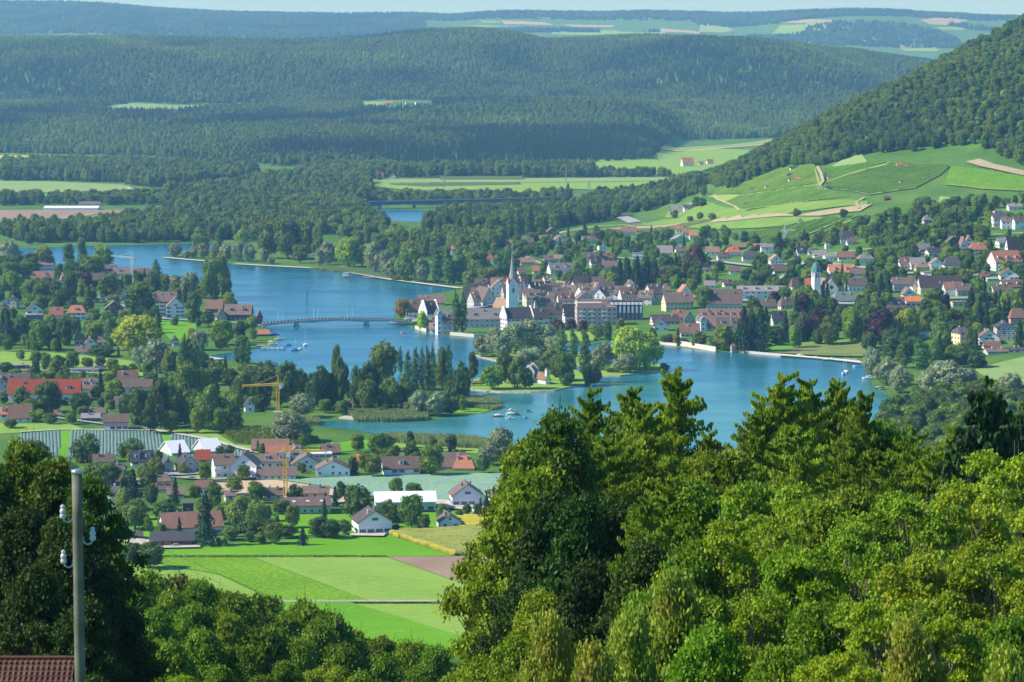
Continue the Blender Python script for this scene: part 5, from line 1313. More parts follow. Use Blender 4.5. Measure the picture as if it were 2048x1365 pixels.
# cars
def car(px,py,c,label,rz=0.2):
    x,y,z=hit(px,py); ob=empty('parked_car',(x,y,z+0.15),rz); tag(ob,label,'car','parked cars')
    mb=MB(); P=[(-2.2,0.35),(-2.2,0.85),(-1.9,1.0),(-1.3,1.05),(-0.8,1.48),(0.7,1.48),(1.25,1.0),(2.0,0.88),(2.2,0.65),(2.2,0.35)]
    mb.poly([(a,-0.85,b) for a,b in P]); mb.poly([(a,0.85,b) for a,b in reversed(P)])
    for a,b in zip(P,P[1:]+P[:1]): mb.poly([(a[0],-0.85,a[1]),(a[0],0.85,a[1]),(b[0],0.85,b[1]),(b[0],-0.85,b[1])])
    mb.build('body',[c],ob); mb=MB(); mb.box(-0.95,0.8,-0.87,0.87,1.06,1.38); mb.build('glazing',[GLASS],ob)
    for a in(-1.35,1.35):
        for b in(-0.8,0.8): mb=MB(); mb.bar((a,b-0.1,0.32),(a,b+0.1,0.32),0.33,10); mb.build('wheel',[DARK],ob)
car(943,1013,WHITE,'white car parked before the house with the big dark gable'); car(352,1096,plain('car_silver',(0.6,0.62,0.66),0.25,0.6,0.5),'silver car under the low timber barn roof'); car(968,1017,DARK,'dark car behind the white parked car',0.5); car(852,1008,DARK,'dark car beside the long white-roofed hall',0.1)
for i,(a,b,c) in enumerate([(1128,661,'silver'),(1152,663,'white'),(1160,664,'dark'),(1174,664,'red')]): car(a,b,{'silver':METAL,'white':WHITE,'dark':DARK,'red':REDP}[c],'%s car parked under the clipped promenade trees'%c,0.1)
for i,(a,b,c,l) in enumerate([(300,961,WHITE,'white car on the lane below the grey double gable'),(384,960,METAL,'silver car on the lane beside the large slate roof'),(250,966,DARK,'dark car on the village lane before the brown roofs'),(110,839,WHITE,'white car on the lane above the cabbage rows'),(60,743,REDP,'red car by the garden sheds'),(1310,593,METAL,'silver car on the town road behind the schoolhouse'),(1560,562,WHITE,'white car on the hillside road above the long white building'),(1330,521,REDP,'red car on the upper town road'),(1760,546,DARK,'dark car on the road before the tall gables'),(1240,432,METAL,'silver car on the paved yard by the long wood')]): car(a,b,c,l,0.15)
# white van with the dark rack at the plot edge
x,y,z=hit(961,1028); ob=empty('container',(x,y,z),0.2); tag(ob,'white container with dark grid front at the field edge','container'); mb=MB(); mb.box(-3.2,0,-1.3,1.3,0,1.6); mb.box(-2.2,2.6,-1.2,1.2,0.001,3.2); mb.build('body',[WHITE],ob); mb=MB(); [mb.box(-1.9+1.1*i,-0.95+1.1*i,-1.26,-1.21,0.3+1.4*j,1.5+1.4*j) for i in range(4) for j in range(2)]; mb.build('grid_front',[plain('grid_dark',(0.08,0.10,0.14),0.3)],ob)
# parasol, blue box
x,y,z=hit(687,1068); ob=empty('parasol',(x,y,z)); tag(ob,'green garden parasol beside the white house with dark gable','parasol'); mb=MB(); mb.bar((0,0,0),(0,0,2.6),0.05,6); mb.build('pole',[WHITE],ob); mb=MB(); mb.lathe([(1.9,2.1),(0.9,2.55),(0.05,2.8)],8); mb.build('canopy',[plain('parasol_green',(0.05,0.35,0.22),0.7)],ob)
for px,py,w_,lb in ((1000,0,0,''),):
    pass
# vineyard huts
for i,(px,py,rc) in enumerate([(1588,341,'D'),(1580,355,'D'),(1582,364,'r'),(1596,363,'O'),(1656,381,'D'),(1507,382,'r'),(1535,378,'g'),(1495,412,'r'),(1798,334,'O'),(1811,337,'o'),(1804,368,'b'),(1774,401,'r'),(1660,360,'b')]):
    x,y,z=hit(px,py); s=FPX/y; mb=MB(); w_=2.6 if i!=0 else 4.2; ob=empty('vineyard_hut',(x,y,z),R(12)); mb.box(-w_,w_,-2,2,-1,2.4); mb.build('wall',[WALLM['n'] if i%2 else WALLM['c']],ob); rb=MB(); gable_roof(rb,2*w_,4,2.4,1.8,0.3); rb.build('roof',[ROOFM[rc]],ob)
    THINGS.append([ob,px,py,'small %s-roofed vineyard hut'%RN[rc],'hut','vineyard huts'])
# vine rows: leafy ribs standing on the slopes
def rows(name,pts,mat,sp,wd,ht,label,ang=0.0,cat='vineyard',jit=0.15):
    P=world_poly(pts); c_,s_=math.cos(ang),math.sin(ang); Q=[(p[0]*c_+p[1]*s_,-p[0]*s_+p[1]*c_) for p in P]
    y0,y1=min(q[1] for q in Q),max(q[1] for q in Q); mb=MB(); V=[];F=[]
    yv=y0
    while yv<y1:
        X=[]
        for i in range(len(Q)):
            a=Q[i-1];b=Q[i]
            if (a[1]<=yv)!=(b[1]<=yv): X.append(a[0]+(b[0]-a[0])*(yv-a[1])/(b[1]-a[1]))
        X.sort()
        for xa,xb in zip(X[::2],X[1::2]):
            n=max(1,int((xb-xa)/9)); st=[]
            for k in range(n+1):
                u=xa+(xb-xa)*k/n; st.append((u,yv+random.uniform(-jit,jit),ht*random.uniform(0.75,1.2)))
            b0=len(V)
            for (u,v,h_) in st:
                for (dv_,hz) in ((-wd/2,0),(-wd/2.6,h_),(wd/2.6,h_),(wd/2,0)):
                    xx=u*c_-(v+dv_)*s_; yy_=u*s_+(v+dv_)*c_; V.append((xx,yy_,float(th(xx,yy_))+hz+0.3))
            for k in range(n):
                for j in range(3): F.append((b0+4*k+j,b0+4*(k+1)+j,b0+4*(k+1)+j+1,b0+4*k+j+1))
        yv+=sp
    o=new_obj(name,mesh_np(name,np.array(V),np.array(F),[mat])); tag(o,label,cat,kind='stuff')
VL=fieldmat('vine_leaf',(0.12,0.23,0.02),(0.19,0.31,0.03),0.04,((0.03,0.09,0.015),0.7,0.5,0.6)); VL2=fieldmat('vine_leaf_bright',(0.12,0.28,0.02),(0.17,0.33,0.03),0.04,((0.05,0.13,0.015),0.7,0.5,0.6)); VL3=fieldmat('vine_leaf_dark',(0.09,0.20,0.02),(0.14,0.26,0.03),0.04,((0.03,0.08,0.015),0.7,0.5,0.6))
rows('vine_rows',[(1418,394),(1440,377),(1500,361),(1560,342),(1626,332),(1634,372),(1560,382),(1480,392)],VL,6.5,2.6,2.0,'vine rows covering the lower hillside west of the white track',0.25)
rows('vine_rows',[(1450,407),(1482,394),(1560,384),(1636,374),(1646,379),(1700,396),(1560,413),(1484,421)],VL3,6.5,2.6,2.0,'darker vine rows at the foot of the slope',-0.15)
rows('vine_rows',[(1650,341),(1780,328),(1700,350),(1652,365)],VL2,6.5,2.6,2.0,'bright vine rows right below the wood',0.5)
rows('vine_rows',[(1653,368),(1705,351),(1785,329),(1898,334),(1878,352),(1830,378),(1740,391),(1657,378)],VL3,6.5,2.6,2.0,'broad dark green vine block in the middle of the hillside',0.3)
rows('vine_rows',[(1903,335),(1950,341),(2060,358),(2060,383),(1960,379),(1892,371)],VL2,6.5,2.6,2.0,'vine rows on the slope below the earth track',-0.3)
rows('vine_rows',[(1482,472),(1560,457),(1658,437),(1686,441),(1640,461),(1560,491),(1502,489)],VL3,6.0,2.4,2.0,'dark vine rows just above the town houses',0.5)
rows('vine_rows',[(1642,472),(1715,437),(1738,433),(1733,448),(1690,469),(1642,485)],VL2,6.0,2.4,2.0,'bright green vine strip above the town beside the wooded garden',0.9)
CBL=fieldmat('cabbage_leaf',(0.15,0.25,0.205),(0.21,0.32,0.27),0.05,((0.06,0.13,0.09),1.6,0.48,0.8))
for pts,lb in (([(42,868.5),(123,862.5),(116.5,913),(42,917)],'blue-green cabbage rows beside the pale grass strip, near the big near trees'),([(143,862),(310,865),(321,868),(331,907),(135,914.5)],'widest block of blue-green cabbage rows below the pinkish house'),([(342,868),(360,871),(498,906),(480,917),(349,913)],'wedge of blue-green cabbage rows beside the white track')):
    rows('cabbage_rows',pts,CBL,1.7,1.4,0.16,lb,math.pi/2+(0.165 if pts[0][0]<60 else 0.14 if pts[0][0]<200 else 0.115),'cabbage field',0.12)
# maize: ripe block in front, green strips far off
MZ=fieldmat('maize_ripe',(0.30,0.34,0.07),(0.38,0.40,0.10),0.05,((0.16,0.22,0.04),0.9,0.5,0.6)); MZG=fieldmat('maize_green',(0.10,0.16,0.04),(0.15,0.20,0.06),0.04,((0.07,0.12,0.03),0.5,0.5,0.5))
MZY=fieldmat('maize_edge',(0.50,0.48,0.05),(0.58,0.50,0.08),0.2,((0.40,0.30,0.05),1.0,0.5,0.5))
rows('maize',[(782,1071),(1000,1058),(1010,1111),(912,1112)],MZ,1.6,1.15,2.2,'ripening yellow-green maize block beside the ploughed earth','maize field' and 0.0,'maize field',0.25)
rows('maize',[(778,1071),(784,1070),(914,1111),(903,1113)],MZY,1.5,1.3,1.7,'bright yellow edge of the maize block',0.0,'maize field',0.4)
rows('maize',[(880,1040),(1010,1035),(1010,1056),(915,1060)],MZY,1.6,1.2,1.6,'small patch of pale yellow-green maize behind the barn roof house',0.0,'maize field',0.3)
rows('maize',[(1085,480),(1200,470),(1395,451),(1420,446),(1422,443),(1395,445),(1200,463),(1085,475)],MZG,2.2,1.8,2.4,'long dark green maize strip above the town',0.0,'maize field')
for pts,lb in (([(880,357),(1045,356),(1045,361),(880,361)],'maize strip at the far wood edge'),([(780,371),(1040,368),(1040,371),(850,375)],'maize strip in the middle of the far plain'),([(840,384),(1000,384),(1000,388),(900,389)],'maize strip nearest the far village')):
    rows('maize',pts,MZG,3,2.4,2.6,lb,0.0,'maize field')
# ---------------------------------------------------------------- traced trees: kind, column, foot row, top row, width
TT='''
W 15 535 480 50;V 86 532 489 42;N 136 530 487 26;T 163 537 478 26;L 205 538 490 46;R 188 548 512 40;D 60 540 505 34;D 35 548 510 34;C 170 575 543 32;R 213 602 546 42;S 240 590 560 20;D 277 632 570 58;T 60 612 562 40;T 82 617 560 36;R 107 612 560 40;N 140 607 543 32;L 163 600 562 22;R 180 602 573 28;L 20 590 540 40
S 15 692 620 32;R 78 702 637 42;A 99 650 628 24;N 128 692 635 40;R 187 645 617 28;P 222 702 615 26;Y 275 712 625 98;R 187 692 643 46;D 45 690 630 36;S 5 690 622 24;R 30 690 650 30;D 105 702 670 34;D 200 715 690 60;D 75 700 660 40
W 350 515 484 28;W 372 517 500 18;W 387 516 491 20;W 405 517 485 26;W 432 518 483 26;W 452 522 486 26;W 478 523 482 32;W 497 525 485 26;W 525 528 493 20;W 542 529 512 14;R 400 512 455 40;P 438 505 450 14;Y 483 505 455 28;R 535 518 440 50;R 575 520 433 60;R 612 520 437 44;T 635 522 455 30;W 655 530 480 32;W 638 533 497 22;Y 697 535 470 56;W 750 545 480 50;R 724 535 490 30;W 785 560 513 40;V 815 565 488 56;W 845 566 513 32;B 800 563 548 30;W 770 548 500 30;T 790 545 485 30
P 873 569 488 22;P 895 570 495 18;P 908 569 520 11;P 921 569 488 20;V 945 580 537 46;R 975 582 533 46;P 997 578 503 24;P 1010 578 500 20;R 955 560 500 50;R 930 540 490 40;T 800 500 450 30;P 825 512 468 12;P 836 512 466 12;P 848 512 470 12
T 420 602 508 42;T 443 597 512 40;T 455 602 560 24;P 313 562 518 18;D 305 592 545 30;V 328 592 548 22;W 350 592 550 32;W 380 597 543 42;S 370 607 570 18;N 388 647 582 36;D 415 652 620 30;S 430 612 575 16;L 458 612 583 26;D 462 622 600 30;L 503 662 631 30;L 443 692 637 52;D 479 687 641 24;W 398 702 660 40;A 382 672 655 16;B 348 652 632 18;B 318 645 625 16
P 368 762 667 20;P 380 762 672 20;P 392 760 675 18;P 403 747 680 14;P 474 728 680 14;P 484 729 677 15;P 494 729 679 14;V 337 757 695 32;W 312 747 675 56;W 278 737 690 36;R 305 692 640 36;N 278 852 770 46;D 320 857 760 50;D 350 857 775 40;V 418 862 762 56;D 385 857 775 50;T 468 862 770 56;D 430 772 725 46;D 460 778 735 40;D 500 782 730 46;D 540 792 720 56;D 575 802 722 50;D 600 792 735 34;V 485 792 742 32;T 375 802 720 50;T 403 800 735 36;W 603 837 787 54;W 577 887 825 80;S 533 817 745 22;R 560 815 760 36;N 93 827 763 62;D 160 827 785 50;R 57 830 800 44;D 250 835 785 30;R 215 810 780 34;R 290 830 785 40;R 360 790 745 34;D 516 800 745 34;N 300 870 800 36;R 340 868 820 36;R 395 868 815 34;R 440 868 815 30
R 40 722 700 20;R 70 727 703 26;R 115 732 712 24;R 145 742 702 32;R 225 747 718 30;R 90 722 705 24;R 175 738 715 28;R 200 736 712 24;R 245 760 730 30;R 262 755 728 28;R 30 760 738 30;R 65 768 745 34;R 95 766 742 34;R 125 770 744 34;L 55 782 755 26;R 150 780 750 32;R 185 772 748 28;R 215 765 745 26;D 10 748 725 30;R 165 835 812 30;R 140 850 822 28;L 70 845 820 40;R 100 850 826 30;R 20 858 838 30;D 195 800 770 30;R 255 812 788 26;B 285 745 730 26;B 330 735 722 24
D 627 822 742 38;N 645 817 730 36;T 673 792 694 22;N 683 817 717 36;D 713 822 727 34;D 740 817 722 46;T 768 782 680 64;P 800 748 692 11;P 815 772 701 15;P 831 782 693 15;P 844 782 693 12;P 855 787 691 14;P 866 787 687 13;T 883 792 700 28;P 897 792 685 17;R 733 826 760 42;V 780 824 750 46;R 815 822 748 42;W 838 832 778 42;W 872 834 783 54;D 917 817 735 32;R 649 827 798 28;R 684 830 800 30;D 930 802 742 26;D 900 832 795 30;D 905 815 760 34;R 926 825 790 18;N 660 815 745 34
N 945 767 708 26;R 925 772 722 26;L 985 783 735 56;D 1010 770 702 36;V 1035 782 712 42;D 1056 783 737 24;D 1122 766 705 52;N 1132 775 708 50;P 1122 717 655 22;P 1147 722 658 18;P 1170 767 665 22;D 1190 772 720 30;N 1178 772 725 24;D 1090 752 715 40
W 965 717 672 42;W 985 718 670 42;W 1005 722 672 38;W 1032 712 645 60;W 1062 707 640 66;W 1090 707 650 60;W 1107 712 672 40;W 1065 732 697 50;V 1100 735 700 36;W 988 678 655 30;W 1045 735 700 40
Y 1262 744 650 84;Y 1292 744 664 66;W 1205 744 685 48;W 1252 749 708 50;B 1330 742 728 22;B 1225 748 738 30
S 1488 707 612 40;S 1505 705 618 34;S 1522 707 610 44;V 1450 702 648 50;S 1478 702 650 34;L 1590 699 648 28;C 1615 684 635 38;D 1636 692 655 26;R 1660 694 632 44;S 1625 652 595 24;L 1705 687 612 46;C 1762 692 618 62;R 1745 622 585 42;L 1771 622 585 26;Y 1815 682 613 52;P 1783 722 655 30;P 1811 737 660 28;P 1843 752 675 30;P 1880 702 622 36;P 1868 747 680 30;R 1887 717 660 42;C 1912 662 617 34;W 1745 757 690 38;W 1775 772 712 52;W 1802 787 730 48;W 1895 792 720 92;W 1858 792 735 46;W 1937 787 735 42;W 2025 802 745 52;D 1925 737 695 40;V 1941 702 652 22;S 1952 707 658 22;S 1943 645 575 36;S 1960 657 602 30;S 2010 650 600 22;L 2026 642 580 52;S 2040 702 640 32;R 1985 650 615 34;D 1955 740 700 40;D 1900 745 705 44
R 1410 622 573 44;C 1390 547 490 44;N 1392 567 515 34;S 1240 582 520 34;S 1256 584 516 34;S 1275 584 512 36;S 1295 582 515 36;S 1312 578 520 30;D 1332 552 505 36;R 1340 572 530 50;L 1225 580 543 26;R 1271 582 550 40;R 1325 580 555 30;V 1212 575 540 28;R 1240 672 635 20;D 1216 687 640 18;R 1196 680 650 30;A 802 637 598 28;Y 844 662 620 22;P 913 667 582 17;P 927 667 585 13;A 1352 692 670 13;R 1400 697 662 36;D 1335 690 668 30;D 1365 692 676 30;N 1430 700 672 30;S 1356 680 655 12
C 1117 662 638 25;C 1143 663 639 24;C 1167 664 641 22;P 1021 480 418 16;P 1037 482 418 16;P 1058 477 408 16;R 1078 467 432 24;R 1110 462 427 30;R 1083 473 455 19;S 1559 512 465 30;S 1790 467 415 24;R 1407 394 370 18;D 1393 416 392 18;R 1594 434 417 18;D 1688 437 418 18;R 1170 462 452 10;R 1350 440 420 14;R 1400 440 424 16;R 1425 442 426 18;R 1380 445 432 14;N 970 470 445 20;S 1136 398 366 18;D 1405 415 395 20
D 172 927 867 62;D 264 922 877 58;L 260 927 905 20;R 190 987 925 60;D 60 935 880 80;R 218 977 925 52;V 312 957 912 36;N 300 982 935 34;S 265 1022 940 46;S 350 1012 955 24;D 302 1012 965 30;R 390 1002 970 28;T 427 1022 962 36;V 245 1042 970 30;R 268 1062 1000 64;D 330 1042 1005 52;S 410 1094 988 54;V 480 1067 985 58;V 512 1069 995 48;R 512 1002 963 42;D 715 1047 967 62;S 670 1014 972 20;V 792 992 952 30;R 828 992 967 38;R 822 1062 990 56;R 847 1064 1028 30;R 755 917 865 44;D 787 920 890 32;D 822 920 888 34;R 862 952 893 52;R 745 954 912 38;W 1000 917 855 62;W 975 932 890 46;D 966 947 908 28;N 635 1077 1035 46;D 660 1079 1040 44;S 605 1092 1055 26;R 548 1090 1046 42;B 438 1092 1074 14;B 449 1094 1074 13;D 300 1140 1085 56;D 266 1130 1085 44;R 487 962 930 28;R 730 945 905 30;N 705 950 912 26;R 560 1030 1000 40;R 440 1050 1010 40;R 585 1058 1010 34;D 575 1078 1050 40;R 600 945 925 16;R 460 1082 1055 40;D 500 1085 1062 30;V 365 950 925 24;R 408 950 925 26;R 20 1060 1010 60;R 690 1070 1040 30;R 520 1088 1066 28
'''
for ent in TT.replace('\n',';').split(';'):
    a=ent.split()
    if len(a)<5: continue
    k=a[0]; px,pb,pt,wd=map(float,a[1:]); x,y,z=hit(px,pb); s=FPX/y; h=(zrow(pt,y)-z)*1.02
    w_=wd/s*1.12; y+=w_*0.2
    for P_ in ISL:
        if inpoly(x,y,P_): z=0.8
    add_tree(k,x,y,z,max(1.5,h),w_)
NTRACED=len(TL)
# ---------------------------------------------------------------- garden trees between the houses
hr=[]
for h in HOUSES:
    hr.append((h['px']-h['w']*0.5,h['px']+h['w']*0.5,h['top'],h['py'],h['y'],h['x'],h['W'],h['D']))
nogo=[world_poly(p) for p in ([(318,1096),(620,1078),(782,1072),(1000,1060),(1000,1300),(200,1300),(270,1130)],[(40,866),(140,861),(320,862),(500,900),(440,915),(40,918)],[(555,958),(1005,944),(1040,985),(905,1002),(640,985),(430,990),(425,960)],[(300,860),(430,862),(520,902),(460,892)],
  [(0,704),(100,706),(200,714),(330,732),(300,757),(120,742),(0,733)],[(315,640),(395,648),(375,690),(322,660)],[(1948,742),(2048,716),(2300,700),(2300,820),(1990,770)],[(1510,704),(1580,688),(1725,682),(1735,715),(1560,712)],
  [(1020,488),(1060,474),(1330,440),(1700,402),(1745,410),(1640,440),(1500,460),(1180,470)],[(1480,472),(1560,456),(1660,436),(1690,440),(1560,492)],[(1640,472),(1715,436),(1740,432),(1690,470)],[(1415,395),(1500,350),(1640,331),(1900,333),(2060,357),(2060,384),(1890,374),(1740,394),(1482,422)])]
def garden(poly,n,kinds,hpx,seed,gap=0.5,wr=0.85):
    rg=random.Random(seed); P=world_poly(poly); bx=[q[0] for q in P]; by=[q[1] for q in P]; c=0; t=0; names=''.join(k*m for k,m in kinds)
    while c<n and t<n*40:
        t+=1; x,y=rg.uniform(min(bx),max(bx)),rg.uniform(min(by),max(by))
        if not inpoly(x,y,P) or inpoly(x,y,WW) or any(inpoly(x,y,q) for q in nogo): continue
        z=float(th(x,y)); k=rg.choice(names); s=FPX/y; h=rg.uniform(*hpx)*(1.35 if k in'PS' else 0.45 if k in'BK' else 1); w_=h*wr*rg.uniform(0.8,1.2)*(0.45 if k in'S' else 0.3 if k=='P' else 1.7 if k in'BK' else 1)
        px,pb=proj(x,y,z); _,pt=proj(x,y,z+h); l,r=px-w_*s/2,px+w_*s/2; bad=False
        for (a,b,top,bot,hy,hx,W_,D_) in hr:
            if y<hy+D_ and y>hy-90 and min(r,b)-max(l,a)>0 and min(pb,bot)-max(pt,top)>0:
                if y<hy+D_*0.5 and (min(r,b)-max(l,a))*(min(pb,bot)-max(pt,top))>0.22*(b-a)*(bot-top): bad=True;break
            if abs(x-hx)<W_/2+w_*0.35 and -w_*0.35<y-hy<D_+w_*0.35: bad=True;break
        if bad or any(abs(q[1][0]-x)<w_*gap and abs(q[1][1]-y)<w_*gap*1.8 for q in TL): continue
        add_tree(k,x,y,z,h,w_,rg=rg); c+=1
MX=[('R',5),('D',5),('N',2),('L',1),('S',2),('B',2),('V',1)]
garden([(0,545),(230,545),(300,560),(420,600),(330,640),(300,700),(0,700)],140,MX,(8,15),31)
garden([(0,700),(160,700),(330,720),(520,740),(590,800),(420,850),(250,850),(0,850)],110,MX,(6,12),32)
garden([(180,925),(330,925),(480,900),(760,890),(1000,900),(1000,950),(560,955),(340,965),(180,1060),(0,1060),(0,930)],55,MX,(5,11),33)
garden([(200,960),(420,965),(560,1000),(900,1000),(980,1030),(960,1060),(560,1080),(240,1090)],50,MX,(5,10),34)
garden([(890,470),(1040,490),(1180,470),(1400,455),(1480,480),(1560,500),(1560,600),(1300,585),(1180,572),(1040,575),(940,560)],300,[('R',5),('D',4),('N',3),('L',2),('S',1),('V',2),('T',1)],(8,14),35,0.4)
garden([(1480,495),(1560,495),(1680,470),(1760,440),(1850,420),(2048,410),(2048,560),(1900,580),(1700,590),(1560,600)],330,[('R',5),('D',4),('N',3),('L',3),('S',1),('V',2)],(8,14),36,0.4)
garden([(1540,600),(1700,590),(2048,580),(2048,720),(1930,740),(1740,720),(1720,685),(1560,695),(1480,700),(1440,650)],150,[('R',6),('D',5),('N',3),('L',1),('S',2),('C',1)],(11,18),37)
garden([(740,392),(900,396),(1330,390),(1340,404),(1140,412),(900,410),(740,410)],60,[('R',5),('D',5),('T',2)],(9,15),38)
garden([(-20,395),(330,397),(330,410),(220,414),(0,416)],26,[('R',5),('D',5)],(7,13),39)
garden([(430,850),(560,862),(640,880),(600,905),(540,895),(450,870)],26,[('K',4),('B',3),('R',1)],(6,10),40)
garden([(780,660),(1000,668),(1180,672),(1320,672),(1320,688),(1180,684),(900,668)],16,[('R',3),('D',3),('B',3)],(5,9),41)
garden([(600,800),(920,800),(930,826),(640,838),(620,820)],18,[('R',3),('D',3),('B',2)],(7,13),42)
garden([(390,640),(520,655),(545,680),(500,700),(420,712),(380,700)],14,[('R',3),('L',2),('B',3)],(6,11),43)
garden([(460,480),(640,476),(870,500),(900,562),(780,552),(560,524)],30,[('R',4),('D',4),('T',2)],(13,20),44,0.4)
garden([(-20,553),(120,553),(205,557),(230,566),(0,575)],26,[('N',3),('D',3),('R',3),('T',2)],(16,24),46,0.35)
garden([(1920,590),(2048,590),(2048,650),(1940,650)],10,[('D',3),('R',3),('S',2)],(12,18),45)
garden([(938,764),(1000,742),(1150,744),(1198,757),(1160,770),(1060,774),(945,772)],34,[('B',4),('R',2),('D',2)],(4,9),50,0.35)
garden([(950,708),(1000,697),(1100,700),(1200,715),(1195,728),(1060,732),(1000,722)],30,[('K',5),('W',3)],(6,11),51,0.35)
garden([(620,812),(910,812),(925,826),(700,832)],26,[('B',4),('R',2)],(4,8),52,0.35)
plant()
TUFT=None
# ---------------------------------------------------------------- reeds: thin upright blades in beds
def reeds(pts,n,h,label,seed,mat=None,name='reeds'):
    rg=np.random.default_rng(seed); f=polyregion([pts]); x,y=f(rg,n); m=len(x); z=th(x,y)+0.1; hh=rg.uniform(0.7,1.15,m)*h; w_=rg.uniform(0.15,0.4,m); a=rg.uniform(0,3.14,m); lx=rg.normal(0,0.25,m)
    c=np.cos(a)*w_; s=np.sin(a)*w_
    V=np.stack([np.stack([x-c,y-s,z],1),np.stack([x+c,y+s,z],1),np.stack([x+c*0.4+lx,y+s*0.4,z+hh],1),np.stack([x-c*0.4+lx,y-s*0.4,z+hh],1)],1).reshape(-1,3)
    o=new_obj(name,mesh_np(name,V,np.arange(4*m).reshape(m,4),[mat])); tag(o,label,'reeds',kind='stuff')
RDG=leafmat('reed',(0.19,0.27,0.09),(0.27,0.34,0.14),0.3,0.05,0.1)
def polyregion(polys):
    Ps=[world_poly(p) for p in polys]
    def f(rg,n):
        X=[];Y=[]
        for P in Ps:
            bx=[q[0] for q in P]; by=[q[1] for q in P]; c=0
            while c<n:
                x,y=rg.uniform(min(bx),max(bx)),rg.uniform(min(by),max(by))
                if inpoly(x,y,P): X.append(x);Y.append(y);c+=1
        return np.array(X),np.array(Y)
    return f
reeds([(690,826),(850,828),(858,842),(800,845),(712,845)],9000,2.6,'pale reed bed along the peninsula front',1,RDG)
reeds([(925,800),(960,797),(1000,805),(1003,818),(985,822),(930,815)],5000,2.2,'reed bed on the grassy point',2,RDG)
reeds([(770,874),(860,876),(950,880),(985,888),(990,900),(900,896),(775,886)],14000,2.4,'long reed belt along the near side of the bay',3,RDG)
reeds([(600,838),(640,844),(640,852),(605,850)],2500,2.4,'reeds at the inner end of the bay',4,RDG)
reeds([(670,538),(780,552),(775,560),(700,548),(620,540)],5000,2.0,'pale reed strip on the far river bank',5,RDG)
reeds([(440,862),(520,860),(600,868),(640,885),(560,900),(470,884)],9000,2.2,'shrubby grey-green thicket beside the meadow track',6,G1,'marsh_scrub')

reeds([(540,1204.6),(1010,1204.9),(1010,1207.6),(540,1208.0)],2600,0.45,'rough grass along the gravel farm track',7,G1,'verge_grass')
reeds([(318,1113.2),(775,1113.2),(775,1115.8),(318,1115.8)],2600,0.6,'uncut grass strip between the fields',8,GO_,'verge_grass')
reeds([(1110,655),(1190,658),(1190,661),(1110,659)],600,0.8,'hedge grass on the promenade',9,G2,'verge_grass')
# ---------------------------------------------------------------- near trees on the slope: fine leaves, real limbs
def pads_tree(seed,H,Rr,n_b,per,leaf,shape,pad=(1.0,1.0,0.5),up=0.35,trunk_r=0.28,droop=0.0,base=0.18,pads=14):
    """boughs spread through the crown, foliage pads on each bough, leaves on each pad"""
    rg=np.random.default_rng(seed); B=[];limbs=[]
    for i in range(n_b):
        h=base+(1-base)*((i+0.5)/n_b)**0.85*0.96; r=Rr*shape(h)*rg.uniform(0.40,1.0); a=i*2.4+rg.uniform(-.4,.4)
        c=np.array([r*math.cos(a),r*math.sin(a),H*h]); B.append(c)
        z0=H*max(0.10,h-0.16-0.25*r/Rr); mid=c*0.55; mid[2]=(z0+c[2])/2-0.1
        limbs.append(tube([(0,0,z0),tuple(mid),tuple(c)],[0.13,0.07,0.02],5))
        for q_ in range(3):
            e=c+rg.normal(0,0.8,3)*np.array([1,1,0.6])+np.array([0,0,0.5]); limbs.append(tube([tuple(mid),tuple((mid+e)/2+np.array([0,0,0.2])),tuple(e)],[0.05,0.03,0.008],4))
    B=np.array(B); Pd=np.repeat(B,pads,0); q=rg.normal(size=Pd.shape); q/=np.linalg.norm(q,axis=1)[:,None]; q[:,2]=abs(q[:,2])*0.9-0.25
    br=(Rr*0.165)*rg.uniform(0.75,1.25,(n_b,1)).repeat(pads,0); C=Pd+q*br*np.array([1,1,0.75])[None,:]*rg.uniform(0.7,1.05,(len(Pd),1))
    P=np.repeat(C,per,0); Nq=np.repeat(q,per,0); g=rg.normal(size=P.shape)*0.36*np.array(pad)[None,:]*rg.uniform(0.6,1.3,(len(C),1)).repeat(per,0); g[:,2]-=0.10*(g[:,0]**2+g[:,1]**2)
    P=P+g; P[:,2]=np.maximum(P[:,2],0.3)
    V,Q=leaf_quads(P,rg.uniform(0.6,1.4,len(P))*leaf,rg,up,1.2,Nq*0.5 if droop==0 else None,droop)
    T=[tube([(0,0,-1),(0.1,0,H*0.3),(0,0.1,H*0.6),(0,0,H*0.93)],[trunk_r,trunk_r*0.75,trunk_r*0.45,0.03],8)]+limbs
    return (V,Q),merge([(a,b,0) for a,b in T])[:2]
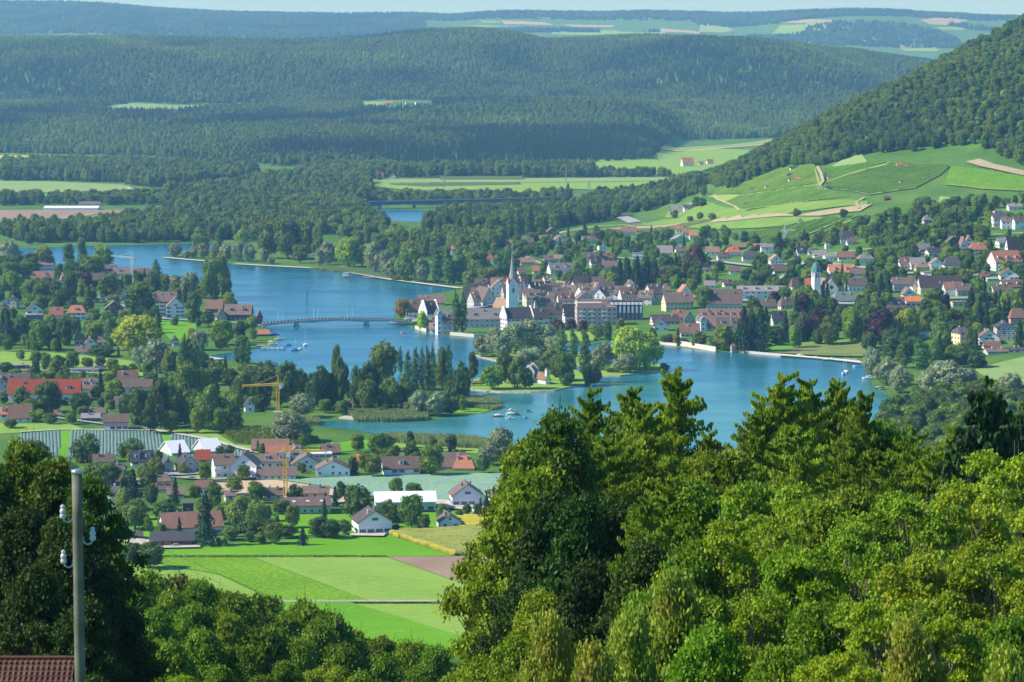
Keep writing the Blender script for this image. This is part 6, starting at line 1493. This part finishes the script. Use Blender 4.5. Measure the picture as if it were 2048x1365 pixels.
def needle_tree(seed,H,Rr,tiers,arms,leaf,kind):
    """larch / spruce: whorls of long limbs with side twigs; larch twigs hang"""
    rg=np.random.default_rng(seed); P=[];S=[];T=[tube([(0,0,-1),(0,0,H*0.5),(0,0,H)],[0.30,0.17,0.02],8)]
    for i in range(tiers):
        t=(i+rg.uniform(-.2,.2))/tiers; z0_=H*(0.10+0.89*t); L0_=Rr*(1-t)**(0.62 if kind=='larch' else 0.62)+0.22
        for k in range(arms):
            a=2*math.pi*(k+rg.uniform(-.3,.3))/arms+i*0.9; L=L0_; l=L*(rg.uniform(0.4,1.3) if kind=='larch' else rg.uniform(0.7,1.15)); z=z0_+(rg.uniform(-1,1)*H/tiers if kind=='larch' else 0); dx,dy=math.cos(a),math.sin(a); n=9
            pts=[]
            for j in range(n+1):
                u=j/n; zz=z+ l*((0.12*u-0.42*u*u+0.30*u**3) if kind=='spruce' else (0.22*u-0.55*u*u+0.42*u**3)); pts.append(np.array([dx*l*u,dy*l*u,zz]))
            T.append(tube([tuple(pts[0]),tuple(pts[4]),tuple(pts[n])],[0.05,0.03,0.008],4))
            for j in range(1,n+1):
                u=j/n; side=l*0.34*(1-u*0.65)
                m=int((24 if kind=='larch' else 16)*(0.5+l/Rr)*1.0)
                q=rg.uniform(-1,1,m)*side; off=rg.uniform(-0.5,0.5,m)*l/n
                p=pts[j][None,:]+np.stack([-dy*q+dx*(off-abs(q)*0.3),dx*q+dy*(off-abs(q)*0.3),-abs(q)*0.25],1)
                if kind=='larch': p[:,2]-=rg.uniform(0,0.9,m)**1.5*(0.9-0.5*u)*min(1,l/3.5); p[:,2]+=0.22*u*max(0,(t-0.75)*4)*l; 
                else: p[:,2]-=rg.uniform(0,0.35,m)
                P.append(p); 
    for k in range(40): P.append(np.array([[rg.normal(0,0.12),rg.normal(0,0.12),H*rg.uniform(0.9,1.0)]]))
    P=np.concatenate(P); V,Q=leaf_quads(P,rg.uniform(0.6,1.4,len(P))*leaf,rg,0.1,1.7 if kind=='larch' else 1.6,None,0.45)
    return (V,Q),merge([(a,b,0) for a,b in T])[:2]
egg=lambda h:(math.sin(math.pi*min(1,max(0.02,(h-0.10)/0.92))**0.75))
dome=lambda h:math.sqrt(max(0.03,1-((h-0.45)/0.57)**2))
NG1=leafmat('near_leaf',(0.125,0.225,0.007),(0.22,0.325,0.012),0.3,0.25,0.2)
NG2=leafmat('near_leaf_beech_shaded',(0.022,0.060,0.004),(0.050,0.105,0.007),0.25,0.25,0.2)  # beech green lowered further: the left group's shade is put into the colour
NG3=leafmat('near_leaf_ash',(0.18,0.29,0.007),(0.27,0.375,0.012),0.3,0.22,0.15)
NG4=leafmat('near_leaf_warm',(0.12,0.225,0.008),(0.20,0.315,0.013),0.3,0.22,0.2,hue=0.015)
NLA=leafmat('larch_needle',(0.165,0.265,0.014),(0.255,0.35,0.022),0.35,0.3,0.15,hue=0.004)
NSP=leafmat('near_spruce_needle',(0.018,0.06,0.012),(0.035,0.10,0.016),0.12,0.3,0.1)
NSI=leafmat('birch_leaf',(0.22,0.31,0.03),(0.34,0.40,0.05),0.35,0.25,0.1,yellow=(0.34,0.32,0.06))
NBR=leafmat('near_leaf_russet',(0.12,0.13,0.016),(0.15,0.19,0.02),0.3,0.3,0.1)
NGM=leafmat('near_leaf_maple',(0.07,0.145,0.008),(0.12,0.20,0.012),0.3,0.22,0.15,yellow=(0.26,0.22,0.02))
NK={}
def nk(key,mat,data,bark=BARK): NK[key]=(mesh_np(key+'_crown',data[0][0],data[0][1],[mat]),mesh_np(key+'_trunk',data[1][0],data[1][1],[bark]),data[2] if len(data)>2 else None)
for s in range(2):
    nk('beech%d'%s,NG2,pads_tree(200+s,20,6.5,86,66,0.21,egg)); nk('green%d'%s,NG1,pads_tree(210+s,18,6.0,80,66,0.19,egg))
    nk('ash%d'%s,NG3,pads_tree(220+s,18,7.0,62,80,0.18,dome,pad=(1.0,1.0,0.26),up=0.6),BARKP); nk('warm%d'%s,NG4,pads_tree(230+s,14,5.2,64,50,0.21,egg))
    nk('larch%d'%s,NLA,needle_tree(240+s,26,8.2,42,9,0.145,'larch'))
nk('spruce0',NSP,needle_tree(260,24,6.0,38,11,0.24,'spruce')); nk('birch0',NSI,pads_tree(250,15,4.2,36,64,0.19,egg,pad=(0.8,0.8,0.8),droop=0.5)); nk('russet0',NBR,pads_tree(255,14,5.0,60,50,0.21,egg))
nk('maple0',NGM,pads_tree(270,20,5.8,88,46,0.18,egg,pad=(0.8,0.8,0.3),pads=9))
NH={'beech':20,'green':18,'ash':18,'warm':14,'larch':26,'spruce':24,'birch':15,'russet':14,'maple':20}
NWd={'beech':14.5,'green':13.5,'ash':15.5,'warm':11.6,'larch':7.6,'spruce':6.6,'birch':9.5,'russet':11.4,'maple':12.4}
NN={'beech':('beech_tree','shade-dark green beech'),'green':('broadleaf_tree','fresh green broadleaf tree'),'ash':('ash_tree','bright green feathery ash tree'),'warm':('broadleaf_tree','warm green broadleaf tree'),'larch':('larch_tree','olive green larch with hanging twigs'),'spruce':('spruce_tree','near black-green spruce'),'birch':('birch_tree','pale yellow-green birch'),'russet':('broadleaf_tree','russet-tinged tree'),'maple':('maple_tree','maple with golden tips')}
NEARL=[]; OUTC=[0]
# kind, column, top row, distance, width px
NT='''
larch 1352 735 205 210;larch 1262 772 215 190;larch 1180 775 225 150;larch 1290 800 195 200;larch 1215 850 190 190;larch 1420 860 200 160;larch 1100 905 210 150
maple 1115 806 175 160;green 1068 868 180 130;maple 1048 905 176 110;green 1062 935 172 130;green 1130 900 185 170;beech 1105 985 160 220;beech 1160 990 158 250;beech 1235 1000 160 230;beech 1080 1060 165 150;beech 1075 1130 160 140
larch 1565 745 200 210;larch 1620 756 205 190;larch 1680 756 205 180;larch 1725 778 198 150;larch 1520 800 195 170;larch 1600 850 185 220;larch 1700 860 190 190;larch 1830 850 185 150;larch 1910 850 190 160;larch 1870 900 180 180
spruce 1975 752 170 220;spruce 2050 800 190 160;larch 1480 900 180 180;larch 1780 900 178 170;warm 1760 850 200 120
green 1500 960 160 190;ash 1560 960 155 200;green 1440 900 180 160;green 1640 1000 150 220;ash 1830 985 145 260;ash 1950 980 150 260;ash 2040 900 160 240;green 1700 970 160 180;green 1380 960 165 170
larch 1340 950 165 190;larch 1290 990 155 160;ash 1480 1040 135 240;green 1590 1090 130 240;ash 1720 1060 128 260;ash 1880 1090 122 280;ash 2010 1080 120 280;green 1400 1080 135 220;beech 1300 1080 140 200
green 1290 1180 130 200;birch 1355 1140 112 150;birch 1260 1220 108 200;birch 1100 1230 112 220;beech 1180 1120 145 230;ash 1500 1180 112 260;green 1640 1200 108 270;ash 1780 1200 106 270;ash 1920 1220 104 280;green 2040 1230 100 260;birch 1830 1240 100 220;birch 1190 1290 104 200;warm 1420 1250 106 220;green 1560 1290 102 240;ash 1700 1310 98 240;birch 2030 1300 92 200;larch 1540 1180 116 160
green 1005 1262 170 120;warm 1045 1190 178 90;green 1030 1270 130 170;warm 965 1318 150 140;green 1080 1180 150 130
'''
NT3='''
ash 2140 960 130 260;green 2230 1000 125 240;larch 2160 860 180 180;larch 2260 880 185 180;ash 2150 1130 108 280;green 2280 1150 112 260;ash 2380 1050 130 260;beech 2350 950 170 230;green 2200 1260 96 240;larch 2420 900 180 200;beech -120 960 165 230;beech -220 1000 165 230;beech -140 1120 150 250;beech -300 1100 150 250
'''
NT2='''
warm 285 1148 330 90;russet 345 1152 345 90;green 395 1160 335 80;green 440 1178 350 90;green 470 1185 330 80;warm 330 1185 300 110;warm 520 1192 345 90;warm 600 1205 350 90;green 560 1225 330 100;warm 650 1225 345 60;green 700 1255 355 80;warm 630 1248 320 110;green 760 1272 350 90;warm 820 1285 345 90;green 870 1290 330 80;green 250 1165 300 90;warm 220 1180 280 100
green 380 1205 290 120;green 450 1225 290 120;warm 520 1255 290 120;green 590 1275 290 120;warm 680 1290 300 110;green 300 1215 270 130;warm 760 1310 300 110;warm 400 1260 250 140;green 480 1290 250 140;green 560 1320 250 140;warm 330 1280 235 140;ash 640 1330 250 140;green 840 1330 290 120;warm 720 1345 260 130;green 430 1330 215 150;ash 350 1345 205 150;warm 260 1300 210 150;green 520 1350 215 140;green 610 1365 220 140;warm 900 1350 250 120
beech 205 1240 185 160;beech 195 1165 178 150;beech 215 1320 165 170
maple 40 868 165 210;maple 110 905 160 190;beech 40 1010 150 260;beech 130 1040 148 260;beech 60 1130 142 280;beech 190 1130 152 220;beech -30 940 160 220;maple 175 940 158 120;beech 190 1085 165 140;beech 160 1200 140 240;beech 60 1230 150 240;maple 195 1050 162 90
'''
def near_tree(kind,px,top,D,wpx):
    v=random.randrange(2); key=kind+str(v); key=key if key in NK else kind+'0'
    x=(px-CX)/FPX*D/math.cos(PITCH); g=float(th(x,D)); zt=zrow(top,D); h=zt-g; s=FPX/D
    w_=wpx/s; sh=h/NH[kind]
    if sh<0.62: g=zt-NH[kind]*0.62; sh=0.62
    sw=w_/NWd[kind]; sw=min(max(sw,sh*0.6),sh*1.3)
    nm,lk=NN[kind]; o=empty(nm,(x,D,g),random.uniform(0,6.28)); o.scale=(sw,sw,sh)
    cr=new_obj('crown',NK[key][0],o); tr=new_obj('trunk',NK[key][1],o)
    if 0<px<2080: THINGS.append([o,px,top+70,lk,'tree','trees on the near slope'])
    else: OUTC[0]+=1; tag(o,'%s past the %s slope end, %s in row'%(lk,'eastern' if px>0 else 'western',['first','second','third','fourth','fifth','sixth','seventh','eighth','ninth','tenth','eleventh','twelfth','thirteenth','fourteenth','fifteenth','sixteenth','seventeenth','eighteenth'][min(17,OUTC[0]-1)]),'tree','trees on the near slope beside the view')
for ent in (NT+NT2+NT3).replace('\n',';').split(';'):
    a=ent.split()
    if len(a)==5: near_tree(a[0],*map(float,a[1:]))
# ---------------------------------------------------------------- the woods (too many trees to tell apart): stuff
OPEN=[]   # clearings in picture columns/rows -> world polygons
def wp(pts): return world_poly(pts)
CLEAR=[wp(p) for p in ([(205,214),(262,204),(350,208),(440,206),(495,205),(495,221),(390,226),(290,230),(210,228)],[(720,202),(865,202),(865,222),(725,223)])]
def wood(name,label,kinds,region,n,size,hgt,seed,test=None,clump=True):
    """region(rg,n)->x,y arrays"""
    rg=np.random.default_rng(seed); x,y=region(rg,n)
    if test is not None: k=test(x,y); x,y=x[k],y[k]
    keep=np.ones(len(x),bool)
    for P in CLEAR:
        bx=[q[0] for q in P]; by=[q[1] for q in P]
        m_=(x>min(bx)-60)&(x<max(bx)+60)&(y>min(by)-260)&(y<max(by)+10)
        for i in np.where(m_)[0]:
            if inpoly(x[i],y[i],P) : keep[i]=False
    x,y=x[keep],y[keep]; z=th(x,y)-0.5
    big_=name in('hill_woodland','steep_woodland'); kn=vnoise(x,y,420 if big_ else 230,seed+5)+vnoise(x,y,130 if big_ else 80,seed+6)*0.6+rg.normal(0,0.07 if big_ else 0.12,len(x))
    names=[k for k,_ in kinds]; cum=np.cumsum([f for _,f in kinds]); cum=cum/cum[-1]
    q=np.argsort(np.argsort(kn))/max(1,len(kn)-1); idxk=np.searchsorted(cum,q)
    m_=len(x); h=rg.uniform(hgt*0.7,hgt*1.2,m_); wd=rg.uniform(size*0.75,size*1.35,m_)
    isS=np.array([n_[0]=='S' for n_ in names])[np.minimum(idxk,len(names)-1)]
    wd=np.where(isS,wd*0.62,wd); h=np.where(isS,h*1.12,h)
    gn_scatter(name,[SRC[n_] for n_ in names],np.stack([x,y,z],1),np.stack([wd,wd,h],1),rg.uniform(0,6.28,m_),np.minimum(idxk,len(names)-1),label)
def fan(u0,u1,y0,y1):
    def f(rg,n):
        y=np.sqrt(rg.uniform(y0**2,y1**2,n)); u=rg.uniform(u0,u1,n); return (u-CX)/FPX*y,y
    return f
def pix(x,y): return CX+FPX*x/y
baseBx=np.array([a for a,_ in baseB]); baseBy=np.array([b for _,b in baseB])
wood('hill_woodland','mixed beech and spruce wood covering the long hill across the river plain',[('S0',0.2),('D1',0.12),('N0',0.08),('R0',0.2),('R1',0.2),('V0',0.12),('L0',0.08)],fan(-480,1950,4600,8420),92000,9.6,17,3,
     test=lambda x,y: y>np.interp(pix(x,y),baseBx,baseBy)+4)
wood('far_woodland','hazy wood on the farthest ridge along the skyline',[('D0',0.5),('S1',0.5)],fan(-300,2100,13200,15900),26000,26,20,4,
     test=lambda x,y: (vnoise(x,y,1500,9)+vnoise(x,y,600,10)*0.6 > np.where(pix(x,y)<850,-0.9,np.where(y>15000,-0.5,0.06))) )
def rtest(x,y):
    z=th(x,y); px=pix(x,y); lim=np.interp(px,[1330,1340,1462,1541,1641,1727,1796,1944,2000,2060,2700],[3780,3700,3090,3120,2960,2960,2930,2890,2800,2700,2500]); return (y>lim)&(y<3900+ (px>1700)*400)&(px>1345)
wood('steep_woodland','dark broadleaf wood on the steep hillside above the vineyards',[('D0',0.12),('R0',0.27),('N1',0.12),('R2',0.27),('V1',0.10),('L0',0.06),('S2',0.06)],fan(1340,2500,2680,4300),9500,10.5,16,5,test=rtest)
def polyregion(polys):
    Ps=[world_poly(p) for p in polys]
    def f(rg,n):
        X=[];Y=[]
        A=[abs(sum(P[i-1][0]*P[i][1]-P[i][0]*P[i-1][1] for i in range(len(P))))/2 for P in Ps]
        for P,a in zip(Ps,A):
            k=int(n*a/sum(A)); bx=[q[0] for q in P]; by=[q[1] for q in P]; c=0
            while c<k:
                x,y=rg.uniform(min(bx),max(bx)),rg.uniform(min(by),max(by))
                if inpoly(x,y,P): X.append(x);Y.append(y);c+=1
        return np.array(X),np.array(Y)
    return f
def parea(polys): 
    t=0
    for p in polys:
        P=world_poly(p); t+=abs(sum(P[i-1][0]*P[i][1]-P[i][0]*P[i-1][1] for i in range(len(P))))/2
    return t
def woodpoly(name,label,kinds,polys,size,hgt,seed,dens=1.0):
    n=int(parea(polys)/(size*size*0.75)*dens); wood(name,label,kinds,polyregion(polys),n,size,hgt,seed)
BL=[('R0',0.3),('D0',0.2),('R1',0.2),('N0',0.2),('V0',0.1)]
woodpoly('riverside_woodland','broad wood filling the flat land between the river and the wooded hill',BL,
   [[(0,362),(90,362),(240,366),(290,376),(480,366),(520,352),(490,340),(240,334),(0,334)],
    [(330,398),(520,372),(600,358),(735,362),(745,400),(700,430),(480,440),(330,418)],
    [(600,350),(760,362),(740,356),(1190,356),(1185,344),(760,345),(620,342)]],13,21,11)
woodpoly('riverbank_woodland','dark wood standing along the far river bank',BL,
   [[(180,486),(330,487),(640,470),(760,455),(720,425),(600,430),(480,440),(400,436),(330,438),(200,462)],
    [(0,470),(60,490),(180,484),(200,462),(60,462)]],12,19,12,1.1)
woodpoly('meander_woodland','loose green wood between the near river bend and the long dark wood',[('R0',0.3),('L0',0.12),('D0',0.2),('R1',0.23),('V0',0.15)],
   [[(640,478),(780,484),(880,484),(1000,480),(1010,498),(940,520),(880,500),(860,520),(740,492)],[(700,440),(765,446),(775,472),(660,470)]],13,19,19,0.75)
woodpoly('ridge_woodland','long dark wood behind the town below the blue road bridge',[('D0',0.4),('D1',0.3),('R0',0.3)],
   [[(850,470),(1000,472),(1150,452),(1235,438),(1215,425),(1080,430),(900,438),(850,452)]],12,20,13,1.1)
woodpoly('plain_woodland','loose wood and gardens on the plain beyond the bridge',BL,
   [[(745,398),(900,402),(900,412),(740,410)],[(1140,425),(1240,430),(1340,412),(1400,385),(1340,378),(1200,392)],[(900,398),(1140,396),(1140,406),(900,408)],[(1180,350),(1340,352),(1340,356),(1185,356)],[(0,402),(330,398),(330,410),(0,412)]],12,15,14,0.55)
woodpoly('shore_thicket','dense green thicket along the shore behind the tall conifers',[('R0',0.5),('L0',0.15),('D0',0.35)],
   [[(1780,830),(1850,800),(2000,790),(2200,830),(2200,960),(1700,960),(1700,900)]],9,11,15,1.0)
# near slope: undergrowth and coppice hiding the ground between the near trees
wood('slope_thicket','leafy undergrowth covering the steep slope between the near trees',[('D1',0.5),('D0',0.5)],
   fan(-500,2600,90,880),5200,6.5,6.5,16,test=lambda x,y:(y<870)&~((pix(x,y)<250)&(y<260)&(y>90)))

woodpoly('lakeside_woodland','green wood on the near lake shore behind the tall conifers',[('R0',0.4),('D0',0.3),('L0',0.1),('N0',0.2)],
   [[(1080,945),(1260,985),(1450,985),(1700,930),(2400,930),(2500,1160),(1060,1160)]],13,13,21,0.8)
woodpoly('orchard_woodland','gardens and groves continuing past the end of the hillside town',BL,[[(2062,420),(2420,400),(2420,700),(2062,690)]],13,13,22,0.5)
# ---------------------------------------------------------------- labels: look + place between two named landmarks
LM=[('wooden pole',148,1150),('red-shuttered farmhouse',377,1060),('yellow village crane',571,950),('white-roofed hall',808,1015),('grey double gable',360,930),('block of flats',460,940),
 ('red barn',540,890),('dormer house',800,935),('red terrace roof',86,780),('pinkish house',229,850),('orange bay crane',556,790),('peninsula flag',706,808),('green-shuttered villa',335,610),('orange-roofed villa',151,628),
 ('white river crane',264,530),('river bridge',680,645),('monastery wing',968,640),('needle spire',1025,560),('pink hotel',1192,630),('island chapel',1085,760),('island footbridge',948,777),('willow islet',1265,700),
 ('shore pavilion',1467,695),('green-capped tower',1632,560),('cabbage field',330,885),('huge dark roof',1882,570),('yellow villa',1925,670),('pale vineyard crane',1569,470),('yellow schoolhouse',1356,605),('gate tower',1139,575),
 ('far long greenhouse',142,418),('blue girder bridge',880,409),('three tall gables',1842,575),('orange-roofed apartments',2012,520),('maize field',880,1090),('corner meadow',2000,745),('ploughed patch',880,1140),('lower meadow',700,1260),
 ('boat bay',1025,830),('willow spit',400,500),('far red farm',1375,325),('white vineyard track',1640,360),('bathing platform',692,556),('dead centre of the near grove',1500,1050),('dark near spruce',1975,850),('tall larch top',1352,760)]
LM=[l for l in LM if len(l[0].split())<=3]
ORD=['','second','third','fourth','fifth','sixth','seventh','eighth','ninth','tenth','eleventh','twelfth','thirteenth','fourteenth','fifteenth','sixteenth','seventeenth','eighteenth','nineteenth','twentieth']+['%dth'%i for i in range(21,90)]
from collections import defaultdict
def place(items):
    """items: (object, px, py, look, cat, group)"""
    keys=defaultdict(list)
    for it in items:
        o,px,py,look,cat,grp=it; d=sorted(LM,key=lambda l:math.hypot(l[1]-px,l[2]-py)); A=d[0]
        vx,vy=px-A[1],py-A[2]; best=None
        for B in d[1:14]:
            wx,wy=B[1]-A[1],B[2]-A[2]; c=(vx*wx+vy*wy)/((math.hypot(vx,vy)+1e-6)*(math.hypot(wx,wy)+1e-6)); sc_=math.acos(max(-1,min(1,c)))+math.hypot(wx,wy)/900
            if best is None or sc_<best[0]: best=(sc_,B)
        keys[(look,A[0],best[1][0])].append((math.hypot(vx,vy),it))
    for (look,A,B),L in keys.items():
        L.sort(key=lambda q:q[0]); n=len(L)
        for i,(d,it) in enumerate(L):
            o=it[0]; lab='%s between the %s and %s'%(look,A,B) if n==1 else '%s %s from the %s towards the %s'%('first' if i==0 else ORD[i],look,A,B)
            w_=lab.split()
            if len(w_)>16: lab=lab.replace(' the ',' ')
            o['label']=lab; o['category']=it[4]; 
            if it[5]: o['group']=it[5]
items=[]
for t_,ob in BUILT:
    k,_,px,py,h,wd=t_[:6]; cat=KINDS[k][1]; lk=LOOK[k]; sz=('small ' if h<8 else 'large ' if h>19 else ''); look=sz+lk+('' if k in'PSC' else ' willow' if k in'YWV' else ' bush' if k in 'BK' else ' tree')
    if k in 'YWV': look=sz+lk.replace(' billowing','')+' willow'
    items.append((ob,px,py,look,cat,{'P':'poplars','S':'spruces','C':'copper beeches','Y':'willows','W':'willows','V':'willows','B':'garden bushes','K':'garden bushes','A':'golden trees'}.get(k,'broadleaf trees of the valley')))
for h in HOUSES:
    if h['label']: tag(h['o'],h['label'],h['cat'],'houses of the valley' if h['cat']=='house' else None)
    else: items.append((h['o'],h['px'],(h['py']+h['top'])/2,'%s house with %s%s roof'%(WN[h['wc']].split()[0],RN[h['rc']],(' '+TN_[h['t']]) if TN_[h['t']] else ''),'house','houses of the valley'))
for t in THINGS: items.append(tuple(t))
# parts get Blender's own suffixes; single look per item
place(items)
# ---------------------------------------------------------------- the air
mb=MB(); mb.box(-9000,9000,-900,22800,-2.6,620,0)
m=bpy.data.materials.new('air'); m.use_nodes=True; nt3=m.node_tree; nt3.nodes.remove(nt3.nodes['Principled BSDF']); pv=nt3.nodes.new('ShaderNodeVolumePrincipled')
pv.inputs['Color'].default_value=(0.30,0.62,1.0,1); pv.inputs['Density'].default_value=5.6e-5; pv.inputs['Absorption Color'].default_value=(1,1,1,1); pv.inputs['Anisotropy'].default_value=0.2
nt3.links.new(pv.outputs[0],nt3.nodes['Material Output'].inputs['Volume'])
hz=mb.build('haze',[m]); tag(hz,kind='stuff')
